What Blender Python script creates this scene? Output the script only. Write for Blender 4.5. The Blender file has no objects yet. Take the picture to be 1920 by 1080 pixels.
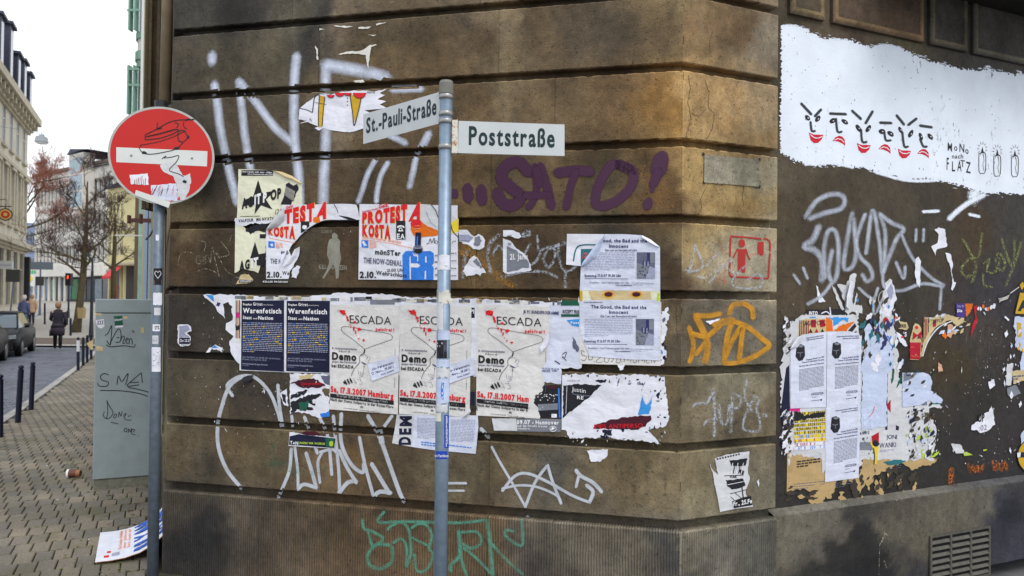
import bpy, math, random
import numpy as np
from mathutils import Vector, Matrix
from mathutils.geometry import tessellate_polygon
R_ = math.radians
sc = bpy.context.scene
# ------------------------------------------------------------------ camera
FPX, PITCH, ROLL, HC = 1434.65, 0.01447657, 0.01086813, 1.60
_F = Vector((0, math.cos(PITCH), math.sin(PITCH))); _U0 = Vector((0, -math.sin(PITCH), math.cos(PITCH))); _R0 = Vector((1, 0, 0))
CR = math.cos(ROLL)*_R0 + math.sin(ROLL)*_U0; CU = -math.sin(ROLL)*_R0 + math.cos(ROLL)*_U0
O = Vector((0, 0, HC))
cd = bpy.data.cameras.new('camera'); cam = bpy.data.objects.new('camera', cd); sc.collection.objects.link(cam)
cam.matrix_world = Matrix(((CR.x, CU.x, -_F.x, O.x), (CR.y, CU.y, -_F.y, O.y), (CR.z, CU.z, -_F.z, O.z), (0, 0, 0, 1)))
cd.sensor_width = 36; cd.lens = FPX/1920*36; cd.clip_end = 2000; cd.clip_start = .05
cd.dof.use_dof = True; cd.dof.focus_distance = 4.2; cd.dof.aperture_fstop = 4.5
sc.camera = cam
# ------------------------------------------------------------------ sky, sun, exposure
w = bpy.data.worlds.new('World'); sc.world = w; w.use_nodes = True
wn = w.node_tree; wn.nodes.clear()
wo = wn.nodes.new('ShaderNodeOutputWorld'); bg = wn.nodes.new('ShaderNodeBackground'); sky = wn.nodes.new('ShaderNodeTexSky')
mx = wn.nodes.new('ShaderNodeMix'); mx.data_type = 'RGBA'
sky.sky_type = 'NISHITA'; sky.sun_disc = False; sky.sun_elevation = R_(52); sky.sun_rotation = R_(150)
sky.air_density = 1.5; sky.dust_density = 4
mx.inputs[0].default_value = .86; mx.inputs[7].default_value = (9.2, 9.5, 10.0, 1)
wn.links.new(sky.outputs[0], mx.inputs[6]); wn.links.new(mx.outputs[2], bg.inputs[0]); bg.inputs[1].default_value = .115
wn.links.new(bg.outputs[0], wo.inputs[0])
sl = bpy.data.lights.new('sun', 'SUN'); sl.energy = 1.0; sl.angle = R_(22); sl.color = (1, .96, .9)
so = bpy.data.objects.new('sun', sl); sc.collection.objects.link(so)
_az = R_(150); sd = Vector((math.sin(_az)*math.cos(R_(52)), math.cos(_az)*math.cos(R_(52)), math.sin(R_(52))))
so.rotation_euler = sd.to_track_quat('Z', 'Y').to_euler(); so.location = (-2, -6, 9)
sc.view_settings.view_transform = 'Standard'; sc.view_settings.look = 'None'; sc.view_settings.exposure = .45
sc.view_settings.gamma = 1; sc.view_settings.use_curve_mapping = False
sc.cycles.transparent_max_bounces = 24; sc.cycles.max_bounces = 6
# ------------------------------------------------------------------ helpers
rnd = random.Random(7)
def ray(x, y): return _F*FPX + CR*(x-960) + CU*(540-y)
def at(x, y, Y):                                  # point at world depth Y
    d = ray(x, y); return O + d*(Y/d.y)
GT = [(-60, 0), (6, 0), (12, -.20), (20, -.33), (29, -.36), (45, -.12), (87, .76), (200, 1.6), (900, 3)]
def gz(Y):
    for (a, za), (b, zb) in zip(GT, GT[1:]):
        if Y <= b: return za + (zb-za)*max(0, Y-a)/(b-a)
    return GT[-1][1]
def onground(x, y, dz=0):
    d = ray(x, y); lo, hi = .5, 400
    for _ in range(50):
        m = (lo+hi)/2; p = O+d*(m/d.y)
        if p.z > gz(m)+dz: lo = m
        else: hi = m
    return O+d*(lo/d.y)
class Plane:                                       # a vertical plane; at(px,py,off) meets the viewing ray
    def __init__(s, p, e): s.p = Vector(p); s.e = Vector(e).normalized(); s.n = Vector((s.e.y, -s.e.x, 0))
    def at(s, x, y, off=0):
        d = ray(x, y); t = ((s.p+s.n*off-O)@s.n if False else (s.p+s.n*off-O).dot(s.n))/d.dot(s.n); return O+d*t
    def __call__(s, x, y, off=0): return s.at(x, y, off)
A1, A2 = 1.32993271, 1.13933088; A3 = math.pi/2-A2
eP = Vector((math.sin(A1), -math.cos(A1), 0)); eQ = Vector((math.sin(A2), math.cos(A2), 0)); eS = Vector((math.sin(A3), -math.cos(A3), 0))
dS = -eS; eX = Vector((math.cos(A3), math.sin(A3), 0))
Cc = Vector((.85012631, 3.82962886, 0)); LP, LQ = 2.96996996, .625
Bc = Cc - eP*LP; Dc = Cc + eQ*LQ
G8 = HC-1.09755; CRS = .383; GAP = .042; REC = .055
PP = Plane(Cc, eP); PQ = Plane(Cc, eQ); PS = Plane(Bc, eS)
RD = .07                                            # recess of the plaster wall
PR = Plane(Cc - PQ.n*RD, eQ)
PN = Plane(Cc - PQ.n*.02, eQ)                       # plinth face of the plaster wall
def groove(z):
    if z < G8-GAP-.01 or z > G8+7.99*CRS: return False
    k = (z-G8) % CRS
    return k > CRS-GAP
def SP(x, y, off=0):                                # follows blocks and grooves of the corner
    p = PP.at(x, y, off+.0012)
    if p.z < G8-GAP-.01: return PP.at(x, y, off+.0135)
    return p if not groove(p.z) else PP.at(x, y, off-REC+.007)
def SQ(x, y, off=0):
    p = PQ.at(x, y, off+.0012)
    return p if not groove(p.z) else PQ.at(x, y, off-REC+.007)
def lin(c): return tuple((v/12.92 if v <= .04045 else ((v+.055)/1.055)**2.4) for v in (x/255 for x in c))
def noise2(x, y, s=0):
    v = math.sin(x*1.7+s)*math.cos(y*2.3-s*1.3)+math.sin(x*3.9-y*2.1+s*2)*.5+math.cos(x*7.3+y*6.1+s)*.25
    return v/1.75
# ------------------------------------------------------------------ materials
MATS = {}
def newmat(n):
    m = bpy.data.materials.new(n); m.use_nodes = True; nt = m.node_tree
    return m, nt, nt.nodes['Principled BSDF'], nt.nodes['Material Output']
def nd(nt, t, **k):
    n = nt.nodes.new(t)
    for a, b in k.items(): setattr(n, a, b)
    return n
def noise(nt, scale, detail=4, rough=.6, vec=None, coord='Object', stretch=None):
    tc = nd(nt, 'ShaderNodeTexCoord'); src = tc.outputs[coord]
    if stretch:
        mp = nd(nt, 'ShaderNodeMapping'); mp.inputs['Scale'].default_value = stretch; nt.links.new(src, mp.inputs[0]); src = mp.outputs[0]
    n = nd(nt, 'ShaderNodeTexNoise'); n.inputs['Scale'].default_value = scale; n.inputs['Detail'].default_value = detail
    n.inputs['Roughness'].default_value = rough; nt.links.new(src, n.inputs['Vector']); return n.outputs[0]
def mth(nt, op, a, b, clamp=False):
    n = nd(nt, 'ShaderNodeMath', operation=op, use_clamp=clamp)
    for i, v in enumerate((a, b)):
        if hasattr(v, 'is_output'): nt.links.new(v, n.inputs[i])
        elif v is not None: n.inputs[i].default_value = v
    return n.outputs[0]
def mr(nt, v, a, b, c, d):
    n = nd(nt, 'ShaderNodeMapRange'); n.inputs[1].default_value = a; n.inputs[2].default_value = b; n.inputs[3].default_value = c; n.inputs[4].default_value = d
    nt.links.new(v, n.inputs[0]); return n.outputs[0]
def vmul(nt, col, fac):
    n = nd(nt, 'ShaderNodeVectorMath', operation='SCALE'); nt.links.new(col, n.inputs[0]); nt.links.new(fac, n.inputs['Scale']); return n.outputs[0]
def bump(nt, bs, h, strength, dist):
    b = nd(nt, 'ShaderNodeBump'); b.inputs['Strength'].default_value = strength; b.inputs['Distance'].default_value = dist
    nt.links.new(h, b.inputs['Height']); nt.links.new(b.outputs[0], bs.inputs['Normal'])
def stone_mat(n, tool=False, lo=.5, hi=1.55, gain=1.0, fine=140):
    m, nt, bs, out = newmat(n)
    at_ = nd(nt, 'ShaderNodeVertexColor', layer_name='tint')
    a = noise(nt, 3.2, 6, .62); b = noise(nt, 22, 6, .7); c = noise(nt, fine, 3, .7)
    v = noise(nt, 1, 5, .65, stretch=(7, 7, 2.0))
    f = mth(nt, 'MULTIPLY', mr(nt, a, .3, .7, lo, hi), mr(nt, b, .3, .7, .74, 1.27))
    f = mth(nt, 'MULTIPLY', f, mr(nt, c, .3, .7, .78, 1.24)); f = mth(nt, 'MULTIPLY', f, mr(nt, v, .34, .66, .87, 1.13))
    # pits and soot
    pit = mth(nt, 'MULTIPLY', mr(nt, noise(nt, 60, 2, .5), .64, .7, 1, .5), mr(nt, noise(nt, 9, 8, .8), .56, .7, 1, .62)); f = mth(nt, 'MULTIPLY', f, pit)
    pale = mr(nt, noise(nt, 6.5, 8, .75), .6, .78, 0, 1)
    mixc = nd(nt, 'ShaderNodeMix', data_type='RGBA'); nt.links.new(pale, mixc.inputs[0]); nt.links.new(at_.outputs[0], mixc.inputs[6])
    vm = nd(nt, 'ShaderNodeVectorMath', operation='MULTIPLY_ADD'); nt.links.new(at_.outputs[0], vm.inputs[0]); vm.inputs[1].default_value = (1.25, 1.3, 1.42); vm.inputs[2].default_value = (.01, .01, .01)
    nt.links.new(vm.outputs[0], mixc.inputs[7])
    f = mth(nt, 'MULTIPLY', f, gain)
    nt.links.new(vmul(nt, mixc.outputs[2], f), bs.inputs['Base Color'])
    bs.inputs['Roughness'].default_value = .82; bs.inputs['Specular IOR Level'].default_value = .3
    h = mth(nt, 'ADD', mth(nt, 'MULTIPLY', b, .7), mth(nt, 'MULTIPLY', c, .5))
    if tool:
        uvn = nd(nt, 'ShaderNodeUVMap', uv_map='s'); sp = nd(nt, 'ShaderNodeSeparateXYZ'); nt.links.new(uvn.outputs[0], sp.inputs[0])
        wob = mth(nt, 'MULTIPLY', noise(nt, 9, 3), .012)
        s = mth(nt, 'SINE', mth(nt, 'MULTIPLY', mth(nt, 'ADD', sp.outputs[0], wob), 2*math.pi/.0145), None)
        h = mth(nt, 'ADD', h, mth(nt, 'MULTIPLY', s, mr(nt, noise(nt, 2.5, 4), .3, .6, .25, .8)))
        cc = mr(nt, s, -1, -.2, .62, 1)
        l = nt.nodes['Principled BSDF'].inputs['Base Color'].links[0].from_socket
        nt.links.new(vmul(nt, l, cc), bs.inputs['Base Color'])
    bump(nt, bs, h, .9, .009 if not tool else .006)
    return m
def simple(n, col, rough=.6, metal=0, var=.12, scale=30, bmp=0, srgb=True, spec=.4, emit=None):
    if n in MATS: return MATS[n]
    m, nt, bs, out = newmat(n)
    c = lin(col) if srgb else col
    rgb = nd(nt, 'ShaderNodeRGB'); rgb.outputs[0].default_value = (*c, 1)
    ns = noise(nt, scale, 4)
    nt.links.new(vmul(nt, rgb.outputs[0], mr(nt, ns, .3, .7, 1-var, 1+var)), bs.inputs['Base Color'])
    bs.inputs['Roughness'].default_value = rough; bs.inputs['Metallic'].default_value = metal; bs.inputs['Specular IOR Level'].default_value = spec
    if bmp: bump(nt, bs, noise(nt, scale*1.5, 4), .5, bmp)
    if emit:
        bs.inputs['Emission Color'].default_value = (*lin(emit[0]), 1); bs.inputs['Emission Strength'].default_value = emit[1]
    MATS[n] = m; return m
def paper(n, col, gain=.93):
    if n in MATS: return MATS[n]
    m, nt, bs, out = newmat(n); c = tuple(v*gain for v in lin(col))
    rgb = nd(nt, 'ShaderNodeRGB'); rgb.outputs[0].default_value = (*c, 1)
    a = noise(nt, 7, 5); b = noise(nt, 45, 3, stretch=(1, 1, .4)); 
    f = mth(nt, 'MULTIPLY', mr(nt, a, .3, .7, .88, 1.05), mr(nt, b, .3, .7, .95, 1.04))
    nt.links.new(vmul(nt, rgb.outputs[0], f), bs.inputs['Base Color']); bs.inputs['Roughness'].default_value = .65; bs.inputs['Specular IOR Level'].default_value = .25
    w1 = nd(nt, 'ShaderNodeTexNoise'); 
    h = mth(nt, 'ADD', mth(nt, 'MULTIPLY', noise(nt, 6, 4, .5, stretch=(1, 1, 1.8)), 1.6), mth(nt, 'MULTIPLY', noise(nt, 26, 2, .5), .22))
    bump(nt, bs, h, .62, .014); MATS[n] = m; return m
def ink(n, col, rough=.6):
    if n in MATS: return MATS[n]
    m, nt, bs, out = newmat(n); c = lin(col)
    rgb = nd(nt, 'ShaderNodeRGB'); rgb.outputs[0].default_value = (*c, 1)
    nt.links.new(vmul(nt, rgb.outputs[0], mr(nt, noise(nt, 60, 3), .3, .7, .82, 1.15)), bs.inputs['Base Color'])
    bs.inputs['Roughness'].default_value = rough; bs.inputs['Specular IOR Level'].default_value = .3; MATS[n] = m; return m
def spray(n, col, t0=.05, t1=.7, grain=.45, gs=420, opac=(.75, 1), wear=0):
    if n in MATS: return MATS[n]
    m, nt, bs, out = newmat(n)
    bs.inputs['Base Color'].default_value = (*lin(col), 1); bs.inputs['Roughness'].default_value = .6
    a = nd(nt, 'ShaderNodeAttribute', attribute_name='edge')
    g = mth(nt, 'MULTIPLY', mth(nt, 'SUBTRACT', noise(nt, gs, 3, .7), .5), grain*2.2)
    v = mr(nt, mth(nt, 'ADD', a.outputs['Fac'], g), t0, t1, 0, 1)
    v = mth(nt, 'MULTIPLY', v, mr(nt, noise(nt, 14, 5, .7), .35, .6, *opac), True)
    if wear: v = mth(nt, 'MULTIPLY', v, mr(nt, noise(nt, 70, 4, .7), .42, .42+wear, 0, 1), True)
    tr = nd(nt, 'ShaderNodeBsdfTransparent'); ms = nd(nt, 'ShaderNodeMixShader')
    nt.links.new(v, ms.inputs[0]); nt.links.new(tr.outputs[0], ms.inputs[1]); nt.links.new(bs.outputs[0], ms.inputs[2]); nt.links.new(ms.outputs[0], out.inputs[0])
    MATS[n] = m; return m
STONE = stone_mat('sandstone'); PLINTH = stone_mat('tooled_stone', tool=True); PLASTER = stone_mat('plaster', lo=.8, hi=1.2, fine=220)
PLPL = stone_mat('smooth_plinth', lo=.7, hi=1.25)
W_ = paper('paper_white', (228, 230, 240)); WG = paper('paper_grey', (208, 210, 214)); WB = paper('paper_lavender', (214, 219, 238)); CRM = paper('paper_cream', (226, 226, 200))
WBR = paper('paper_torn', (222, 220, 210)); KRAFT = paper('paper_kraft', (188, 160, 112)); ESC = paper('paper_offwhite', (222, 220, 218)); BLUP = paper('paper_bluewhite', (196, 208, 234))
NAVY = paper('paper_navy', (22, 26, 54), 1); YEL = paper('paper_yellow', (232, 205, 60)); TEAL = paper('paper_teal', (40, 110, 120)); GRN = paper('paper_green', (30, 90, 70))
CYAN = paper('paper_cyan', (60, 150, 225)); MAG = paper('paper_magenta', (215, 30, 130)); REDP = paper('paper_red', (175, 22, 45)); ORP = paper('paper_orange', (225, 110, 20))
BLKP = paper('paper_black', (32, 32, 40), 1); GRYP = paper('paper_midgrey', (120, 125, 135), 1); PURP = paper('paper_purple', (70, 50, 130)); MUST = paper('paper_mustard', (205, 165, 40)); SKIN = paper('paper_skin', (215, 165, 135))
BEI = paper('paper_beige', (205, 185, 140)); DBR = paper('paper_maroon', (70, 22, 38), 1)
K = ink('ink_black', (26, 26, 30)); KR = ink('ink_red', (212, 24, 36)); KW = ink('ink_white', (228, 228, 232)); KB = ink('ink_blue', (45, 120, 215)); KG = ink('ink_grey', (92, 96, 118)); KO = ink('ink_orange', (235, 130, 60)); KY = ink('ink_yellow', (240, 200, 60)); KN = ink('ink_navy', (42, 46, 96)); KDG = ink('ink_darkteal', (16, 44, 50)); KLB = ink('ink_palegrey', (150, 155, 180)); KGR = ink('ink_green', (30, 80, 50))
# ------------------------------------------------------------------ object helpers
col = sc.collection
def tagit(o, label=None, cat=None, group=None, kind=None):
    if label: o['label'] = label
    if cat: o['category'] = cat
    if group: o['group'] = group
    if kind: o['kind'] = kind
    return o
def empty(name, loc=(0, 0, 0), rz=0, label=None, cat=None, group=None, kind=None):
    o = bpy.data.objects.new(name, None); o.location = loc; o.rotation_euler = (0, 0, rz); o.empty_display_size = .1; col.objects.link(o)
    return tagit(o, label, cat, group, kind)
class MB:
    def __init__(s): s.v = []; s.f = []; s.m = []; s.mats = []; s.a = []
    def mi(s, mat):
        if mat not in s.mats: s.mats.append(mat)
        return s.mats.index(mat)
    def add(s, vs, fs, mat, a=None):
        b = len(s.v); i = s.mi(mat); s.v += [tuple(v) for v in vs]; s.f += [tuple(b+j for j in f) for f in fs]; s.m += [i]*len(fs)
        s.a += list(a) if a is not None else [1.0]*len(vs)
    def box(s, x0, x1, y0, y1, z0, z1, mat, M=None):
        vs = [Vector((x, y, z)) for x in (x0, x1) for y in (y0, y1) for z in (z0, z1)]
        if M: vs = [M @ v for v in vs]
        s.add(vs, [(0, 1, 3, 2), (4, 6, 7, 5), (0, 4, 5, 1), (2, 3, 7, 6), (0, 2, 6, 4), (1, 5, 7, 3)], mat)
    def tube(s, pts, rs, mat, n=12, cap=True):
        pts = [Vector(p) for p in pts]; rings = []; up = Vector((0, 0, 1)) if abs((pts[1]-pts[0]).normalized().z) < .95 else Vector((0, 1, 0))
        vs = []
        for i, p in enumerate(pts):
            d = (pts[min(i+1, len(pts)-1)]-pts[max(i-1, 0)]).normalized(); a = d.cross(up).normalized(); b = a.cross(d)
            r = rs[i] if isinstance(rs, (list, tuple)) else rs
            vs += [p + (a*math.cos(2*math.pi*j/n)+b*math.sin(2*math.pi*j/n))*r for j in range(n)]
        fs = [(i*n+j, i*n+(j+1) % n, (i+1)*n+(j+1) % n, (i+1)*n+j) for i in range(len(pts)-1) for j in range(n)]
        if cap: fs += [tuple(range(n-1, -1, -1)), tuple((len(pts)-1)*n+j for j in range(n))]
        s.add(vs, fs, mat)
    def build(s, name, parent=None, smooth=False, label=None, cat=None, group=None, kind=None, edge=False, inv=None):
        me = bpy.data.meshes.new(name)
        me.from_pydata(s.v if inv is None else [tuple(inv @ Vector(v)) for v in s.v], [], s.f)
        for m in s.mats: me.materials.append(m)
        me.polygons.foreach_set('material_index', s.m)
        if smooth: me.polygons.foreach_set('use_smooth', [True]*len(s.f))
        if edge:
            at_ = me.attributes.new('edge', 'FLOAT', 'POINT'); at_.data.foreach_set('value', s.a)
        me.update(); o = bpy.data.objects.new(name, me); col.objects.link(o)
        if parent: o.parent = parent
        return tagit(o, label, cat, group, kind)
def lerp(a, b, t): return a+(b-a)*t
# polygons, text, strokes in the plane of a surface S(px,py,off)
def poly(M, pts, mat, S, off):
    vs = [S(x, y, off) for x, y in pts]
    tr = tessellate_polygon([[Vector((x, -y, 0)) for x, y in pts]])
    M.add(vs, [t if ((pts[t[1]][0]-pts[t[0]][0])*(pts[t[2]][1]-pts[t[0]][1])-(pts[t[1]][1]-pts[t[0]][1])*(pts[t[2]][0]-pts[t[0]][0])) < 0 else t[::-1] for t in tr], mat)
def sheet(M, q, mat, S, off, nx=8, ny=10, lift=None, wob=.0009, seed=0):
    """paper quad TL,TR,BR,BL as a gently waved grid; lift(u,v) adds metres outward"""
    vs = []
    for j in range(ny+1):
        for i in range(nx+1):
            u, v = i/nx, j/ny
            x = lerp(lerp(q[0][0], q[1][0], u), lerp(q[3][0], q[2][0], u), v); y = lerp(lerp(q[0][1], q[1][1], u), lerp(q[3][1], q[2][1], u), v)
            e = max(abs(u-.5), abs(v-.5))*2
            o = off + (lift(u, v) if lift else 0) + (max(0, wob*2.2*(noise2(u*5+seed, v*5, seed)+.35)) if e > .97 else 0)
            vs.append(S(x, y, o))
    M.add(vs, [(j*(nx+1)+i, j*(nx+1)+i+1, (j+1)*(nx+1)+i+1, (j+1)*(nx+1)+i)[::-1] for j in range(ny) for i in range(nx)], mat)
def rect(M, x0, y0, x1, y1, mat, S, off): poly(M, [(x0, y0), (x1, y0), (x1, y1), (x0, y1)], mat, S, off)
def jag(pts, amp=2.5, step=5, seed=1, closed=True, keep=()):
    r = random.Random(seed); out = []; n = len(pts)
    for i in range(n if closed else n-1):
        a, b = pts[i], pts[(i+1) % n]; out.append(a); L = math.hypot(b[0]-a[0], b[1]-a[1])
        if i in keep: continue
        k = int(L/step)
        for j in range(1, k):
            t = (j+r.uniform(-.3, .3))/k; d = r.uniform(-1, 1)*amp*(1.6 if r.random() < .2 else 1)
            out.append((lerp(a[0], b[0], t)-(b[1]-a[1])/L*d, lerp(a[1], b[1], t)+(b[0]-a[0])/L*d))
    return out
def blob(cx, cy, rx, ry, n=12, j=.15, seed=0, rot=0):
    r = random.Random(seed*31+int(cx)); o = []
    for k in range(n):
        a = 2*math.pi*k/n; q = 1+r.uniform(-j, j); x = rx*q*math.cos(a); y = ry*q*math.sin(a)
        o.append((cx+x*math.cos(rot)-y*math.sin(rot), cy+x*math.sin(rot)+y*math.cos(rot)))
    return o
GL = {}
def glyph(c, bold):
    k = (c, bold)
    if k in GL: return GL[k]
    cu = bpy.data.curves.new('g', 'FONT'); cu.body = c; cu.size = 1; cu.resolution_u = 3; cu.offset = bold; cu.fill_mode = 'FRONT'
    ob = bpy.data.objects.new('g', cu); me = ob.to_mesh()
    vs = [(v.co.x, v.co.y) for v in me.vertices]; fs = [tuple(p.vertices) for p in me.polygons]
    ob.to_mesh_clear(); bpy.data.objects.remove(ob); bpy.data.curves.remove(cu)
    if vs:
        x0 = min(v[0] for v in vs); x1 = max(v[0] for v in vs); vs = [(x-x0, y) for x, y in vs]; wd = x1-x0
    else: wd = 0
    GL[k] = (vs, fs, wd); return GL[k]
CAP = max(v[1] for v in glyph('H', 0)[0])
def txt(M, s, BL, BR, h, mat, S, off, bold=0, h2=None, up=(.012, -1), gap=.09, slant=0):
    if h2 is None: h2 = h
    x = 0; lay = []
    for c in s:
        if c == ' ': x += .3; continue
        g = glyph(c, bold); lay.append((x, g)); x += g[2]+gap
    W = x-gap
    for x0, (vs, fs, wd) in lay:
        o = []
        for vx, vy in vs:
            t = (x0+vx)/W; hh = lerp(h, h2, t)*vy/CAP
            o.append(S(lerp(BL[0], BR[0], t)+(up[0]+slant)*hh, lerp(BL[1], BR[1], t)+up[1]*hh, off))
        M.add(o, fs, mat)
def lines(M, q, n, mat, S, off, seed=0, fill=.62, wmin=3, wmax=9, gapw=1.4, last=.5, mats=None):
    """n rows of word-like marks inside quad TL,TR,BR,BL"""
    r = random.Random(seed)
    def P(u, v): return (lerp(lerp(q[0][0], q[1][0], u), lerp(q[3][0], q[2][0], u), v), lerp(lerp(q[0][1], q[1][1], u), lerp(q[3][1], q[2][1], u), v))
    W = math.hypot(q[1][0]-q[0][0], q[1][1]-q[0][1])
    for i in range(n):
        v0 = (i+.15)/n; v1 = v0+fill/n; u = 0; end = last if i == n-1 else 1
        while u < end-.01:
            w = r.uniform(wmin, wmax)/W; e = min(end, u+w)
            a, b, c, d = P(u, v0), P(e, v0), P(e, v1), P(u, v1)
            mm = mat if not mats or r.random() > .22 else r.choice(mats)
            M.add([S(*p, off) for p in (a, d, c, b)], [(0, 1, 2, 3)], mm); u = e+gapw/W
def spline(pts, step=4.0, closed=False):
    P = [tuple(p) for p in pts]; n = len(P); out = []
    if n == 2: 
        L = math.dist(P[0][:2], P[1][:2]); k = max(1, int(L/step)); return [tuple(lerp(a, b, i/k) for a, b in zip(*P)) for i in range(k+1)]
    for i in range(n-1 if not closed else n):
        p0 = P[(i-1) % n] if closed else P[max(i-1, 0)]; p1 = P[i]; p2 = P[(i+1) % n]; p3 = P[(i+2) % n] if closed else P[min(i+2, n-1)]
        L = math.dist(p1[:2], p2[:2]); k = max(1, int(L/step))
        for j in range(k):
            t = j/k; out.append(tuple(.5*(2*b+(c-a)*t+(2*a-5*b+4*c-d)*t*t+(3*b-a-3*c+d)*t**3) for a, b, c, d in zip(p0, p1, p2, p3)))
    out.append(P[0] if closed else P[-1]); return out
def stroke(M, pts, wd, mat, S, off=.0015, step=4, closed=False, line=False, fade=True):
    """pts (x,y[,width]); ribbon with an edge attribute 0..1..0"""
    P = spline([(p[0], p[1], p[2] if len(p) > 2 else wd) for p in pts], step, closed)
    if not closed and fade and not line:
        d0 = Vector((P[0][0]-P[1][0], P[0][1]-P[1][1])).normalized(); d1 = Vector((P[-1][0]-P[-2][0], P[-1][1]-P[-2][1])).normalized()
        h0 = P[0][2]*.5; h1 = P[-1][2]*.5
        P = [(P[0][0]+d0.x*h0, P[0][1]+d0.y*h0, h0*.9)]+P+[(P[-1][0]+d1.x*h1, P[-1][1]+d1.y*h1, h1*.9)]
        ef = [0]+[1]*(len(P)-2)+[0]
    else: ef = [1]*len(P)
    cs = (-1, -.55, 0, .55, 1) if not line else (-1, 1); ca = (0, .6, 1, .6, 0) if not line else (1, 1)
    vs = []; av = []; zone = []; n = len(P)
    for i, p in enumerate(P):
        a = P[max(i-1, 0)]; b = P[min(i+1, n-1)]; dx, dy = b[0]-a[0], b[1]-a[1]; L = math.hypot(dx, dy) or 1; nx, ny = -dy/L, dx/L
        for c, aa in zip(cs, ca):
            q = S(p[0]+nx*c*p[2]/2, p[1]+ny*c*p[2]/2, off); vs.append(q); av.append(aa*ef[i]); zone.append(groove(q.z) if S in (SP, SQ) else False)
    m = len(cs); fs = []
    for i in range(n-1):
        for j in range(m-1):
            f = (i*m+j, (i+1)*m+j, (i+1)*m+j+1, i*m+j+1)
            z = [zone[k] for k in f]
            if all(z) or not any(z): fs.append(f)
    M.add(vs, fs, mat, av)
def Lp(M, pts, w, mat, S, off, step=3, closed=False): stroke(M, pts, w, mat, S, off, step, closed, line=True)
# ------------------------------------------------------------------ tint field of the masonry (albedo of the stone as it is stained)
TP = [(330, 20, 72, 68, 60), (450, 30, 66, 62, 56), (540, 20, 92, 86, 70), (600, 20, 60, 58, 52), (640, 10, 120, 104, 82), (760, 30, 96, 82, 60), (860, 10, 106, 92, 70), (900, 90, 90, 74, 52), (945, 60, 128, 112, 84), (1000, 60, 92, 76, 54), (1120, 60, 86, 74, 56), (1230, 60, 92, 76, 52), (1285, 15, 140, 122, 84), (1310, 60, 104, 84, 56), (1400, 60, 96, 76, 50), (1445, 80, 112, 102, 84),
 (340, 120, 74, 66, 52), (420, 130, 78, 70, 54), (520, 110, 86, 78, 60), (580, 100, 66, 62, 54), (610, 150, 100, 86, 64), (700, 110, 96, 80, 54), (800, 120, 98, 80, 54), (900, 190, 104, 84, 56), (940, 170, 128, 110, 80), (1050, 190, 102, 84, 58), (1150, 190, 104, 82, 54), (1220, 200, 126, 94, 50), (1265, 220, 142, 108, 56), (1300, 190, 150, 122, 78), (1370, 190, 150, 122, 80), (1440, 200, 130, 112, 82), (1430, 260, 120, 98, 62),
 (340, 230, 66, 60, 50), (460, 230, 84, 72, 52), (540, 230, 78, 68, 52), (600, 270, 84, 74, 56), (640, 260, 124, 108, 84), (720, 280, 98, 80, 54), (340, 340, 60, 54, 44), (420, 340, 64, 56, 44), (520, 330, 64, 56, 44), (620, 330, 92, 76, 52), (760, 340, 100, 82, 54), (880, 330, 112, 90, 58), (960, 330, 104, 88, 62), (1060, 340, 112, 92, 62), (1140, 370, 108, 92, 66), (1220, 350, 104, 78, 46), (1260, 380, 98, 74, 46), (1300, 330, 150, 124, 78), (1360, 380, 150, 126, 82), (1410, 390, 156, 132, 84), (1445, 330, 130, 120, 96),
 (340, 480, 78, 62, 42), (400, 470, 66, 54, 38), (480, 500, 56, 50, 40), (560, 480, 72, 64, 48), (650, 480, 86, 68, 46), (780, 535, 84, 68, 46), (880, 450, 100, 80, 46), (900, 500, 98, 78, 48), (980, 460, 88, 70, 48), (1060, 520, 84, 68, 48), (1150, 440, 76, 66, 52), (1250, 480, 84, 68, 48), (1270, 520, 86, 66, 44), (1300, 470, 150, 132, 96), (1320, 450, 168, 144, 96), (1380, 480, 156, 144, 116), (1440, 490, 150, 140, 116),
 (340, 600, 60, 54, 46), (400, 610, 58, 52, 44), (430, 560, 60, 54, 46), (1255, 600, 112, 96, 70), (1265, 650, 88, 78, 60), (1320, 590, 112, 102, 84), (1380, 640, 112, 104, 88), (1440, 620, 118, 110, 92),
 (340, 720, 84, 76, 60), (370, 760, 86, 76, 58), (440, 740, 72, 64, 52), (520, 740, 74, 66, 54), (640, 790, 92, 78, 56), (760, 800, 92, 78, 56), (900, 810, 92, 80, 60), (1000, 820, 88, 76, 56), (1255, 740, 120, 104, 74), (1270, 790, 96, 84, 62), (1320, 760, 116, 104, 80), (1400, 720, 128, 120, 96), (1440, 780, 110, 98, 74),
 (340, 840, 96, 84, 62), (400, 870, 84, 76, 60), (440, 840, 100, 84, 58), (520, 840, 92, 80, 58), (640, 870, 104, 84, 58), (680, 850, 102, 84, 58), (740, 870, 96, 82, 60), (860, 890, 108, 96, 72), (950, 850, 104, 90, 64), (1020, 870, 80, 76, 66), (1100, 930, 96, 86, 66), (1180, 900, 104, 90, 64), (1250, 900, 122, 108, 80), (1300, 900, 120, 108, 80), (1340, 940, 122, 112, 86), (1430, 880, 112, 104, 84),
 (330, 960, 82, 74, 62), (350, 1010, 44, 42, 42), (380, 1000, 52, 50, 48), (450, 980, 78, 70, 58), (560, 1020, 88, 76, 60), (640, 1000, 92, 76, 56), (760, 1020, 96, 78, 56), (900, 1020, 94, 78, 56), (980, 1050, 72, 66, 58), (1060, 1000, 82, 76, 64), (1180, 1040, 84, 78, 66), (1250, 1030, 60, 58, 54), (1290, 1010, 92, 86, 72), (1360, 1020, 88, 84, 74), (1440, 1040, 82, 80, 70),
 (320, 400, 130, 112, 80), (312, 800, 120, 108, 80)]
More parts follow.
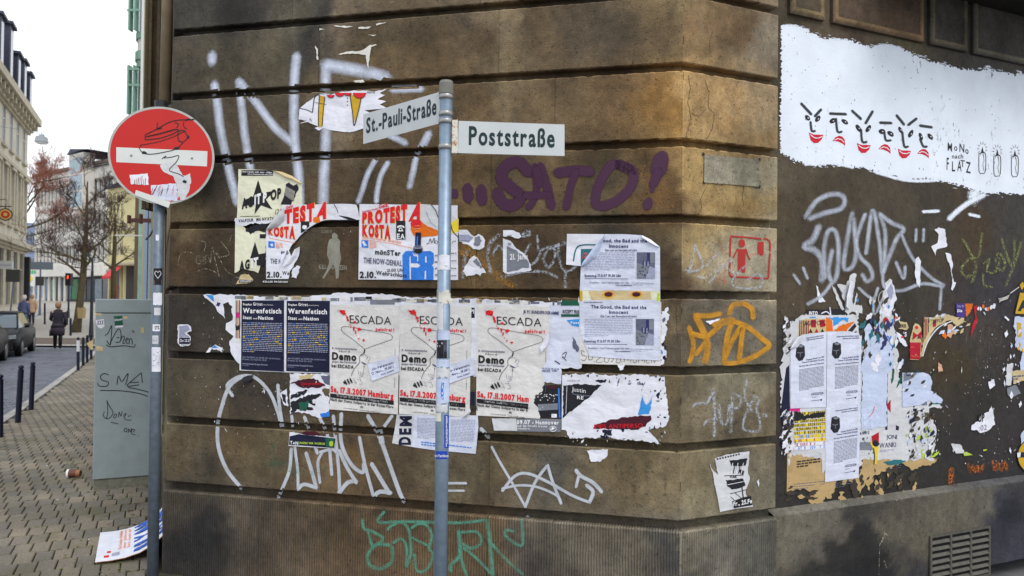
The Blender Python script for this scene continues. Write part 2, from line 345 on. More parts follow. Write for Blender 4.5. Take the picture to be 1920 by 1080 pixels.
TP = [(a, b, *[min(235, v*(1.13 if a >= 1290 and b < 545 else 1.3 if b > 960 and a > 420 else 1.0)) for v in c]) for a, b, *c in TP]
TPa = np.array([(a, b) for a, b, *_ in TP], float); TPc = np.array([lin(c) for _, _, *c in TP])
TR_ = [(1470, 60, 70, 62, 46), (1520, 30, 92, 80, 62), (1600, 40, 84, 70, 56), (1700, 60, 92, 84, 62), (1770, 60, 70, 64, 56), (1860, 80, 76, 72, 66), (1900, 40, 90, 82, 64), (1480, 330, 88, 78, 60), (1500, 400, 76, 66, 48), (1560, 420, 72, 62, 48), (1650, 400, 74, 66, 52), (1750, 420, 64, 58, 46), (1830, 430, 72, 58, 40), (1900, 420, 62, 58, 52), (1480, 520, 84, 72, 54), (1600, 540, 76, 66, 52), (1700, 600, 60, 54, 44), (1800, 620, 66, 58, 50), (1880, 560, 54, 50, 52), (1460, 700, 62, 58, 50), (1700, 700, 50, 46, 40), (1760, 680, 66, 56, 36), (1840, 720, 50, 46, 42), (1470, 880, 54, 50, 44), (1600, 920, 44, 42, 38), (1720, 880, 46, 44, 40), (1850, 820, 48, 44, 42), (1900, 870, 44, 42, 42)]
TRa = np.array([(a, b) for a, b, *_ in TR_], float); TRc = np.array([lin(c) for _, _, *c in TR_])
TN = [(1460, 1000, 100, 94, 78), (1500, 990, 96, 90, 76), (1540, 1040, 76, 72, 62), (1592, 985, 50, 48, 44), (1598, 1010, 30, 29, 27), (1622, 1000, 34, 33, 31), (1632, 975, 58, 56, 50), (1622, 1040, 22, 22, 21), (1575, 1035, 34, 33, 31), (1555, 1065, 32, 32, 30), (1530, 1075, 40, 39, 36), (1605, 1070, 26, 26, 26), (1650, 1068, 30, 30, 32), (1668, 1040, 66, 62, 54), (1560, 970, 92, 86, 74), (1575, 995, 88, 82, 70), (1660, 980, 88, 82, 68), (1680, 1060, 62, 58, 50), (1720, 1000, 88, 82, 68), (1800, 960, 92, 86, 72), (1860, 930, 88, 84, 72), (1868, 950, 88, 84, 72), (1882, 940, 42, 42, 50), (1876, 1000, 40, 40, 48), (1866, 1040, 44, 44, 50), (1900, 960, 26, 27, 36), (1900, 1060, 48, 48, 56), (1700, 1075, 50, 48, 50)]
TNa = np.array([(a, b) for a, b, *_ in TN], float); TNc = np.array([lin(c) for _, _, *c in TN])
GAIN = .87
def topx(v):
    d = np.asarray(v)-np.array(O); z = d@np.array(_F); z = np.maximum(z, .3)
    return np.stack([960+FPX*(d@np.array(CR))/z, 540-FPX*(d@np.array(CU))/z], 1)
def tint(me, cps, ccs, soft=14, S=None, mul=None, pw=2):
    n = len(me.vertices); co = np.empty(n*3, 'f'); me.vertices.foreach_get('co', co); co = co.reshape(-1, 3).astype(float)
    p = topx(co)
    if S is not None: p[:, 0] += np.where(np.array(S) > LP-.0005, 16, np.where(np.array(S) > LP-.25, -12, 0))
    X_, Y_ = p[:, 0]/100, p[:, 1]/100
    for q_, (fr, am) in enumerate(((1.1, 16), (2.7, 11), (6.1, 7), (11.3, 5))):
        a_ = 1.3*q_; wx = am*(np.sin(fr*X_*1.7+2.1*np.sin(fr*Y_+a_)+a_)+np.sin(fr*(Y_*2.3-X_)+3.1*np.cos(fr*X_*.7)))*.6; wy = am*(np.cos(fr*Y_*1.9+1.7*np.sin(fr*X_*1.1-a_))+np.sin(fr*(X_*1.4+Y_*.8)+a_))*.5
        p[:, 0] += wx*.9; p[:, 1] += wy
    p[:, 0] = np.clip(p[:, 0], 250, 1990); p[:, 1] = np.clip(p[:, 1], -40, 1120)
    d2 = ((p[:, None, :]-cps[None])**2).sum(2); wgt = 1/(d2+soft**2)**pw; c = (wgt@ccs)/wgt.sum(1, keepdims=True)*GAIN*np.array([.98, 1.0, 1.08])
    if mul is not None: c = c*np.array(mul)[:, None]
    ca = me.color_attributes.new('tint', 'FLOAT_COLOR', 'POINT'); ca.data.foreach_set('color', np.hstack([c, np.ones((n, 1))]).astype('f').ravel())
# path along the building front: street side (s<0), poster wall, pier
def path(s, off):
    if s < -1e-6: n = PS.n; p = Bc-eS*(-s)
    elif s < 1e-6: n = (PS.n+PP.n).normalized(); n = n/n.dot(PP.n); p = Bc
    elif s < LP-1e-6: n = PP.n; p = Bc+eP*s
    elif s < LP+1e-6: n = (PP.n+PQ.n).normalized(); n = n/n.dot(PP.n); p = Cc
    else: n = PQ.n; p = Cc+eQ*(s-LP)
    return p+n*off
bld = empty('corner_building', Cc, 0, 'dark brown sandstone corner building with chamfered poster covered wall and graffiti', 'building')
BI = bld.matrix_world  # identity rotation; children are built in world space and re-based
def child(o, par, base):
    o.parent = par; o.matrix_parent_inverse = Matrix.Translation(-Vector(base)); return o
def block(s0, s1, z0, z1, mat, dep=REC, rough=.0008, be=.005, res=.02, name='stone_block', cut=None, o0=0., chip=True):
    ss = [s0, s0+be]; n = max(1, round((s1-s0-2*be)/res)); ss += [s0+be+(s1-s0-2*be)*i/n for i in range(1, n)] + [s1-be, s1]
    for vx in (0., LP):
        if s0 < vx < s1:
            ss = [s for s in ss if abs(s-vx) > .014]+[vx-.012, vx-.003, vx, vx+.003, vx+.012]
    ss.sort()
    zn = max(1, round((z1-z0-2*be)/res)); zz = [(z0, -dep), (z0, -be)] + [(z0+be+(z1-z0-2*be)*i/zn, 0) for i in range(zn+1)] + [(z1, -be*.8), (z1-.002, -dep)]
    vs = []; uv = []; mu = []; r = random.Random(int(s0*100)+int(z0*77)); bt = r.uniform(.88, 1.13); sd_ = r.uniform(0, 30); oj = r.uniform(-.0006, .0006)+o0
    for z, o in zz:
        for i, s in enumerate(ss):
            oo = o; 
            if o > -.03 and (i == 0 or i == len(ss)-1): oo = o-.0035
            if o > -.03: oo += oj + rough*noise2(s*11+sd_, z*13, sd_)
            zc = z
            if o > -.03 and (z in (z0, z1)):
                zc += (.0035*noise2(s*40, z*9, sd_))
                if chip and noise2(s*17+3, z*5, sd_) > .78: oo -= .01; zc += -.008 if z == z1 else .008
            if chip and abs(s-LP) < .001 and noise2(z*21, 3, sd_) > .45 and o > -.03: oo -= .008
            vs.append(path(s, oo)+Vector((0, 0, zc))); uv.append((s, z))
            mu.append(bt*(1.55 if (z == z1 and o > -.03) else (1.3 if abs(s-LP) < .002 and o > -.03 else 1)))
    m = len(ss); fs = [(j*m+i, j*m+i+1, (j+1)*m+i+1, (j+1)*m+i) for j in range(len(zz)-1) for i in range(m-1)]
    # end caps
    L = [j*m for j in range(len(zz))]; Rr = [j*m+m-1 for j in range(len(zz))]
    fs += [tuple(L), tuple(Rr[::-1])]
    me = bpy.data.meshes.new(name); me.from_pydata([tuple(v) for v in vs], [], fs); me.materials.append(mat)
    ul = me.uv_layers.new(name='s'); li = np.empty(len(me.loops), 'i'); me.loops.foreach_get('vertex_index', li)
    ul.data.foreach_set('uv', np.array(uv, 'f')[li].ravel())
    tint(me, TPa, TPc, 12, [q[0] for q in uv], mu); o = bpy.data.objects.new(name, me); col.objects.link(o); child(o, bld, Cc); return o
def smx(x, y): p = PP.at(x, y); return (p-Bc).dot(eP)
# vertical joints per course, from bottom (k=0) up; pixel x on the poster wall
J = {0: [(601, 860), (917, 880)], 1: [(430, 740), (760, 760)], 2: [(600, 640), (1050, 640)], 3: [(470, 500), (892, 530)], 4: [(602, 350), (920, 350)], 5: [(548, 230), (1040, 200)], 6: [(597, 100), (935, 60)], 7: [(548, 10), (900, 10)]}
SE = LP+LQ
for k in range(9):
    z0 = G8+CRS*k; z1 = z0+CRS-GAP
    js = [smx(*p) for p in J.get(k, J[4])] if k < 8 else [.9, 2.0]
    cuts = [-3.2, -2.2, -1.2, -.45] + js + [SE]
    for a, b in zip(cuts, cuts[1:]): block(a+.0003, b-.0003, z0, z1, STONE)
# plinth
for a, b in ((-3.2, -1.6), (-1.6, -.2), (-.2, smx(1, 1000) if False else .62), (.62, smx(914, 1020)), (smx(914, 1020), SE)):
    block(a+.001, b-.001, -.05, G8-.052, PLINTH, dep=.09, rough=.001, be=.008, name='plinth_block', o0=.012)
# core behind the grooves
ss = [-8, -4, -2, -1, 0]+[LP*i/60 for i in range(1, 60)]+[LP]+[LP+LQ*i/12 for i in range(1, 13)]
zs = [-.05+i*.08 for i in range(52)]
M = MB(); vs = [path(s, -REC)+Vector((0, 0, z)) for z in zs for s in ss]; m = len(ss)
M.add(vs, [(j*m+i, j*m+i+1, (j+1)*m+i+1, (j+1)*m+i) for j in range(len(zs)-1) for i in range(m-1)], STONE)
core = M.build('wall_core'); tint(core.data, TPa, TPc*.58); child(core, bld, Cc)  # core tint darkened for groove soot and to paint in groove shade
# plaster wall on the right, recessed
def qgrid(name, Pn, s0, s1, z0, z1, mat, cps, ccs, res=.06, wob=.002):
    nx = int((s1-s0)/res); ny = max(1, int((z1-z0)/res)); vs = []; uv = []
    for j in range(ny+1):
        for i in range(nx+1):
            s = s0+(s1-s0)*i/nx; z = z0+(z1-z0)*j/ny
            vs.append(Pn.p+Pn.e*s+Pn.n*(wob*noise2(s*6, z*6, 2))+Vector((0, 0, z)))
    me = bpy.data.meshes.new(name); me.from_pydata([tuple(v) for v in vs], [], [(j*(nx+1)+i, j*(nx+1)+i+1, (j+1)*(nx+1)+i+1, (j+1)*(nx+1)+i) for j in range(ny) for i in range(nx)])
    me.materials.append(mat); tint(me, cps, ccs, 10, pw=2.4); o = bpy.data.objects.new(name, me); col.objects.link(o); child(o, bld, Cc); return o
ZT = HC-1.14
ZB = PR.at(1640, 72).z                                # underside of the upper stone band
qgrid('plaster_wall', PR, LQ-.02, 6.5, ZT-.02, 4.6, PLASTER, TRa, TRc*1.08)
o_ = qgrid('plinth_face', PN, LQ+.002, 6.5, -.05, ZT-.012, PLPL, TNa, TNc*1.35, res=.03)
# sloping ledge on top of the plinth
def strip(name, pts, s0, s1, mat, cps, ccs, res=.05):
    n = int((s1-s0)/res); M = MB(); vs = []
    for (off, z) in pts:
        for i in range(n+1):
            s = s0+(s1-s0)*i/n; jit = .0025*noise2(s*14, off*30, 5) if z not in (pts[0][1],) else 0
            vs.append(Cc+eQ*s+PQ.n*(off+jit)+Vector((0, 0, z+jit)))
    M.add(vs, [(j*(n+1)+i, j*(n+1)+i+1, (j+1)*(n+1)+i+1, (j+1)*(n+1)+i) for j in range(len(pts)-1) for i in range(n)], mat)
    o = M.build(name); tint(o.data, cps, ccs, 30); return child(o, bld, Cc)
strip('plinth_ledge', [(-.02, ZT-.013), (-.022, ZT-.004), (-.03, ZT+.002), (-.071, ZT+.016)], LQ+.002, 6.5, STONE, np.array([(1400., 950.), (1700., 930.), (1900., 900.)]), np.array([lin((118, 112, 98)), lin((112, 108, 96)), lin((88, 86, 84))]))
# upper band: stones with sunk margins above the plaster field
def bandstone(name, x0, x1, ztop, inset=.035, proud=.012, cutc=False, colr=(84, 72, 56)):
    a = (PR.at(x0, 40)-Cc).dot(eQ); b = (PR.at(x1, 60)-Cc).dot(eQ); z0 = ZB+.03; z1 = ztop
    M = MB()
    def ring(i, off): 
        pts = [(a+i, z0+i), (b-i, z0+i), (b-i, z1-i), (a+i, z1-i)]
        if cutc: pts = [(a+i, z0+i), (b-i, z0+i), (b-i, z1-i-.16), (b-i-.2, z1-i), (a+i, z1-i)]
        return [Cc+eQ*s+PQ.n*(off-RD)+Vector((0, 0, z)) for s, z in pts]
    rings = [ring(0, .001), ring(0, .022), ring(.02, .03), ring(inset, .03), ring(inset+.008, .03-proud)]; n = len(rings[0]); vs = sum(rings, [])
    fs = [(j*n+i, j*n+(i+1) % n, (j+1)*n+(i+1) % n, (j+1)*n+i) for j in range(4) for i in range(n)]+[tuple(4*n+i for i in range(n))]
    M.add(vs, fs, STONE); o = M.build(name); me = o.data
    cc = np.array([lin(colr)]*2); tint(me, np.array([(0., 0.), (1900., 0.)]), cc)
    # paler frame
    ca = me.color_attributes['tint']
    for i in range(n*2, n*4): ca.data[i].color = (*[v*g for v, g in zip(lin(colr), (1.85, 1.85, 1.6))], 1)
    return child(o, bld, Cc)
bandstone('band_stone', 1476, 1541, ZB+.44, colr=(88, 76, 58)); bandstone('band_stone', 1556, 1727, ZB+.47, cutc=True, colr=(86, 70, 54))
bandstone('band_stone', 1738, 1808, ZB+.40, colr=(70, 64, 56)); bandstone('band_stone', 1819, 1990, ZB+.42, colr=(74, 70, 64))
a_ = (PR.at(1990, 60)-Cc).dot(eQ)
for i in range(3):
    M = MB(); s = a_+.05+i*1.1
    Mx = Matrix.Translation(Cc-PQ.n*RD) @ Matrix(((eQ.x, PQ.n.x, 0, 0), (eQ.y, PQ.n.y, 0, 0), (0, 0, 1, 0), (0, 0, 0, 1)))
    M.box(s, s+1.0, 0, .03, ZB+.03, ZB+.42, STONE, Mx); o = M.build('band_stone'); tint(o.data, TRa, TRc); child(o, bld, Cc)
# projecting stone bay above (underside shows at the top right; deep shade put into the tint)
s0 = (PR.at(1690, 0)-Cc).dot(eQ)
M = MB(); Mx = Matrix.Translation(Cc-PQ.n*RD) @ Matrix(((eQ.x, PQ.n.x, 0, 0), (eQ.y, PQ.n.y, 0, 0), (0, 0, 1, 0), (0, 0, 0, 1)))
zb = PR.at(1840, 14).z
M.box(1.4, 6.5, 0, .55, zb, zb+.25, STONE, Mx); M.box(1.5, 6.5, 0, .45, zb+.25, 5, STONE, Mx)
o = M.build('projecting_bay', label='heavy stone bay over the painted wall, coloured as if in deep shade'); tint(o.data, TRa, TRc*.12); child(o, bld, Cc)
# ventilation grille in the plinth
vent = empty('vent_grille', PN.at(1795, 1040)); child(vent, bld, Cc); vent.matrix_parent_inverse = Matrix.Identity(4); vent.location = PN.at(1795, 1040)-Cc
VM = simple('vent_metal', (78, 76, 68), .6, var=.25, bmp=.002); VD = simple('vent_dark', (10, 10, 10), .9)
MxN = Matrix.Translation(PN.p) @ Matrix(((eQ.x, PQ.n.x, 0, 0), (eQ.y, PQ.n.y, 0, 0), (0, 0, 1, 0), (0, 0, 0, 1)))
p0 = PN.at(1741, 1008); p1 = PN.at(1853, 989); sa = (p0-PN.p).dot(eQ); sb = (p1-PN.p).dot(eQ); zt = (p0.z+p1.z)/2; zb_ = zt-.285
def vchild(M, name): o = M.build(name); o.parent = vent; o.matrix_parent_inverse = Matrix.Translation(-(PN.at(1795, 1040))); return o
M = MB(); M.box(sa, sb, .001, .003, zb_, zt, VD, MxN); vchild(M, 'vent_back')
M = MB(); t = .012
for x in (sa, sa+(sb-sa)/3-t/2, sa+2*(sb-sa)/3-t/2, sb-t): M.box(x, x+t*1.3, .0035, .014, zb_, zt, VM, MxN)
M.box(sa, sb+t*.3, .0035, .0135, zt-.0005, zt+.012, VM, MxN); M.box(sa, sb+t*.3, .0035, .0135, zb_-.012, zb_+.0005, VM, MxN); vchild(M, 'vent_frame')
for c in range(3):
    xa = sa+(sb-sa)*c/3+.012; xb = sa+(sb-sa)*(c+1)/3-.008
    for r in range(7):
        z = zb_+.006+r*.0395; M = MB()
        vs = [MxN @ Vector(v) for v in [(xa, .004, z+.017), (xb, .004, z+.017), (xb, .013, z), (xa, .013, z), (xa, .006, z+.021), (xb, .006, z+.021), (xb, .015, z+.004), (xa, .015, z+.004)]]
        M.add(vs, [(0, 1, 2, 3), (4, 7, 6, 5), (3, 2, 6, 7), (0, 4, 5, 1)], VM); vchild(M, 'slat')
# building body behind
M = MB()
def ground_quad(M, pts, z0, z1, mat):
    n = len(pts); vs = [Vector((p.x, p.y, z)) for z in (z0, z1) for p in pts]
    M.add(vs, [tuple(range(n, 2*n))]+[(i, (i+1) % n, n+(i+1) % n, n+i) for i in range(n)], mat)
pb = [Bc+dS*3.9-PS.n*.09, Bc-PS.n*.07-PP.n*.07, Cc-PP.n*.1, Cc+eQ*LQ-PQ.n*.12, Cc+eQ*6.5-PQ.n*.12, Cc+eQ*6.5-PQ.n*6]
ground_quad(M, pb, 3.0, 6.5, STONE); ob = M.build('upper_storey'); tint(ob.data, TPa, TPc); child(ob, bld, Cc)
M = MB(); ground_quad(M, [p+Vector((0, 0, 0)) for p in pb], -.05, 3.0, STONE)
ob = M.build('building_body'); tint(ob.data, TPa, TPc); child(ob, bld, Cc)
# ------------------------------------------------------------------ graffiti on the masonry (paint, parts of the building)
SIL = spray('spray_silver', (206, 214, 232), .0, .95, .6, 330, (.6, .95)); SILD = spray('spray_dusty', (186, 194, 208), .0, 1.05, .8, 260, (.5, .9)); SILF = spray('spray_faded', (188, 196, 208), .0, 1.0, .6, 300, (.3, .75), wear=.1); SILH = spray('spray_white', (192, 197, 206), .08, .5, .3, 300, (.7, .95))
PUR = spray('spray_purple', (60, 10, 52), .05, .35, .25, 300, (.99, 1)); GRS = spray('spray_green', (92, 158, 134), .0, .9, .5, 350, (.3, .8))
ORS = spray('spray_ochre', (196, 138, 18), .05, .6, .35, 300, (.45, .95)); REDS = spray('stencil_red', (168, 24, 22), .05, .25, .2, 300, (.9, 1))
CHK = spray('chalk_scratch', (190, 182, 160), .2, .9, .9, 300, (.4, .9), wear=.2); PNK = spray('spray_faint_red', (200, 90, 60), .1, .9, .6, 300, (.2, .6), wear=.2)
YG = spray('spray_yellowgreen', (150, 160, 90), .05, .8, .5, 350, (.4, .85), wear=.2); BLK = spray('spray_black', (28, 30, 34), .1, .6, .4, 350, (.8, 1)); OCF = spray('spray_ochre_faint', (200, 140, 30), .0, 1, .5, 300, (.3, .7), wear=.2)
DGS = spray('spray_darkgreen', (24, 110, 88), .1, .7, .5, 300, (.3, .8), wear=.5)
MK = ink('marker_black', (22, 26, 28), .4)
def graf(strokes, mat, S, label, w=8, off=.0014, name='graffiti'):
    if name in ('mineral_streak', 'soot_stain', 'ochre_stain') and len(strokes) > 1:
        for i_, st in enumerate(strokes): graf([st], mat, S, None, w, off+i_*.00009, name)
        return
    M = MB()
    for i_, st in enumerate(strokes):
        ww = w
        if isinstance(st, tuple): ww, st = st
        stroke(M, st, ww, mat, S, off+i_*.00009)
    return child(M.build(name, edge=True, label=label), bld, Cc)
graf([(22, [(398, 103), (397, 117)]), (20, [(402, 158), (407, 190), (413, 240), (425, 300), (437, 350), (445, 380)]),
      (19, [(448, 152), (453, 200), (460, 260), (470, 320)]), (20, [(450, 154), (480, 192), (515, 238), (548, 268)]),
      (22, [(556, 105), (552, 150), (551, 210), (553, 270), (560, 330), (562, 390)])], SIL, SP, 'large silver sprayed letters iN at the upper left of the wall')
graf([(24, [(612, 122), (610, 180), (611, 250), (608, 320), (606, 380)]), (30, [(612, 122), (650, 128), (690, 136), (725, 146)]), (16, [(700, 240), (740, 258), (760, 268)]), (18, [(735, 168), (790, 166)])], SIL, SP, 'silver sprayed stem and bar right of the letter N')
graf([(13, [(704, 300), (690, 325), (680, 355), (672, 378)]), (13, [(727, 305), (714, 330), (707, 360), (706, 378)]), (15, [(800, 258), (782, 290), (775, 320), (768, 350)]), (18, [(804, 250), (794, 272)])], SIL, SP, 'three slanting silver spray dashes left of the street sign pole')
graf([(21, [(850, 362), (852, 364)]), (23, [(876, 352), (878, 372)]), (24, [(902, 355), (904, 376)]), (26, [(990, 322), (972, 304), (948, 312), (940, 335), (958, 352), (976, 368), (964, 384), (944, 382), (932, 362)]),
      (16, [(1002, 312), (1006, 360), (992, 388)]), (20, [(1013, 312), (1026, 352), (1034, 386)]), (17, [(986, 366), (1030, 366)]), (18, [(1005, 318), (1012, 345)]),
      (23, [(1046, 324), (1080, 320), (1106, 322)]), (17, [(1080, 322), (1070, 350), (1062, 388)]),
      (21, [(1184, 320), (1150, 308), (1126, 340), (1116, 378), (1130, 386), (1160, 374), (1184, 348), (1186, 320), (1160, 308)]), (34, [(1240, 296), (1234, 322)]), (21, [(1234, 322), (1225, 345)]), (10, [(1225, 345), (1223, 358)]), (20, [(1216, 378), (1214, 386)])], PUR, SP, 'purple sprayed word SATO with dots and exclamation mark')
graf([(8, [(436, 742), (426, 722), (450, 706), (478, 708), (505, 735), (520, 770), (528, 800)]), (9, [(455, 705), (430, 725), (415, 765), (408, 800), (410, 840), (425, 880), (452, 915)]), (8, [(521, 722), (524, 760), (530, 800)]),
      (8, [(546, 842), (543, 880), (532, 910), (522, 932)])], SILH, SP, 'big white looping letter C sprayed across three courses')
graf([(7, [(547, 780), (553, 840), (558, 880), (559, 918)]), (9, [(574, 850), (585, 885), (593, 915)]), (9, [(560, 916), (570, 908), (592, 914)]), (7, [(600, 905), (596, 868), (604, 848)]), (8, [(571, 782), (585, 820), (595, 850)]),
      (8, [(600, 785), (615, 820), (622, 890)]), (8, [(625, 780), (630, 830), (635, 880), (637, 925)]), (10, [(636, 924), (652, 905), (668, 902)]), (9, [(636, 845), (650, 875), (668, 905)]), (9, [(640, 776), (640, 830), (658, 870), (680, 886), (682, 870)]),
      (8, [(674, 820), (684, 870), (700, 930)]), (10, [(697, 870), (715, 900), (730, 925)]), (10, [(700, 932), (712, 922), (732, 924)]), (10, [(690, 780), (712, 820), (730, 870), (748, 920), (757, 940)]), (8, [(735, 780), (720, 800)]), (13, [(712, 805), (716, 830)]), (7, [(600, 848), (622, 842), (630, 848)])], SILH, SP, 'white scrawled tag letters under the red dated demo posters', w=8)
graf([(9, [(902, 804), (916, 820)]), (6, [(922, 838), (936, 864), (960, 905), (985, 950)]), (7, [(985, 950), (1003, 905), (1025, 874)]), (7, [(1027, 872), (1035, 900), (1052, 944)]), (7, [(942, 920), (965, 893), (990, 888), (1030, 905), (1075, 930), (1106, 942)]), (6, [(942, 916), (975, 910), (1010, 914), (1045, 930), (1052, 944)]),
      (9, [(1106, 940), (1112, 922), (1100, 910)]), (9, [(1080, 882), (1090, 893), (1112, 905), (1128, 922)]), (7, [(1085, 893), (1080, 913)]), (6, [(838, 906), (874, 906)]), (5, [(838, 920), (870, 920)]), (7, [(989, 966), (990, 968)])], SILH, SP, 'white zigzag tag like a star at the bottom of the wall')
graf([(8.1, [(680, 975), (683, 992), (694, 995), (718, 1008), (712, 1018), (700, 1024)]), (8.1, [(690, 996), (698, 1025)]), (9.5, [(730, 1022), (705, 1022), (690, 1040), (694, 1060), (715, 1066), (735, 1052), (735, 1026)]), (8.1, [(738, 1018), (752, 1010), (762, 1025), (762, 1062)]), (8.1, [(727, 993), (735, 985), (755, 980), (768, 1000), (770, 1040), (762, 1062)]),
      (8.1, [(720, 960), (708, 975), (715, 980), (760, 978), (860, 980), (912, 975)]), (8.1, [(772, 990), (785, 982), (800, 985), (810, 1005), (804, 1028), (812, 1040), (800, 1068), (782, 1070), (777, 1040)]), (6.8, [(772, 1008), (800, 1022)]),
      (10.8, [(860, 996), (862, 1040), (845, 1060), (846, 1070)]), (8.1, [(866, 998), (895, 998), (902, 1018), (884, 1028), (868, 1020)]), (8.1, [(870, 1028), (895, 1048), (920, 1075)]), (8.1, [(862, 1030), (868, 1060), (875, 1078)]), (10.8, [(913, 976), (918, 1010), (924, 1078)]), (8.1, [(922, 1020), (950, 1050), (980, 1076)]), (8.1, [(978, 975), (980, 1020), (964, 1018), (946, 1002), (950, 994), (962, 996)])], GRS, SP, 'pale green sprayed tag on the ribbed plinth', w=6)
graf([(12, [(516, 832), (508, 850), (520, 862)]), (14, [(496, 870), (530, 870), (555, 872)]), (10, [(518, 860), (514, 888)]), (13, [(545, 880), (580, 888), (618, 880)]), (9, [(590, 878), (620, 874)])], DGS, SP, 'blurred dark green paint patch under the small dark sticker')
graf([(2.2, [(334, 496), (338, 478), (352, 472), (368, 478), (385, 485), (384, 496), (376, 490), (370, 480), (368, 492), (378, 494), (388, 478), (395, 494)]), (2.2, [(395, 492), (398, 464), (404, 490), (411, 518)]), (2.2, [(414, 453), (430, 476), (408, 482), (406, 472), (412, 485), (425, 508), (448, 522)]), (2, [(373, 450), (386, 456), (383, 470)]), (2, [(366, 511), (385, 504), (406, 511)]), (2, [(345, 500), (352, 512)]), (1.8, [(434, 442), (431, 452)])], CHK, SP, 'thin chalky scratched tag left of the cream posters')
graf([(9, [(868, 520), (872, 480), (880, 470)]), (9, [(920, 512), (915, 480), (920, 455), (936, 440)]), (8, [(925, 478), (934, 460), (945, 470)]), (7, [(994, 458), (983, 478), (990, 496), (1005, 490), (1015, 470), (1030, 462)]), (8, [(980, 440), (990, 432), (993, 440), (980, 444)]), (7, [(1008, 442), (1009, 470)]), (7, [(1020, 490), (1028, 502), (1040, 485), (1038, 465), (1026, 470), (1018, 485)]), (7, [(1046, 460), (1052, 500), (1068, 508), (1086, 492)]), (8, [(1060, 510), (1060, 540)]), (7, [(940, 520), (980, 510), (1020, 510), (1045, 520)]), (9, [(1032, 465), (1060, 455)])], SILF, SP, 'smoky white tag behind the torn white and grey scraps')
graf([(16, [(862, 425), (880, 470), (900, 490), (930, 515), (965, 540)]), (14, [(862, 472), (880, 480)])], OCF, SP, 'faint ochre spray streak under the torn scraps')
# stencilled figure
M = MB(); FG = spray('stencil_grey', (150, 150, 138), -.6, .2, .3, 200, (.55, .85))
poly(M, blob(627.5, 443, 5.5, 6.5), FG, SP, .0012)
poly(M, [(617, 450), (622, 447), (634, 447), (638, 452), (637, 470), (640, 484), (636, 500), (635, 521), (630, 523), (628, 500), (624, 496), (614, 512), (607, 523), (605, 520), (616, 500), (617, 488), (613, 478), (614, 462)], FG, SP, .0013)
txt(M, 'KILLANATZEN', (598, 504), (650, 506), 8, FG, SP, .0016, bold=.02, h2=8); txt(M, 'DIES', (603, 437), (622, 437), 5, FG, SP, .0016)
child(M.build('stencil', edge=True, label='pale grey stencilled standing figure with lettering over its legs'), bld, Cc)
# pier graffiti
graf([(8, [(1303, 458), (1300, 480), (1292, 512)]), (7, [(1302, 460), (1312, 480), (1318, 498), (1305, 508), (1286, 507)]), (6, [(1324, 500), (1335, 485), (1348, 475)]), (6, [(1308, 518), (1325, 520), (1355, 496)]), (6, [(1330, 530), (1355, 500)]), (6, [(1398, 498), (1385, 510), (1372, 530), (1385, 540), (1420, 540), (1430, 530), (1425, 515), (1412, 518), (1402, 524)]), (6, [(1372, 488), (1362, 500), (1380, 515)])], SILF, SQ, 'faded white and reddish tag on the pale pier block')
graf([(9, [(1350, 455), (1356, 475), (1370, 470)]), (8, [(1340, 480), (1330, 483)]), (8, [(1345, 500), (1350, 520), (1342, 530)]), (7, [(1360, 500), (1358, 535)]), (6, [(1405, 480), (1420, 475), (1424, 480)])], PNK, SQ, 'rubbed red spray traces under the white pier tag')
M = MB()
for st in ([(1371, 443), (1400, 445), (1427, 448)], [(1433, 447), (1443, 452), (1444, 470)], [(1444, 475), (1442, 500), (1441, 520)], [(1440, 522), (1430, 522)], [(1424, 522), (1400, 520), (1372, 519)], [(1370, 446), (1369, 480)], [(1369, 488), (1368, 514), (1372, 519)]): stroke(M, st, 3.6, REDS, SQ, .0013)
poly(M, blob(1391, 456, 6.2, 8, j=.04), REDS, SQ, .0013); poly(M, [(1384, 467), (1398, 467), (1398, 486), (1397, 511), (1392, 511), (1391, 490), (1390, 510), (1384, 508)], REDS, SQ, .0013)
stroke(M, [(1383, 467), (1379, 475), (1376, 482)], 3, REDS, SQ, .0014); stroke(M, [(1399, 467), (1402, 478), (1406, 486)], 3, REDS, SQ, .0014); poly(M, [(1421, 454), (1432, 453), (1432, 477), (1428, 479), (1421, 475)], REDS, SQ, .0013)
child(M.build('stencil', edge=True, label='red stencil of a standing figure in a rounded frame'), bld, Cc)
graf([(12, [(1292, 614), (1300, 645), (1296, 670), (1293, 678)]), (16, [(1304, 592), (1318, 620), (1327, 650), (1320, 682)]), (13, [(1304, 592), (1330, 592), (1350, 588)]), (13, [(1296, 625), (1325, 630), (1350, 610)]), (12, [(1305, 664), (1325, 640)]),
      (14, [(1358, 682), (1362, 640), (1370, 610), (1374, 600)]), (13, [(1367, 588), (1375, 572), (1395, 570), (1410, 580), (1412, 596)]), (13, [(1372, 602), (1400, 612), (1430, 636), (1442, 648), (1420, 665), (1385, 680), (1358, 682)]), (13, [(1360, 668), (1375, 635), (1392, 612), (1390, 640), (1386, 672)]), (18, [(1340, 608), (1370, 600)])], ORS, SQ, 'thick ochre sprayed letters on the middle pier block')
graf([(8, [(1300, 762), (1305, 756), (1325, 755), (1337, 733)]), (8, [(1337, 731), (1340, 770), (1339, 818)]), (8, [(1319, 797), (1325, 790), (1345, 785)]), (8, [(1348, 760), (1352, 790), (1362, 795), (1368, 760)]), (8, [(1370, 810), (1372, 775), (1374, 740), (1388, 745), (1386, 762), (1372, 768)]), (8, [(1400, 712), (1396, 745), (1410, 770)]), (7, [(1414, 745), (1402, 770), (1394, 790), (1396, 806), (1422, 808), (1425, 790), (1418, 765), (1424, 750), (1414, 742)]), (9, [(1432, 778), (1438, 779)])], SILF, SQ, 'grey white tag 7UPs on the second lowest pier block', w=10)
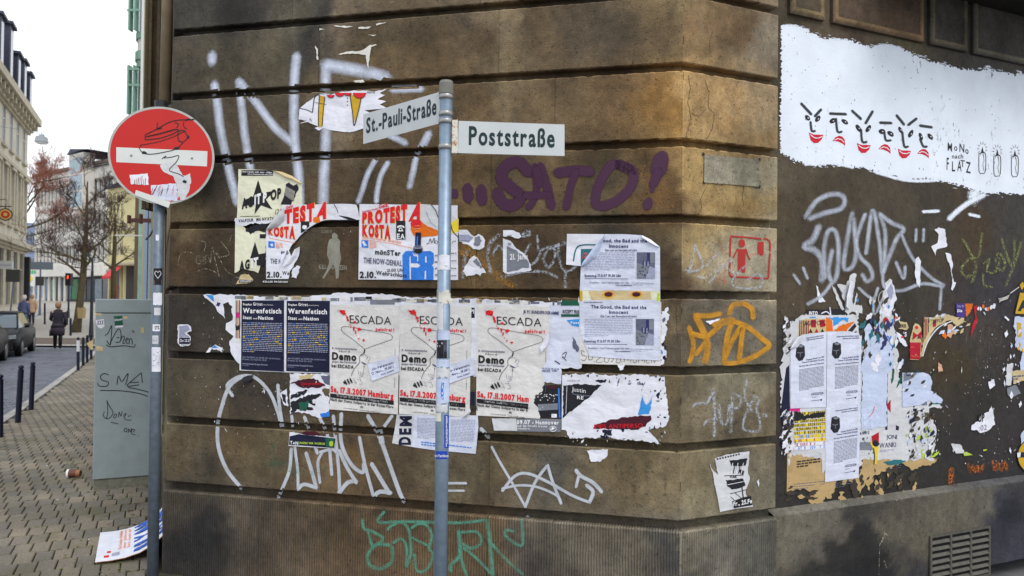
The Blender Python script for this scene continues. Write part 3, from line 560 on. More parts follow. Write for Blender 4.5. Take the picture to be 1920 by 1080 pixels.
graf([(1.6, [(1395, 712), (1405, 720), (1412, 708), (1420, 720), (1428, 710), (1436, 722), (1446, 712), (1448, 724)])], CHK, SQ, 'small scratched word in the corner of a pier block')
# cemented repair panel on the pier
M = MB(); PT = stone_mat('repair_mortar', lo=.8, hi=1.25)
sheet(M, [(1321, 290), (1423, 299), (1423, 350), (1320, 342)], PT, SQ, .003, 12, 6, wob=.003)
o = M.build('repair_panel'); tint(o.data, np.array([(1340., 320.), (1400., 320.)]), np.array([lin((148, 140, 118)), lin((134, 128, 106))])); child(o, bld, Cc)
for x, y in ((1319, 289), (1424, 299), (1424, 350), (1320, 342)): M = MB(); poly(M, blob(x, y, 2.6, 3), K, SQ, .0045); child(M.build('dowel_hole'), bld, Cc)
# white painted field on the right wall
SR = PR; rr = random.Random(5)
def thin_paint(n, col):
    m, nt, bs, out = newmat(n); rgb = nd(nt, 'ShaderNodeRGB'); rgb.outputs[0].default_value = (*lin(col), 1)
    nt.links.new(vmul(nt, rgb.outputs[0], mr(nt, noise(nt, 5, 6), .3, .7, .9, 1.03)), bs.inputs['Base Color']); bs.inputs['Roughness'].default_value = .7
    a = mth(nt, 'MULTIPLY', mr(nt, noise(nt, 30, 8, .8, stretch=(1.4, 1.4, .6)), .40, .43, 0, 1), 1.0); b = mr(nt, noise(nt, 2.6, 6, .75, stretch=(1.6, 1.6, .6)), .40, .44, 0, 1)
    v = mth(nt, 'MAXIMUM', a, b); bump(nt, bs, noise(nt, 70, 4, .6, stretch=(.4, .4, 2.5)), .5, .003)
    tr = nd(nt, 'ShaderNodeBsdfTransparent'); ms = nd(nt, 'ShaderNodeMixShader'); nt.links.new(v, ms.inputs[0]); nt.links.new(tr.outputs[0], ms.inputs[1]); nt.links.new(bs.outputs[0], ms.inputs[2]); nt.links.new(ms.outputs[0], out.inputs[0]); return m
WP = thin_paint('white_wallpaint', (226, 234, 246)); WPS = spray('white_brushed', (226, 234, 246), .35, .5, 1.6, 210, (.95, 1))
edge_top = [(1465, 47), (1490, 50), (1520, 62), (1545, 74), (1560, 73), (1585, 74), (1615, 82), (1645, 91), (1652, 83), (1690, 90), (1720, 106), (1740, 115), (1775, 122), (1800, 130), (1848, 132), (1851, 124), (1865, 134), (1905, 142), (1909, 136), (1960, 148), (1990, 152)]
edge_bot = [(1990, 366), (1960, 364), (1920, 365), (1880, 362), (1850, 362), (1836, 358), (1815, 352), (1790, 345), (1750, 335), (1720, 334), (1700, 338), (1672, 330), (1640, 320), (1620, 314), (1590, 312), (1560, 305), (1535, 312), (1515, 308), (1490, 300), (1463, 287)]
M = MB(); poly(M, jag(edge_top+edge_bot, 2.6, 2.0, 3), WP, SR, .003)
for i in range(300):
    e_ = rr.choice([edge_top, edge_top, edge_bot]); k = rr.randrange(len(e_)-1); q = rr.random(); x = lerp(e_[k][0], e_[k+1][0], q); y = lerp(e_[k][1], e_[k+1][1], q)+rr.gauss(0, 3); l_ = rr.uniform(1, 6); h_ = rr.uniform(.3, 1.1)
    if x > 1468: poly(M, [(x-l_, y-rr.uniform(0, 1)), (x, y-h_), (x+l_, y+rr.uniform(0, 2.4)), (x, y+h_)], WP, SR, .0032+i*.000003)
o = M.build('white_painted_field'); child(o, bld, Cc)
graf([(9, [(1468, 50), (1485, 49), (1515, 58)]), (9, [(1640, 88), (1665, 86), (1690, 92)]), (8, [(1510, 308), (1560, 306), (1600, 314)]), (8, [(1640, 322), (1700, 338), (1760, 338)]), (30, [(1828, 362), (1826, 372)]), (13, [(1845, 366), (1820, 378), (1800, 392), (1780, 410)]), (8, [(1731, 397), (1760, 396)]), (8, [(1818, 402), (1836, 406)])], WPS, SR, 'dry brushed ragged edge of the white field', off=.0024, name='brush_edge')
M = MB(); rr = random.Random(5); GR_ = ink('paint_gap', (96, 104, 112))
for i in range(90):
    x = rr.gauss(1490, 30) if i < 40 else rr.uniform(1470, 1920); y0_ = 55+(x-1470)*.2; y1_ = 295+(x-1470)*.15; y = rr.uniform(y0_+8, y1_-8); 
    if x < 1470: continue
    s_ = rr.uniform(.5, 1.3); poly(M, blob(x, y, s_*.7, s_*1.3, 5, .4, i), GR_, SR, .0036)
child(M.build('paint_gap', kind='stuff'), bld, Cc)
M = MB(); SBK = spray('stencil_black', (30, 38, 44), .05, .5, .5, 300, (.85, 1)); LIP = spray('stencil_crimson', (198, 22, 52), -.5, .2, .2, 300, (.95, 1))
f4 = 470/1920.
def fp(x, y): return (1450+x*f4, 170+y*f4)
KR2 = ink('stencil_lip', (196, 18, 48))
faces = [dict(brow=[[(215, 100), (290, 180)], [(365, 145), (320, 195)]], eyes=[(262, 208, 24, 12, .9), (340, 215, 26, 13, -.9)], nose=[(285, 240), (295, 308), (318, 308)], lip=(330, 362, 55, 1)),
         dict(brow=[[(435, 175), (555, 180)]], eyes=[(455, 230, 26, 14, -.5), (548, 238, 28, 12, .6)], nose=[(480, 215), (492, 312), (522, 314)], lip=(503, 382, 52, -1)),
         dict(brow=[[(605, 155), (670, 215)], [(760, 160), (708, 248)]], eyes=[(652, 288, 32, 12, 1.0), (728, 290, 30, 12, -1.0)], nose=[(672, 300), (682, 390), (714, 392)], lip=(695, 440, 52, 1)),
         dict(brow=[[(820, 245), (902, 248)]], eyes=[(832, 312, 24, 15, 0), (898, 330, 28, 13, .7)], nose=[(850, 315), (862, 378), (898, 380)], lip=(853, 445, 50, -1)),
         dict(brow=[[(945, 190), (1000, 258)], [(1095, 215), (1035, 262)]], eyes=[(973, 300, 26, 10, 1.1), (1052, 330, 32, 12, -1.1)], nose=[(988, 320), (1003, 425), (1030, 428)], lip=(1006, 482, 50, 1)),
         dict(brow=[[(1125, 268), (1212, 280)]], eyes=[(1130, 350, 30, 10, 1.2), (1202, 352, 28, 12, .9)], nose=[(1125, 370), (1148, 425), (1175, 428)], lip=(1148, 480, 48, -1))]
for i, F_ in enumerate(faces):
    M = MB()
    for b in F_['brow']: stroke(M, [fp(*p) for p in b], 6.5, SBK, SR, .004)
    for ex, ey, rx, ry, ro in F_['eyes']:
        c = fp(ex, ey); poly(M, blob(c[0], c[1], rx*f4*1.05, ry*f4*1.35, 12, .06, i, ro), K, SR, .004); poly(M, blob(c[0]+1.4, c[1]+.2, 1.5, 1.0, 8, .1, i, ro), W_, SR, .0043)
    stroke(M, [fp(*p) for p in F_['nose']], 5.5, SBK, SR, .004, step=2)
    lx, ly, lr, sg = F_['lip']; kx = lr/55
    if sg > 0: sh = [(-58, -42), (-20, -26), (15, -26), (54, -24), (42, 10), (12, 38), (-20, 40), (-45, 15)]; ln_ = [(-45, -25), (-15, -2), (20, 0), (45, -12)]
    else: sh = [(-53, 3), (-28, -27), (0, -40), (27, -32), (47, -7), (50, 42), (27, 23), (-13, 6)]; ln_ = [(-40, -2), (-10, -16), (20, -8), (42, 14)]
    poly(M, [fp(lx+x*kx, ly+y*kx) for x, y in sh], KR2, SR, .004); stroke(M, [fp(lx+x*kx, ly+y*kx) for x, y in ln_], 1.6, KW, SR, .0045, line=True)
    child(M.build('stencil_face', edge=True, label=['stencilled face with slanted brows and red grin, leftmost', 'stencilled face with flat brow and red downturned lips, second from left', 'stencilled face with V brows and wide red grin, third from left', 'stencilled face with round staring eye and red downturned lips, fourth from left', 'stencilled face with narrow eyes and red grin, fifth from left', 'stencilled face with smudged brow and red downturned lips, rightmost'][i]), bld, Cc)
M = MB()
for s_, x0, y0, x1, y1, h in (('M', 1777, 282, 1785, 284, 15), ('o', 1789, 282, 1795, 283, 12), ('N', 1799, 284, 1808, 286, 15), ('o', 1810, 287, 1816, 289, 12), ('nach', 1785, 297, 1806, 297, 8), ('F', 1775, 318, 1779, 318, 22), ('L', 1785, 321, 1791, 321, 18), ('A', 1795, 320, 1803, 321, 19), ('T', 1801, 312, 1809, 313, 12), ('Z', 1811, 323, 1820, 325, 20)):
    txt(M, s_, (x0, y0), (x1, y1), h, K, SR, .004, bold=.012)
child(M.build('lettering', label='loose black handwriting Mono nach Flatz'), bld, Cc)
for i, (cx, cy) in enumerate(((1842, 0), (1870, 5), (1903, 6))):
    M = MB(); x0, x1 = cx-6.5, cx+5.5; y0 = 288+cy; y1 = 322+cy
    Lp(M, [(x0, y0), (x0+.5, y1), (cx, y1+3), (x1, y1-1), (x1, y0), (x0, y0)], 1.4, K, SR, .004, step=3); Lp(M, [(cx+2, y0+2), (cx+3, y0+14), (cx+1, y0+20), (cx+3, y1-2)], .8, K, SR, .004)
    for k in range(22):
        a = k/22*2*math.pi; r0, r1 = 7.5, 9+3.2*(k % 2)+1.2*math.sin(k*3); ex, ey = cx, y0-9
        poly(M, [(ex+r0*math.cos(a-.09)*.85, ey+r0*math.sin(a-.09)*1.2), (ex+r1*math.cos(a)*.85, ey+r1*math.sin(a)*1.2), (ex+r0*math.cos(a+.09)*.85, ey+r0*math.sin(a+.09)*1.2)], K, SR, .004)
    poly(M, [(cx-3, y0-1), (cx, y0-13), (cx+3, y0-1)], K, SR, .004)
    child(M.build('stencil_candle', label=['black outlined candle stencil nearest the handwriting', 'black outlined candle stencil in the middle of three', 'black outlined candle stencil at the right edge'][i]), bld, Cc)
graf([(13, [(1511, 407), (1530, 378), (1560, 364), (1582, 370), (1578, 390), (1545, 400), (1518, 410)]), (16, [(1535, 425), (1524, 450), (1508, 462), (1528, 470), (1542, 490), (1541, 525)]), (12, [(1548, 520), (1545, 470), (1552, 435), (1565, 432), (1572, 460), (1570, 510), (1562, 528), (1553, 510), (1560, 470)]), (12, [(1598, 400), (1590, 440), (1582, 500), (1598, 500), (1605, 470), (1600, 410)]), (11, [(1622, 402), (1606, 450), (1612, 480), (1630, 500), (1636, 520), (1625, 528), (1617, 515)]), (11, [(1624, 475), (1636, 395), (1648, 450), (1654, 512)]), (11, [(1650, 402), (1660, 440), (1656, 510)]), (12, [(1650, 402), (1672, 418), (1694, 430), (1680, 450), (1655, 512)]), (9, [(1690, 440), (1712, 485), (1745, 520), (1770, 535)]), (9, [(1680, 492), (1694, 522), (1697, 500)]), (9, [(1655, 515), (1660, 540), (1690, 545), (1730, 532), (1768, 538)]), (8, [(1718, 430), (1717, 452)]), (8, [(1732, 430), (1731, 452)]), (8, [(1488, 515), (1500, 532)]), (8, [(1506, 502), (1514, 522)]), (8, [(1610, 540), (1636, 560), (1646, 540)]), (10, [(1560, 530), (1540, 555), (1515, 570)]), (7, [(1637, 560), (1640, 590), (1655, 560)]), (8, [(1765, 540), (1762, 580)])], SILD, SR, 'wide dusty white tag on the brown plaster under the white field', off=.004)
graf([(7, [(1805, 448), (1815, 465), (1830, 500), (1822, 530)]), (7, [(1841, 438), (1835, 480), (1818, 485), (1802, 505), (1812, 520), (1828, 510)]), (6, [(1845, 495), (1856, 485), (1850, 508), (1868, 508), (1875, 480)]), (7, [(1866, 492), (1872, 475), (1884, 490), (1880, 508), (1868, 500)]), (7, [(1878, 448), (1888, 480), (1900, 500), (1902, 450)]), (7, [(1915, 455), (1900, 500), (1886, 535)]), (6, [(1843, 515), (1846, 535), (1860, 538)])], YG, SR, 'yellow green sprayed tag at the right edge', off=.004)
graf([(3, [(1845, 610), (1838, 640), (1850, 640), (1855, 605), (1848, 600)]), (3, [(1815, 595), (1812, 640)]), (3, [(1868, 605), (1862, 640), (1875, 645), (1880, 605), (1870, 600)]), (3, [(1828, 638), (1830, 610), (1840, 600)]), (3, [(1856, 640), (1850, 680), (1836, 690), (1832, 665), (1850, 648)])], spray('spray_faint_grey', (130, 130, 126), .0, 1.2, .5, 300, (.3, .7), wear=.3), SR, 'faint grey looping scribble on the dark plaster', off=.004)
graf([(14, [(1784, 880), (1783, 905)]), (9, [(1816, 872), (1819, 885), (1824, 874), (1828, 886), (1833, 874), (1838, 885), (1844, 872)]), (10, [(1862, 866), (1866, 882), (1872, 868), (1878, 882), (1884, 866), (1888, 880)])], spray('spray_rustorange', (190, 100, 14), .1, .7, .5, 200, (.6, 1), wear=.2), SR, 'short rust orange sprayed marks just above the plinth', off=.004)
graf([(4, [(1660, 1000), (1655, 1010), (1650, 1022)]), (2, [(1649, 1022), (1648, 1080)]), (3, [(1658, 998), (1664, 1004)]), (3, [(1658, 1052), (1662, 1065)]), (4, [(1680, 938), (1695, 934), (1705, 932)]), (5, [(1552, 957), (1554, 956)])], CHK, PN, 'dribble of white paint down the dark plinth', off=.004)
# ------------------------------------------------------------------ posters and paper remains (each sheet a thing)
def sheetobj(name, label, paper_fn, print_fn=None, cat='poster', group=None, prints='print'):
    M = MB(); paper_fn(M)
    c = sum((Vector(v) for v in M.v), Vector())/len(M.v)
    inv = Matrix.Translation(-c); o = M.build(name, label=label, cat=cat, group=group, inv=inv); o.location = c
    if print_fn:
        M2 = MB(); print_fn(M2); M2.build(prints, parent=o, inv=inv)
    return o
def Q4(q):
    return lambda u, v: (lerp(lerp(q[0][0], q[1][0], u), lerp(q[3][0], q[2][0], u), v), lerp(lerp(q[0][1], q[1][1], u), lerp(q[3][1], q[2][1], u), v))
def strip2(M, A, B, mat, S, o0, h, n=6, o1=None):
    """curled flap between polyline A (on the sheet) and B (free edge); the free edge stands h metres off"""
    m = len(A); vs = []
    for j in range(n+1):
        t = j/n
        for a, b in zip(A, B): vs.append(S(lerp(a[0], b[0], t), lerp(a[1], b[1], t), o0+h*math.sin(t*math.pi*.62)))
    M.add(vs, [(j*m+i, j*m+i+1, (j+1)*m+i+1, (j+1)*m+i) for j in range(n) for i in range(m-1)], mat)
S_ = lambda x, y, o=0: PP.at(x, y, o+.002)          # bridges the grooves
SQf = lambda x, y, o=0: PQ.at(x, y, o+.002)
B1, B2, B3, B4 = .0012, .0022, .0036, .005
# white and torn base sheets, lower belt
def f(M):
    poly(M, jag([(381, 553), (420, 552), (500, 556), (560, 557), (620, 553), (640, 549), (735, 552), (760, 556), (880, 560), (1000, 566), (1090, 566), (1090, 690), (1052, 690), (1052, 708), (620, 700), (452, 690), (434, 664), (430, 640), (438, 630), (423, 618), (424, 606), (436, 600), (436, 575), (428, 566), (418, 570), (422, 598), (412, 588), (404, 575), (395, 566)], 1.6, 6, 4), W_, S_, B1)
def g(M):
    poly(M, [(386, 553), (400, 553), (401, 566)], CYAN, S_, B2); poly(M, jag([(408, 566), (414, 568), (410, 575), (404, 573)], 1, 3), KN, S_, B2)
    for i in range(60):
        x = rr.uniform(440, 1060); rect(M, x, 553+(x-440)*.018+rr.uniform(0, 3), x+rr.uniform(3, 22), 556+(x-440)*.018+rr.uniform(2, 6), rr.choice([WBR, KG, WG, GRYP, BEI, WBR]), S_, B2)
    rect(M, 694, 562, 740, 571, GRYP, S_, B2*1.1); rect(M, 686, 556, 697, 561, BLKP, S_, B2*1.1); rect(M, 880, 577, 890, 596, NAVY, S_, B2); rect(M, 882, 735, 890, 760, NAVY, S_, B2)
    txt(M, 'PI', (881, 588), (889, 588), 8, KW, S_, B3, .02); txt(M, 'UUR', (882, 770), (896, 770), 8, K, S_, B3, .02)
sheetobj('poster', 'long ragged white layer of old posters behind the belt of demo posters', f, g, 'poster')
sheetobj('poster', 'narrow red and cream striped poster edge left of the navy posters', lambda M: poly(M, jag([(441, 562), (451, 560), (451, 642), (446, 640), (441, 628)], .8, 5, 2), CRM, S_, B2),
         lambda M: [rect(M, 442+i*3.2, 563, 443.6+i*3.2, 634, KR if i % 2 else K, S_, B3) for i in range(3)]+[poly(M, blob(446, 590, 4, 6, 8, .3), MAG, S_, B3*1.1), poly(M, [(441, 608), (446, 612), (450, 606), (448, 618), (442, 620)], K, S_, B3*1.1)])
sheetobj('paper_scrap', 'blue and white torn scrap low on the dark left block', lambda M: poly(M, jag([(386, 661), (392, 652), (404, 646), (417, 652), (416, 661), (406, 655), (398, 654), (394, 660)], 1.2, 3, 3), W_, S_, B1), lambda M: poly(M, [(396, 653), (402, 647), (409, 652)], CYAN, S_, B2), 'paper scrap')
def f(M): poly(M, jag([(333, 609), (340, 608), (352, 608), (358, 612), (359, 621), (350, 625), (357, 631), (357, 646), (352, 649), (338, 649), (333, 643)], .8, 4, 5), W_, S_, B1)
def g(M): poly(M, jag([(336, 611), (352, 610), (356, 618), (346, 624), (355, 632), (336, 632)], .7, 4, 2), KLB, S_, B2); rect(M, 336, 633, 356, 645, NAVY, S_, B2); txt(M, 'Do 22.0', (338, 641), (355, 641), 5, KW, S_, B3, .02); txt(M, 'MKN', (340, 648), (352, 648), 2, K, S_, B3)
sheetobj('sticker', 'small rounded torn sticker reading Do 22.0 at the far left', f, g, 'sticker')
# navy lecture posters
def navy(q, qi, label):
    P = Q4(qi); u = lambda x, y: P((x-105)/357, (y-105)/595)
    def g(M):
        poly(M, list(qi), NAVY, S_, B3)
        def T(s, x0, y0, x1, y1, h, b=.0, m=KW): txt(M, s, u(x0, y0), u(x1, y1), h/4.5, m, S_, B4, b)
        T('Stephan', 117, 145, 190, 147, 17, .02); T('Grigat', 202, 147, 280, 149, 24, .02); T('(Wien/Tel Aviv)', 285, 147, 370, 148, 9)
        T('Warenfetisch', 117, 211, 438, 215, 40, .03); T('Staat', 117, 263, 190, 265, 26, .03); T('und', 202, 264, 235, 265, 13, .02); T('Nation', 245, 266, 370, 268, 28, .03)
        lines(M, [u(117, 290), u(447, 294), u(447, 556), u(117, 550)], 17, KLB, S_, B4, 3, .42, 2, 7, 1, .3, [KB, KY, KLB])
        T('Am 21.11.2007 um 20.00 Uhr im Infoladen', 117, 597, 430, 600, 13, 0, KLB); T('Bremen, St.-Pauli Str. 10-12', 117, 615, 315, 617, 13, 0, KLB); T('Antinationale Gruppe Bremen', 117, 653, 325, 655, 13, .02, KLB); T('anti-gruppe', 117, 665, 170, 666, 7, 0, KLB)
    sheetobj('poster', label, lambda M: sheet(M, q, W_, S_, B2, wob=0), g, 'poster', 'navy lecture posters')
navy([(450.5, 562), (534.5, 562), (534, 698), (449, 694.5)], [(453, 563.5), (532.7, 563), (532.5, 697), (451.8, 693)], 'navy poster with white heading Warenfetisch, left one of the pair')
navy([(535.5, 561), (620, 562.5), (619, 700.5), (535, 698)], [(537.5, 564), (618.5, 564), (617.8, 699), (536.5, 696)], 'navy poster with white heading Warenfetisch, right one beside the hanger drawing')
# demo posters with hanger and raccoon
def demo(q, label, cut=None, flap=None, sticker=True, seed=0, torn=None):
    P = Q4(q); u = lambda x, y: P((x-858)/578, (y-145)/897)
    SS = S_
    keep = (lambda x, y: True) if cut is None else cut
    def T(M, s, x0, y0, x1, y1, h, b, m):
        xs = [x0+(x1-x0)*i/len(s) for i in range(len(s))]
        n = len(s)
        while n and not keep(x0+(x1-x0)*(n-.3)/len(s), (y0+y1)/2): n -= 1
        if n: 
            e = n/len(s); txt(M, s[:n], u(x0, y0), u(lerp(x0, x1, e), lerp(y0, y1, e)), h/4.5, m, SS, B4, b)
    def g(M):
        T(M, 'ESCADA', 1018, 300, 1368, 305, 68, -.004, K); T(M, 'pelzfrei !', 1238, 357, 1395, 360, 27, .03, KR)
        Lp(M, [u(*p) for p in ((1146, 515), (1050, 440), (962, 378), (948, 350), (968, 330), (1050, 335), (1150, 352), (1250, 365), (1350, 380), (1382, 405), (1375, 425), (1260, 470), (1146, 515))], .8, K, SS, B4)
        Lp(M, [u(*p) for p in ((1146, 515), (1138, 548), (1118, 565), (1104, 590), (1108, 625), (1085, 655), (1060, 690), (1045, 720), (1038, 748))], .9, K, SS, B4)
        Lp(M, [u(*p) for p in ((1150, 520), (1142, 552))], 1.6, K, SS, B4*1.05)
        for pl in ([(1118, 570), (1150, 560), (1172, 578), (1165, 600)], [(1165, 600), (1178, 578), (1195, 575), (1190, 600), (1175, 618), (1190, 625), (1170, 640), (1145, 640), (1128, 625)], [(1145, 640), (1142, 690), (1135, 740), (1100, 760)], [(1095, 700), (1100, 730)], [(1112, 705), (1120, 735), (1105, 740)], [(1130, 710), (1128, 742)], [(1055, 765), (1080, 800), (1085, 812), (1060, 795)], [(1110, 770), (1128, 795), (1130, 812), (1108, 810)], [(1085, 770), (1100, 775), (1120, 768)]): Lp(M, [u(*p) for p in pl], .55, KG, SS, B4)
        poly(M, [u(*p) for p in ((1120, 618), (1150, 632), (1168, 640), (1150, 645), (1130, 636))], KG, SS, B4); poly(M, [u(*p) for p in blob(1145, 662, 5, 5, 6)], K, SS, B4)
        for x, y in ((1036, 785), (1014, 795), (992, 805)): poly(M, [u(*p) for p in blob(x, y, 7.5, 25, 8, .15, 2, -.5)], K, SS, B4)
        poly(M, [u(*p) for p in blob(978, 805, 8, 14, 7, .2, 3, -.5)], K, SS, B4)
        for x, y, a, b in ((958, 208, 26, 22), (940, 200, 12, 8), (975, 222, 10, 9), (995, 252, 11, 14), (1002, 275, 9, 13), (1060, 290, 12, 10), (1097, 348, 15, 15), (1053, 345, 8, 20), (1068, 375, 6, 18), (1097, 428, 7, 6), (1137, 440, 10, 9), (1028, 330, 4, 14), (925, 190, 4, 3), (985, 235, 5, 6), (1014, 245, 3, 5), (1078, 405, 3, 4), (1018, 312, 3, 8), (1110, 350, 8, 5)):
            poly(M, [u(*p) for p in blob(x, y, a, b, 10, .32, seed+y)], KR, SS, B4*1.08)
        for x, y in ((918, 197), (930, 235), (975, 180), (1005, 170), (985, 195), (950, 250)): poly(M, [u(*p) for p in blob(x, y, 2.4, 2.4, 5)], K, SS, B4)
        T(M, '8. Antispeziesistische', 873, 525, 1080, 526, 17, .03, KG); T(M, 'Nord', 930, 548, 1022, 549, 14, .01, K); T(M, 'Demo', 873, 613, 1078, 615, 58, .05, K); T(M, 'gegen den Pelzhandel', 873, 638, 1078, 640, 15, .03, KG); T(M, 'bei ESCADA', 870, 680, 1057, 684, 27, .04, K)
        T(M, 'Sa, 17.11.2007', 865, 890, 1165, 905, 46, .045, KR); T(M, 'Hamburg', 1182, 906, 1397, 918, 48, .045, KR)
        xb = 1400
        while not keep(xb, 935): xb -= 8
        poly(M, [u(862, 905), u(xb, 905+(xb-862)*.048), u(xb, 967), u(862, 940)], K, SS, B4)
        T(M, 'Treffen: 13:30 Uhr Hbf (Ausgang City)', 915, 930, 1345, 952, 19, .03, KW)
        for q_ in [0]:
            pass
        T(M, 'Nach der Demo Soliparty in der Roten Flora', 862, 966, 1398, 994, 21, .03, K); T(M, 'www.antifreie.tk', 975, 1025, 1095, 1030, 9, .02, K); T(M, 'www.escada-campaign.org', 1110, 1033, 1290, 1041, 9, .02, K)
        Lp(M, [u(*p) for p in ((1118, 1012), (1128, 1002), (1125, 992), (1130, 1002), (1140, 1014))], .9, K, SS, B4); Lp(M, [u(1116, 999), u(1142, 999)], .9, K, SS, B4)
        for y in (500, 740): lines(M, [u(1402, y), u(1408, y), u(1408, y+90), u(1402, y+90)], 14, KG, SS, B4, 2, .5, 1, 2)
    def pf(M):
        if torn: poly(M, torn, ESC, S_, B2)
        else: sheet(M, q, ESC, S_, B2, wob=.0016, seed=seed)
        if flap: flap(M)
    return sheetobj('poster', label, pf, g if not torn else (lambda M: (g(M))), 'poster', 'fur protest demo posters')
# text must sit just above its sheet: the band text uses a slightly larger offset
demo([(620.5, 571), (749, 573), (746, 777), (617.8, 767.5)], 'white demo poster with hanger drawing and red date, next to the navy posters', seed=1)
demo([(750.8, 571), (884, 574), (880.5, 782), (748, 776)], 'white demo poster with hanger drawing behind the street sign pole', seed=2,
     flap=lambda M: strip2(M, [(880, 762), (868, 779)], [(883, 772), (866, 784)], WG, S_, B4, .012))
demo([(893.5, 571), (1032, 575), (1029, 787), (893, 779)], 'white demo poster with torn right edge, rightmost of the three hanger posters', seed=3, cut=lambda x, y: x < 1395-(max(0, y-760)*.55) and (y < 800 or x < 1275),
     torn=[(893.5, 571), (960, 572), (1029, 575), (1030, 610), (1029, 630), (1024, 650), (1028, 668), (1016, 695), (1020, 715)]+jag([(1020, 715), (1016, 735), (1003, 742), (1000, 755), (1010, 765), (1012, 783)], 2, 3, 4, closed=False)+[(1012, 785), (893, 779)],
     flap=lambda M: strip2(M, [(1029, 622), (1018, 642), (1012, 652)], [(1030, 635), (1025, 650), (1015, 661)], W_, S_, B4, .012))
def strip_sticker(q, label):
    P = Q4(q)
    sheetobj('sticker', label, lambda M: sheet(M, q, WB, S_, .0058, 4, 2), lambda M: [txt(M, s, P(.04, y), P(e, y), h, KN, S_, .0066, .03) for s, y, e, h in (('Info-Veranstaltung', .42, .97, 4.6), ('12. Nov., 19.00 Uhr', .66, .97, 4.6), ('Kurzschluss, Lahnstr. 16', .86, .99, 3.2))], 'sticker', 'tilted info strips on the demo posters')
strip_sticker([(689, 683), (745, 666), (749, 696), (697, 715)], 'tilted pale strip with meeting date pasted on the left hanger poster')
strip_sticker([(832, 686), (888, 670), (891, 702), (840, 720)], 'tilted pale strip with meeting date pasted right of the sign pole')
# torn cream posters
def star(cx, cy, k, tip): return [(cx+x*k, cy+y*k) for x, y in tip]
STAR = [(-.5, -35), (7, -10), (32, -15), (14, 2), (26.5, 21), (5, 13), (-7.5, 30), (-5, 12), (-32, 14), (-10, -3)]
def f(M):
    poly(M, jag([(447, 317), (507, 319), (540, 328), (566, 343), (566, 392), (540, 392), (520, 408), (516, 414), (444, 418)], .6, 9, 2, keep=(0, 7)), CRM, S_, B1)
    strip2(M, [(507, 319), (528, 322), (548, 330), (566, 343)], [(517, 321), (538, 334), (545, 335), (563, 344)], BEI, S_, B2, .010)
def g(M):
    rect(M, 452.5, 319, 512, 329.5, BLKP, S_, B2); txt(M, 'Uns! reicht mit uns - Alles', (453, 323), (510, 325), 3, KW, S_, B3, .02); txt(M, 'CD zur Demonstration zum Zweiten', (464, 327.5), (515, 328.5), 2.4, KW, S_, B3, .02)
    poly(M, star(484.5, 372, 1, STAR), K, S_, B2); txt(M, 'AG', (453, 391), (474, 386), 17, K, S_, B3, .06); txt(M, 'IT', (477, 384), (489, 380), 17, KW, S_, B3, .06); txt(M, 'P', (493, 379), (500, 377), 16, KW, S_, B3, .06); txt(M, 'OP', (507, 375), (527, 370), 17, K, S_, B3, .06)
    poly(M, [(459, 384), (471, 374), (470, 370), (458, 375)], K, S_, B2); poly(M, jag([(526, 384), (534, 360), (536, 345), (542, 342), (550, 348), (557, 345), (560, 352), (554, 368), (544, 386)], 1.2, 4, 3), BLKP, S_, B2)
    for i in range(9): Lp(M, [(538+i*1.8, 350+i), (534+i*1.9, 366+i*1.4)], .7, WBR, S_, B3)
    txt(M, 'i25', (516, 402), (530, 400), 9, K, S_, B2); Lp(M, [(450, 406), (488, 405)], 1, K, S_, B2); txt(M, 'VALPOUR   MA NYXTA', (447, 417), (514, 412), 5.5, K, S_, B3, .03)
sheetobj('poster', 'cream poster with black star and heading AGITPROP, the whole upper copy', f, g, 'poster', 'cream star posters')
def f(M):
    poly(M, jag([(441, 420), (455, 424), (470, 440), (478, 432), (498, 436), (499, 485), (488, 498), (484, 512), (476, 508), (454, 503), (440, 512)], 1, 5, 6, keep=(10,)), CRM, S_, B1)
    poly(M, jag([(441, 408), (500, 412), (516, 414), (500, 419), (470, 419), (455, 424), (441, 421)], 1.2, 4, 8), W_, S_, B2)
def g(M):
    poly(M, star(478.5, 486, .93, STAR[:3]+[(20, -2), (18, 12), (5, 13), (-10, -3)]), K, S_, B2); txt(M, 'AG', (448.5, 507), (468, 503), 16, K, S_, B3, .06); txt(M, 'IT', (471, 502), (484, 499), 16, KW, S_, B3, .06); txt(M, 'P', (490, 497), (498, 495), 16, K, S_, B3, .06)
    poly(M, jag([(460, 432), (475, 422), (500, 420), (503, 428), (485, 432), (470, 438)], 1.5, 3, 7), BLKP, S_, B2)
    rect(M, 487, 439, 498, 447, BLKP, S_, B2)
sheetobj('poster', 'torn cream star poster under the whole one, lower part ripped off', f, g, 'poster', 'cream star posters')
sheetobj('paper_scrap', 'small black strip on curled yellow paper under the torn star poster', lambda M: [poly(M, jag([(442, 533), (452, 515), (466, 514), (475, 525), (468, 531)], .8, 3), BEI, S_, B2), rect(M, 492, 526, 541, 530.5, BLKP, S_, B1)], lambda M: [poly(M, [(449, 524), (474, 525), (468, 530), (448, 530)], K, S_, B3), txt(M, 'SCHLACHT', (450, 529), (471, 529), 4, KW, S_, B4, .02), txt(M, 'KELLER FRODORF', (493, 529.5), (540, 530), 3, KW, S_, B3, .02)], 'paper scrap')
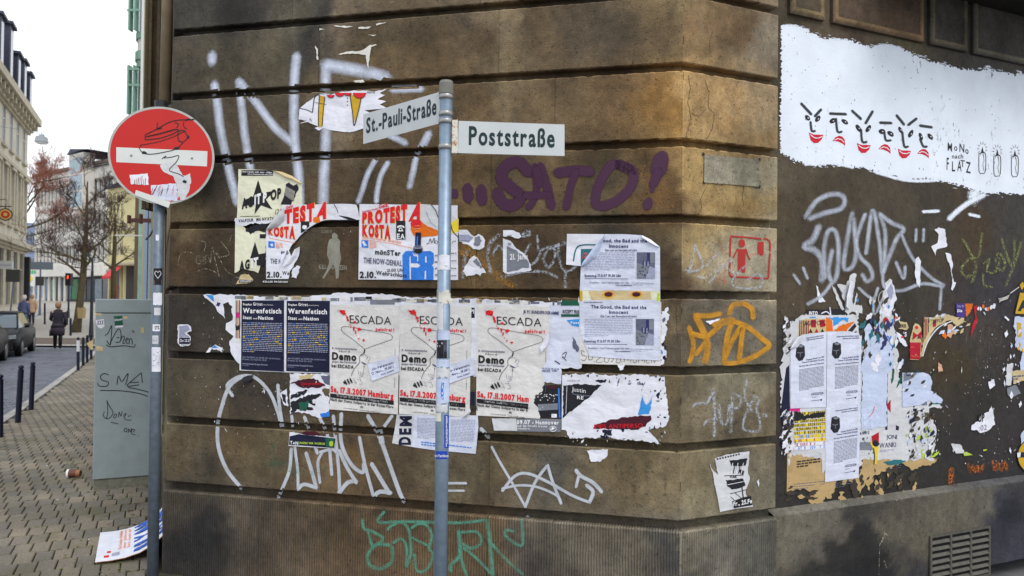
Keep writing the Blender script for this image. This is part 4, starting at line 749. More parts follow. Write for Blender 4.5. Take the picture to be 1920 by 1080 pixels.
# protest party posters
def head(M, P, full=True):
    for dx, m, o in ((.9, KY, B3), (0, KR, B4)):
        txt(M, 'PROTEST', (P(679, 418)[0]+dx, P(679, 418)[1]+dx), (P(763, 414)[0]+dx, P(763, 414)[1]+dx), 17, m, S_, o, .07, 29)
        txt(M, 'KOSTA', (P(679, 441)[0]+dx, P(679, 441)[1]+dx), (P(732, 447)[0]+dx, P(732, 447)[1]+dx), 18, m, S_, o, .07, 23)
        txt(M, 'A', (P(766, 413)[0]+dx, P(766, 413)[1]), (P(788, 410)[0]+dx, P(788, 410)[1]), 30, m, S_, o, .06, slant=.25)
def f(M):
    sheet(M, [(674, 382.5), (858, 385), (859, 525), (672, 524)], W_, S_, B2, 12, 10, lift=lambda u, v: .004*max(0, u-.75)*4*(1-v) if False else 0)
def g(M):
    I = lambda x, y: (x, y)
    C = lambda x, y: (640+x/5.4, 360+y/5.4)
    poly(M, [C(800, 120), C(910, 128), C(980, 190), C(1110, 230), C(1188, 280), C(1185, 420), C(1060, 440), C(950, 430), C(860, 370), C(800, 290)], WG, S_, B3)
    poly(M, [C(1060, 350), C(1185, 260), C(1188, 400), C(1120, 420)], YEL, S_, B3*1.05)
    poly(M, jag([C(720, 270), C(800, 285), C(880, 350), C(985, 400), C(1000, 440), C(870, 450), C(820, 455), C(730, 440), C(700, 380), C(700, 320)], 1, 5), ORP, S_, B3*1.1)
    poly(M, blob(*C(760, 320), 10, 9, 12, .15), KR, S_, B3*1.2); 
    for i in range(4): Lp(M, [C(735+i*4, 345+i*28), C(800, 342+i*26)], 1.3, SKIN if i % 2 else KO, S_, B4)
    Lp(M, [C(850, 350), C(900, 400), C(970, 415)], 1, KO, S_, B4); Lp(M, [C(860, 200), C(900, 300), C(960, 350)], 1, KLB, S_, B4)
    poly(M, [C(750, 410), C(808, 410), C(805, 540), C(745, 540)], NAVY, S_, B4*1.1); poly(M, [C(765, 450), C(778, 450), C(772, 535), C(760, 535)], KB, S_, B4*1.15)
    head(M, I)
    txt(M, 'Irgendwo kostet', (679, 399), (709, 392), 3.6, KR, S_, B4, .03); txt(M, 'Geld.', (710, 391), (729, 387), 7, KR, S_, B4, .04)
    poly(M, [C(555, 290), C(648, 292), C(648, 480), C(555, 478)], K, S_, B4*1.05); txt(M, 'EA', C(563, 472), C(642, 474), 9, KW, S_, B4*1.15, .03)
    poly(M, [C(575, 398), C(590, 360), C(610, 360), C(628, 398)], KW, S_, B4*1.15); poly(M, [C(562, 362), C(570, 342), C(600, 335), C(632, 342), C(642, 362), C(625, 362), C(615, 352), C(588, 352), C(578, 362)], KW, S_, B4*1.15); poly(M, blob(*C(601, 378), 2, 2, 8, 0), K, S_, B4*1.25)
    txt(M, 'Irgendwo kostet wieder mehr - Anti-G8 Solitour', (679, 446), (752, 457), 3.5, KO, S_, B4, .01, 6); Lp(M, [(679, 449), (730, 456), (773, 465)], .9, KO, S_, B4)
    poly(M, [C(205, 487), C(272, 490), C(272, 565), C(205, 560)], KB, S_, B4); poly(M, jag([C(215, 495), C(235, 500), C(260, 545), C(225, 555)], 1.5, 3), W_, S_, B4*1.05)
    lines(M, [C(285, 500), C(350, 510), C(365, 585), C(285, 570)], 6, KO, S_, B4, 3, .45)
    txt(M, 'mönSTer', C(340, 630), C(600, 645), 9, K, S_, B4, .035); txt(M, 'THE NOW-DENIAL', C(225, 716), C(612, 750), 10, KG, S_, B4, .03); txt(M, '21.00 Uhr', C(460, 810), C(638, 802), 5.5, K, S_, B4, .02)
    txt(M, '2.10.', C(185, 868), C(350, 868), 11, K, S_, B4*1.2, .04); txt(M, 'Wehrschloss', C(350, 835), C(662, 866), 7.5, K, S_, B4*1.2, .02)
    poly(M, [C(*p) for p in ((650, 598), (735, 596), (745, 640), (775, 640), (775, 890), (620, 890), (618, 640))], KB, S_, B4); poly(M, [C(*p) for p in ((770, 640), (800, 602), (900, 596), (935, 620), (938, 715), (915, 740), (935, 765), (930, 890), (770, 890))], KB, S_, B4*1.02)
    for q_ in (((690, 660), (702, 650), (702, 722), (775, 724), (800, 745), (775, 766), (704, 762), (704, 885), (692, 885)), ((848, 655), (862, 650), (864, 715), (850, 716)), ((845, 800), (858, 795), (858, 880), (842, 882)), ((718, 610), (745, 640), (778, 640), (778, 700), (768, 700), (768, 652), (735, 650))): poly(M, [C(*p) for p in q_], W_, S_, B4*1.1)
    poly(M, blob(*C(775, 580), 9.2, 8.4, 14, .02), KG, S_, B4*1.2); poly(M, blob(*C(778, 598), 7.6, 5, 12, .02), K, S_, B4*1.25); Lp(M, [C(735, 560), C(775, 572), C(815, 560)], 1.4, KLB, S_, B4*1.3)
    Lp(M, [C(910, 130), C(950, 180), C(975, 240), C(985, 275)], 1.4, K, S_, B4); Lp(M, [C(1110, 330), C(1130, 400), C(1190, 462)], 1.6, K, S_, B4)
    Lp(M, [C(860, 525), C(885, 515), C(900, 470), C(915, 515), C(940, 465), C(942, 520)], 1, K, S_, B4, 2); Lp(M, blob(*C(962, 508), 2.6, 3, 8, 0), .8, K, S_, B4, 2, True); Lp(M, [C(1120, 520), C(1130, 500), C(1160, 498)], 1, K, S_, B4, 2)
    for i in range(4): txt(M, 'dj', C(946, 650+i*66), C(975, 650+i*66), 3.5, K, S_, B4, .02); txt(M, ('ert', 'nova', 'ima', 'smith')[i], C(1110, 625+i*76), C(1165, 625+i*76), 2.6, K, S_, B4, .02)
sheetobj('poster', 'white party poster with red heading PROTESTA KOSTA and big blue G8', f, g, 'poster')
def f(M):
    o = [(530, 384), (560, 384), (600, 383), (640, 382), (668, 384), (672, 398), (674, 412), (640, 412), (610, 413), (596, 418), (584, 425), (568, 438), (556, 450), (548, 458), (542, 470), (546, 480), (556, 470), (562, 462), (560, 480), (550, 500), (543, 510), (541, 523), (499, 523), (499, 432), (512, 424), (524, 408)]
    poly(M, jag(o, .7, 6, 9, keep=(0, 1, 2, 21, 22)), W_, S_, B3)
    strip2(M, [(532, 415), (520, 426), (500, 432)], [(534, 387), (512, 410), (499, 430)], WG, S_, B4, .018)
    strip2(M, [(538, 470), (528, 478)], [(524, 505), (526, 490)], WB, S_, B4, .014); strip2(M, [(562, 462), (556, 480), (548, 492)], [(552, 468), (545, 482), (528, 500)], W_, S_, B4, .012)
    poly(M, jag([(546, 520), (548, 505), (556, 498), (563, 500), (556, 522)], 1.2, 3, 2), W_, S_, B2)
def g(M):
    o3 = B3*1.3; o4 = B4
    for dx, m, o in ((.9, KY, o3), (0, KR, o4)):
        txt(M, 'TEST', (533+dx, 418), (589+dx, 413), 22, m, S_, o, .07, 30); txt(M, 'A', (590+dx, 412), (612+dx, 408), 29, m, S_, o, .06, slant=.25); txt(M, 'OSTA', (513+dx, 442), (553+dx, 447), 15, m, S_, o, .07, 21); txt(M, 'K', (503+dx, 440), (512+dx, 441), 11, m, S_, o, .05)
    txt(M, 'Geld.', (536, 392), (550, 388), 5, KR, S_, o4, .04); poly(M, blob(594, 412, 7, 7, 10, .2), ORP, S_, o4*1.1)
    poly(M, [(564, 415), (580, 415), (580, 424), (570, 434), (564, 437)], K, S_, o4*1.05); poly(M, blob(571, 426, 4.5, 4, 9, .1), KW, S_, o4*1.15)
    Lp(M, [(626, 383), (631, 391), (634, 399)], 1.2, K, S_, o4); 
    for i in range(5): Lp(M, [(636+i*4, 404+i*.8), (655+i*3, 412)], 1.4, BLKP, S_, o4)
    Lp(M, [(674, 413), (640, 413), (608, 414), (586, 424), (566, 440), (553, 456), (546, 466)], 1.8, K, S_, B3*1.15)
    Lp(M, [(504, 446), (530, 451), (553, 455)], .9, KO, S_, o4); poly(M, [(503, 452), (515, 453), (515, 465), (503, 464)], KB, S_, o4); poly(M, blob(509, 459, 3, 3, 6, .4), W_, S_, o4*1.05); lines(M, [(517, 454), (530, 456), (532, 468), (517, 466)], 5, KO, S_, o4, 3, .45)
    txt(M, 'mö', (527, 476), (541, 477), 7, K, S_, o4, .035); txt(M, 'THE N', (507, 494), (527, 495), 9, KG, S_, o4, .03); txt(M, '2.10.', (500, 520), (528, 520), 10, K, S_, o4, .04); txt(M, 'Wel', (529, 515), (544, 516), 7, K, S_, o4, .02)
sheetobj('poster', 'ripped and peeling party poster with red letters TESTA hanging across the groove', f, g, 'poster')
# hand drawn piece at the top
def f(M): poly(M, jag([(562, 203), (575, 192), (592, 180), (600, 177), (612, 179), (632, 175), (640, 172), (668, 170), (690, 170), (705, 171), (725, 167), (712, 174), (722, 178), (708, 186), (724, 190), (712, 196), (724, 202), (700, 205), (684, 207), (696, 212), (690, 216), (684, 240), (666, 246), (655, 248), (620, 244), (606, 240), (598, 245), (590, 240), (597, 237), (578, 229), (562, 231), (575, 226), (560, 224), (561, 208)], .7, 5, 3), W_, S_, B2)
def g(M):
    poly(M, [(599, 179), (608, 181), (604, 238), (597, 238)], MUST, S_, B3); Lp(M, [(599, 178), (597, 210), (597, 237)], 1.5, K, S_, B4); Lp(M, [(609, 181), (606, 210), (604, 236)], 1.5, K, S_, B4)
    poly(M, [(657, 177), (677, 183), (672, 210), (665, 230), (661, 206)], MUST, S_, B3); Lp(M, [(656, 177), (661, 212), (664, 235), (672, 208), (677, 184)], 1.6, K, S_, B4, 3)
    for x, r in ((620, 6.5), (637, 8.5), (652, 7), (674, 12)): poly(M, [(x-r, 178 if x < 630 else 174)]+[(x+r*math.cos(a), (178 if x < 630 else 174)+r*.85*math.sin(a)) for a in [math.pi*(1-i/8) for i in range(1, 8)]]+[(x+r, (178 if x < 630 else 174))], KR, S_, B4*1.1 if x > 670 else B3*1.1)
    for x, r in ((620, 6.5), (637, 8.5), (652, 7), (674, 12)): Lp(M, [(x+r*math.cos(a), (178 if x < 630 else 174)+r*.85*math.sin(a)) for a in [math.pi*(1-i/6) for i in range(7)]], 1, K, S_, B4*1.2)
    Lp(M, [(598, 178), (590, 182), (586, 210)], 1.8, K, S_, B3); Lp(M, [(562, 203), (575, 206), (586, 211)], 1.4, K, S_, B3); Lp(M, [(590, 192), (612, 196)], .8, K, S_, B4); Lp(M, [(580, 226), (582, 222), (584, 228)], 1, K, S_, B3)
    for y in (184, 190, 197): poly(M, blob(651.5, y, 1.3, 1.3, 6), KDG, S_, B3)
    for i in range(7): Lp(M, [(688+i*2.3, 175), (689+i*2.3, 171)], 1, K, S_, B3)
sheetobj('drawing', 'torn white drawing with yellow cone and red scalloped edge left of the street sign', f, g, 'drawing')
def f(M):
    for p in ([(599, 53), (612, 55), (599, 57)], [(625, 48), (662, 49), (650, 52), (630, 50)], [(672, 51), (696, 50), (690, 54), (672, 54)], [(705, 45), (725, 41), (715, 45), (706, 48)], [(689, 65), (706, 65), (700, 68)], [(632, 103), (648, 97), (676, 95), (686, 90), (694, 84), (707, 84), (696, 88), (694, 100), (690, 130), (688, 118), (686, 103), (660, 100)], [(591, 85), (596, 92), (597, 112), (594, 112), (593, 98)], [(662, 152), (680, 149), (684, 154), (668, 155)]): poly(M, jag(p, .8, 4, len(p)), WBR, S_, B1)
sheetobj('paper_scrap', 'thin torn paper strips stuck high on the wall above the drawing', f, None, 'paper scrap')
# scraps between party poster and white event sheets
c7 = lambda x, y: (850+x/7.2, 410+y/7.2)
def f(M): poly(M, jag([c7(*p) for p in ((75, 150), (185, 150), (275, 240), (340, 205), (400, 240), (430, 290), (420, 380), (350, 420), (270, 410), (230, 370), (75, 305))], 1, 4, 3, keep=(0, 10)), W_, S_, B2)
def g(M): poly(M, [c7(75, 215), c7(200, 218), c7(270, 250), c7(210, 320), c7(75, 290)], KLB, S_, B3); poly(M, jag([c7(290, 250), c7(350, 230), c7(385, 300), c7(340, 370), c7(280, 360)], 1, 3), GRYP, S_, B3); Lp(M, [c7(75, 297), c7(210, 300)], 1, KG, S_, B4)
sheetobj('paper_scrap', 'crumpled grey and white scrap right of the blue G8', f, g, 'paper scrap')
sheetobj('paper_scrap', 'triangular torn white scrap below the crumpled one', lambda M: poly(M, jag([c7(*p) for p in ((280, 495), (330, 530), (370, 610), (440, 735), (400, 730), (360, 775), (310, 745), (180, 780), (125, 710), (215, 550))], 1, 4, 5), W_, S_, B2), lambda M: poly(M, jag([c7(265, 570), c7(320, 530), c7(360, 620), c7(390, 670), c7(330, 640)], 1, 3), GRYP, S_, B3), 'paper scrap')
def f(M): poly(M, jag([c7(*p) for p in ((670, 262), (730, 285), (800, 330), (850, 400), (960, 480), (1010, 545), (1045, 620), (1055, 690), (940, 720), (820, 740), (740, 750), (670, 712))], 1.2, 4, 6, keep=(11,)), W_, S_, B2); poly(M, jag([c7(*p) for p in ((672, 155), (800, 155), (890, 190), (920, 245), (880, 270), (780, 238), (672, 240))], 1, 5, 6, keep=(0, 6)), W_, S_, B2)
def g(M): poly(M, jag([c7(*p) for p in ((722, 370), (830, 420), (950, 500), (1020, 600), (1022, 660), (930, 660), (860, 700), (722, 720))], 1, 4, 7, keep=(7,)), GRYP, S_, B3); poly(M, [c7(735, 320), c7(790, 330), c7(770, 365), c7(735, 355)], KLB, S_, B3); txt(M, '21. Janu', c7(762, 552), c7(1000, 545), 10, KW, S_, B4, .03); Lp(M, [c7(730, 225), c7(790, 225)], .8, K, S_, B4)
sheetobj('poster', 'torn grey poster corner reading 21. Janu', f, g, 'poster')
def f(M): poly(M, [(1063, 438.5), (1133, 439), (1128, 480), (1089, 499), (1061.5, 496)], W_, S_, B2)
def g(M): Lp(M, [(1075, 490), (1084, 462), (1120, 459)], 2.6, TEAL, S_, B3); poly(M, [(1089, 467), (1124, 466), (1089, 499)], TEAL, S_, B3); txt(M, 'DA', (1092, 484), (1108, 483), 10, KR, S_, B4, .05, slant=.2)
sheetobj('sticker', 'white sticker with teal box and red letters behind the peeled event sheet', f, g, 'sticker')
# event sheets
def evt(M, x0, y0, top=True):
    o = .0062
    if not top: txt(M, 'Les madeleines', (x0+8, y0+6), (x0+42, y0+6), 3, KN, S_, o, .02)
    if top: txt(M, 'ood, the Bad and the', (x0+44, y0+9), (x0+126, y0+9.5), 6, KN, S_, o, .03)
    else: txt(M, 'The Good, the Bad and the', (x0+21, y0+16), (x0+125, y0+17.5), 6, KN, S_, o, .03)
    dy = 0 if top else 7
    txt(M, 'Innocent', (x0+55, y0+19+dy), (x0+91, y0+19.5+dy), 6, KN, S_, o, .03); txt(M, 'Die Lust am Sexualstrafrecht', (x0+(48 if top else 39), y0+26+dy), (x0+107, y0+26+dy), 4, KN, S_, o, .02)
def photo(M, x, y):
    rect(M, x, y, x+34, y+49, KG, S_, .0062); rect(M, x+19, y+1, x+25, y+22, KN, S_, .0066); rect(M, x+25, y+1, x+33, y+20, GRYP, S_, .0066); poly(M, [(x, y+20), (x+14, y+24), (x+24, y+30), (x+14, y+48), (x, y+48)], GRYP, S_, .0068); poly(M, [(x+24, y+26), (x+34, y+30), (x+34, y+49), (x+16, y+49)], KLB, S_, .0068)
    for i in range(4): rect(M, x+11+i*3, y+16+i % 2, x+13+i*3, y+26, KLB if i % 2 else KN, S_, .007)
    for i in range(14): poly(M, blob(x+rr.uniform(2, 20), y+rr.uniform(26, 46), 1.6, 1.2, 5, .4), KN, S_, .007)
def f(M):
    sheet(M, [(1085, 570), (1240, 566), (1239, 686), (1087, 682)], ESC, S_, B2)
def g(M):
    for pl in ([(1096, 660), (1090, 657), (1092, 666), (1100, 668), (1096, 676), (1089, 674)], [(1103, 666), (1104, 674), (1110, 674), (1111, 667)], [(1119, 667), (1129, 667), (1117, 678), (1130, 679)], [(1134, 668), (1133, 678), (1140, 679), (1143, 669)], [(1152, 669), (1147, 679)], [(1158, 671), (1155, 679), (1162, 680), (1163, 671), (1158, 671)], [(1170, 679), (1173, 668), (1177, 676), (1182, 668), (1183, 679)], [(1188, 671), (1187, 679), (1193, 679), (1194, 671), (1188, 671)], [(1197, 680), (1200, 670), (1204, 677), (1208, 670), (1208, 680)], [(1213, 671), (1212, 680), (1218, 680)], [(1221, 680), (1224, 671), (1227, 680), (1230, 671)]): Lp(M, pl, .9, K, S_, B3, 3)
    for x in (1114, 1146, 1166): poly(M, blob(x, 678, .9, .9, 5), K, S_, B3)
sheetobj('poster', 'off white sheet with handwritten 20.10. MOMENTS line, undermost of the event sheets', f, g, 'poster')
def f(M): sheet(M, [(1087, 544), (1238, 545), (1238, 566), (1087, 565)], CRM, S_, B3)
def g(M):
    poly(M, jag([(1104, 545), (1160, 545), (1220, 546), (1222, 565), (1110, 565)], 1, 6), BEI, S_, B4)
    for x in (1141, 1193): poly(M, blob(x, 553, 10, 6.5, 14, .05), MUST, S_, B4*1.04); poly(M, blob(x, 552, 8, 4.5, 12, .05), DBR, S_, B4*1.08); Lp(M, [(x-13, 556), (x-8, 549), (x, 546), (x+9, 549), (x+13, 555)], 1.3, KO, S_, B4*1.1)
    rect(M, 1087, 545, 1092, 565, MUST, S_, B4*1.05); poly(M, [(1232, 552), (1237, 548), (1237, 565), (1231, 565)], YG2, S_, B4*1.06)
YG2 = paper('paper_lime', (180, 205, 60))
sheetobj('poster', 'strip of a photo poster showing a pair of brown eyes', f, g, 'poster')
def f(M):
    poly(M, [(1134, 439), (1170, 439), (1204, 441), (1220, 449), (1237.5, 463), (1238, 546), (1087, 545), (1089, 501), (1102, 490), (1118, 470), (1128, 452)], WB, S_, B3)
    strip2(M, [(1133, 446), (1129, 462), (1116, 484), (1100, 497), (1089, 500)], [(1134, 439), (1116, 460), (1104, 476), (1094, 490), (1088.5, 500.5)], BLUP, S_, B3, .022)
    strip2(M, [(1204, 441), (1220, 449), (1237.5, 463)], [(1203, 445), (1218, 455), (1230, 461)], W_, S_, B3, .012)
def g(M):
    evt(M, 1087, 445); lines(M, [(1096, 474), (1190, 472), (1190, 507), (1096, 508)], 11, KLB, S_, .0062, 5, .35); photo(M, 1194, 473); txt(M, 'Samstag 17.11.07 19.30 Uhr', (1096, 519), (1165, 519), 4.6, KN, S_, .0062, .03); Lp(M, [(1096, 522), (1178, 523)], .8, KN, S_, .0062)
    txt(M, 'Erzaehlort - Ausf Cabaret gegen fast Alles', (1106, 531), (1180, 531.5), 3, KN, S_, .0062, .01); txt(M, 'Les madeleines', (1155, 536), (1185, 536), 3, KN, S_, .0062, .02); lines(M, [(1183, 529), (1226, 530), (1226, 537), (1188, 536)], 2, KLB, S_, .0062, 5, .35)
sheetobj('poster', 'white event sheet with grey photo and curled top left corner', f, g, 'poster', 'event sheets with a grey photo')
def f(M): poly(M, [(1087, 563), (1237, 562), (1237, 600), (1237, 676), (1180, 674), (1106, 668), (1100, 655), (1090, 630), (1087, 600)], WB, S_, .0052)
def g(M):
    evt(M, 1087, 562, False); lines(M, [(1096, 598), (1186, 596), (1186, 631), (1096, 632)], 11, KLB, S_, .0062, 6, .35); photo(M, 1192, 598); txt(M, 'Samstag 17.11.07 19.30 Uhr', (1095, 642), (1163, 642), 4.6, KN, S_, .0062, .03); Lp(M, [(1097, 645), (1176, 646)], .8, KN, S_, .0062)
    txt(M, 'Erzaehlort - Ausf Cabaret gegen fast Alles', (1103, 654), (1180, 655), 3, KN, S_, .0062, .01); txt(M, 'Les madeleines', (1153, 660), (1182, 660), 3, KN, S_, .0062, .02); lines(M, [(1181, 653), (1224, 654), (1224, 661), (1184, 660)], 2, KLB, S_, .0062, 5, .35)
sheetobj('poster', 'flat white event sheet headed The Good, the Bad and the Innocent below the eyes', f, g, 'poster', 'event sheets with a grey photo')
sheetobj('paper_scrap', 'ragged white and blue tatters along the right edge of the event sheets', lambda M: poly(M, jag([(1238, 590), (1252, 575), (1253, 600), (1244, 640), (1250, 660), (1243, 684), (1238, 684)], 2.6, 3, 6), W_, S_, B1), lambda M: [poly(M, jag(blob(x, y, 3, 5, 6, .5, i), .8, 2, i), m, S_, B2) for i, (x, y, m) in enumerate(((1245, 600, KG), (1243, 645, NAVY), (1247, 652, KDG), (1240, 660, CYAN), (1246, 672, NAVY)))], 'paper scrap')
# column of older sheets between demo poster and event sheets
def f(M): poly(M, jag([(1030, 572), (1090, 566), (1089, 690), (1052, 684), (1052, 720), (1020, 716), (1014, 690), (1030, 640)], 1, 6, 2), WB, S_, B1*1.4)
def g(M):
    txt(M, 'JR PC BUNDSPROGRAMME', (981, 587), (1048, 590), 5.5, KN, S_, .0056, .03); rect(M, 1052, 563, 1086, 573, GRN, S_, B3); txt(M, 'REZEPT FREI', (1055, 587), (1086, 588), 6, K, S_, B3, .04); rect(M, 1052, 589, 1086, 594, GRN, S_, B3)
    poly(M, [(1062, 600), (1086, 598), (1086, 613), (1072, 610)], CYAN, S_, B3); txt(M, 'Feat', (1070, 607), (1086, 607), 4, KW, S_, B4, .03); lines(M, [(1016, 688), (1048, 690), (1048, 700), (1016, 698)], 2, KLB, S_, B3, 4)
    poly(M, jag([(1074, 630), (1080, 640), (1086, 655), (1084, 660), (1074, 652)], 1, 3), KG, S_, B3); Lp(M, [(1054, 665), (1062, 660), (1058, 672), (1054, 668), (1062, 676)], 1.3, K, S_, B3, 2); Lp(M, [(1040, 676), (1050, 683)], 2, KN, S_, B3)
    txt(M, 'KENEDI BR.', (1064, 715), (1090, 715), 3, KLB, S_, B3); txt(M, '18/07  20h', (1018, 697), (1044, 697), 3.4, KN, S_, B3, .02)
sheetobj('poster', 'faded column of old bluish sheets between hanger poster and event sheets', f, g, 'poster')
def f(M): poly(M, jag([(1020, 722), (1051, 722), (1053, 785), (1012, 783), (1010, 765), (1000, 757), (1004, 744), (1016, 738)], 1.2, 4, 2, keep=(1, 2)), BLKP, S_, B1*1.6)
def g(M):
    poly(M, [(1046, 728), (1049, 728), (1051, 783), (1048, 783)], KB, S_, B2*1.1); rect(M, 1034, 776, 1044, 783, KW, S_, B2*1.1); rect(M, 1026, 724, 1044, 729, DBR, S_, B2*1.1)
    for i in range(26): poly(M, blob(rr.uniform(1008, 1045), 738+rr.expovariate(.12), 1.1, 1, 5, .3), KW, S_, B2*1.1)
    poly(M, [(1008, 758), (1046, 756), (1046, 768), (1010, 770)], GRYP, S_, B2*1.05)
sheetobj('poster', 'dark photo poster with a blue edge line at the torn hanger poster', f, g, 'poster')
def f(M): poly(M, [(922, 784), (1052, 786), (1051, 810), (926, 808)], GRYP, S_, B1); poly(M, jag([(922, 784), (968, 785), (970, 808), (926, 807)], .6, 5, 2), WG, S_, B2)
def g(M): txt(M, '09.07 - Hannover', (969, 795), (1048, 796), 7, KW, S_, B3, .04); txt(M, 'auf die Straße tragen', (970, 800), (1026, 801), 3.6, KW, S_, B3, .02); txt(M, 'hindern', (972, 805), (993, 805), 3.4, KW, S_, B3, .02); Lp(M, blob(1037, 804, 6, 5, 14, 0), 1, KW, S_, B3, 2, True); poly(M, [(1032, 806), (1036, 800), (1041, 803), (1036, 806)], KW, S_, B3)
sheetobj('poster', 'grey poster with white line 09.07 - Hannover under the torn hanger poster', f, g, 'poster')
def f(M):
    poly(M, jag([(1054, 703), (1100, 700), (1148, 704), (1200, 702), (1246, 706), (1250, 740), (1254, 785), (1246, 800), (1215, 806), (1228, 820), (1236, 832), (1200, 826), (1150, 822), (1110, 820), (1068, 822), (1060, 806), (1053, 806)], 1.8, 4, 12, keep=(16,)), W_, S_, B1*1.2)
def g(M):
    poly(M, jag([(1056, 723), (1080, 720), (1128, 722), (1110, 740), (1085, 760), (1062, 778), (1055, 784)], .9, 4, 5), BLKP, S_, B2); Lp(M, [(1063, 724), (1061, 776)], .8, KW, S_, B3); txt(M, 'Justin', (1072, 733), (1098, 737), 8, KW, S_, B3, .0); txt(M, 'RE', (1082, 748), (1094, 749), 6, KW, S_, B3, .02); txt(M, 'Program presents', (1074, 740), (1110, 744), 2.5, KLB, S_, B3)
    poly(M, jag([(1112, 804), (1116, 796), (1150, 786), (1190, 780), (1220, 779), (1222, 786), (1210, 800), (1190, 806), (1150, 804)], 1.2, 5, 5), DBR, S_, B2); txt(M, 'IMES ANTIPERSO', (1114, 804), (1205, 802), 8, KR, S_, B3, .0)
    poly(M, jag([(1196, 778), (1204, 740), (1212, 760), (1224, 742), (1218, 776)], 1, 4, 3), CYAN, S_, B2); Lp(M, [(1204, 740), (1212, 758), (1224, 742)], 2, BLUP, S_, B3)
    txt(M, 'ar', (1178, 721), (1184, 721), 5, KN, S_, B3, .03); txt(M, 'the', (1195, 721), (1206, 722), 6, KN, S_, B3, .03)
    for i, p in enumerate(([(1125, 806), (1148, 805), (1146, 822), (1128, 822), (1133, 812)], [(1160, 710), (1166, 704), (1156, 724)], [(1112, 712), (1138, 712), (1134, 718), (1118, 716)], [(1205, 726), (1210, 716), (1202, 734)], [(1230, 742), (1240, 730), (1234, 748)])): poly(M, jag(p, 1.3, 3, i), NAVY if i != 1 else KG, S_, B2)
    for i in range(40): x = rr.choice([rr.uniform(1215, 1250), rr.uniform(1060, 1240)]); y = rr.uniform(704, 824) if x > 1215 else rr.choice([rr.uniform(704, 716), rr.uniform(806, 824)]); poly(M, blob(x, y, rr.uniform(1, 3), rr.uniform(1, 3.4), 6, .6, i), rr.choice([NAVY, KG, BLKP, WBR, KDG]), S_, B2)
    txt(M, 'www', (1139, 819), (1153, 820), 4, KW, S_, B3, .02); txt(M, 'yupts', (1180, 822), (1193, 823), 4, KW, S_, B3, .02)
sheetobj('poster', 'large torn white sheet with black wedge and red lettering ANTIPERSO', f, g, 'poster')
def f(M): poly(M, jag([(543, 700), (620, 702), (617, 770), (612, 776), (600, 785), (580, 776), (560, 772), (544, 776)], 1.2, 5, 8), W_, S_, B1)
def g(M):
    poly(M, jag([(544, 718), (560, 712), (580, 709), (596, 712), (610, 724), (600, 727), (570, 728), (556, 722)], 1.5, 4, 3), DBR, S_, B2); txt(M, 'Das groesste', (565, 722), (602, 721), 5, KR, S_, B3, .0); poly(M, jag([(560, 704), (590, 702), (580, 710), (562, 712)], 1, 3), BEI, S_, B2); poly(M, jag([(600, 704), (620, 704), (618, 722), (608, 718)], 1, 3), KG, S_, B2)
    poly(M, jag([(544, 748), (546, 740), (560, 734), (580, 730), (572, 738), (556, 746)], 1.5, 3, 3), BLKP, S_, B2); poly(M, jag([(544, 756), (560, 748), (575, 742), (600, 738), (604, 742), (585, 750), (592, 760), (575, 758), (588, 768), (560, 768), (546, 774)], 2, 3, 4), BLKP, S_, B2); poly(M, jag([(560, 756), (580, 752), (576, 766), (562, 770)], 1.5, 3, 4), GRN, S_, B3); poly(M, jag([(600, 775), (618, 772), (616, 782), (602, 782)], 1, 3), KB, S_, B2)
    poly(M, jag([(604, 730), (618, 728), (617, 745), (608, 740)], 1.6, 3, 4), BDK, S_, B2)
BDK = paper('paper_wallbrown', (92, 80, 60), 1)
sheetobj('poster', 'shredded black, red and white poster under the navy pair', f, g, 'poster')
sheetobj('sticker', 'narrow torn black and white sticker left of the shredded poster', lambda M: poly(M, jag([(526, 736), (538, 728), (540, 762), (533, 760), (526, 744)], 1, 3, 3), W_, S_, B1), lambda M: poly(M, jag([(528, 738), (536, 740), (536, 757), (530, 750)], .6, 3), BLKP, S_, B2), 'sticker')
sheetobj('paper_scrap', 'curled black scrap hanging over the top of the white loop', lambda M: strip2(M, [(455, 708), (464, 704), (475, 703)], [(457, 718), (464, 718), (472, 712)], BLKP, S_, B2, .015), None, 'paper scrap')
def f(M): sheet(M, [(543, 810), (630, 821), (628, 841), (541, 836)], W_, S_, B1*1.4, 4, 3, lift=lambda u, v: .004*math.sin(u*3)); 
def g(M): poly(M, [(543, 818), (560, 814), (629, 822), (627, 840), (542, 834)], NAVY, S_, .0062); poly(M, jag([(560, 813), (575, 808), (590, 808), (602, 816), (590, 817)], .8, 4), DBR, S_, .0066); txt(M, 'T', (544, 833), (548, 833), 6, KW, S_, .007, .03); txt(M, 'N', (554, 834), (559, 834), 6, KW, S_, .007, .03); poly(M, star(551, 831, .09, STAR), KW, S_, .007); txt(M, 'UNSERE WIR WUERDE', (560, 832), (609, 834), 3.6, YG2, S_, .007, .03); poly(M, jag([(610, 820), (628, 822), (626, 839), (611, 838)], 1, 4), GRN, S_, .0066); poly(M, blob(621, 832, 4, 5, 8, .2), YG2, S_, .007)
sheetobj('sticker', 'dark banner sticker with white T N and green corner above the green paint', f, g, 'sticker')
def f(M): 
    poly(M, [(744, 777), (896, 779), (897, 800), (892, 851), (860, 848), (820, 845), (772, 838), (735, 831), (740, 805)], WB, S_, B1*1.2)
    poly(M, [(744, 777), (777, 778), (772, 838), (735, 831), (740, 805)], WG, S_, B1*1.7)
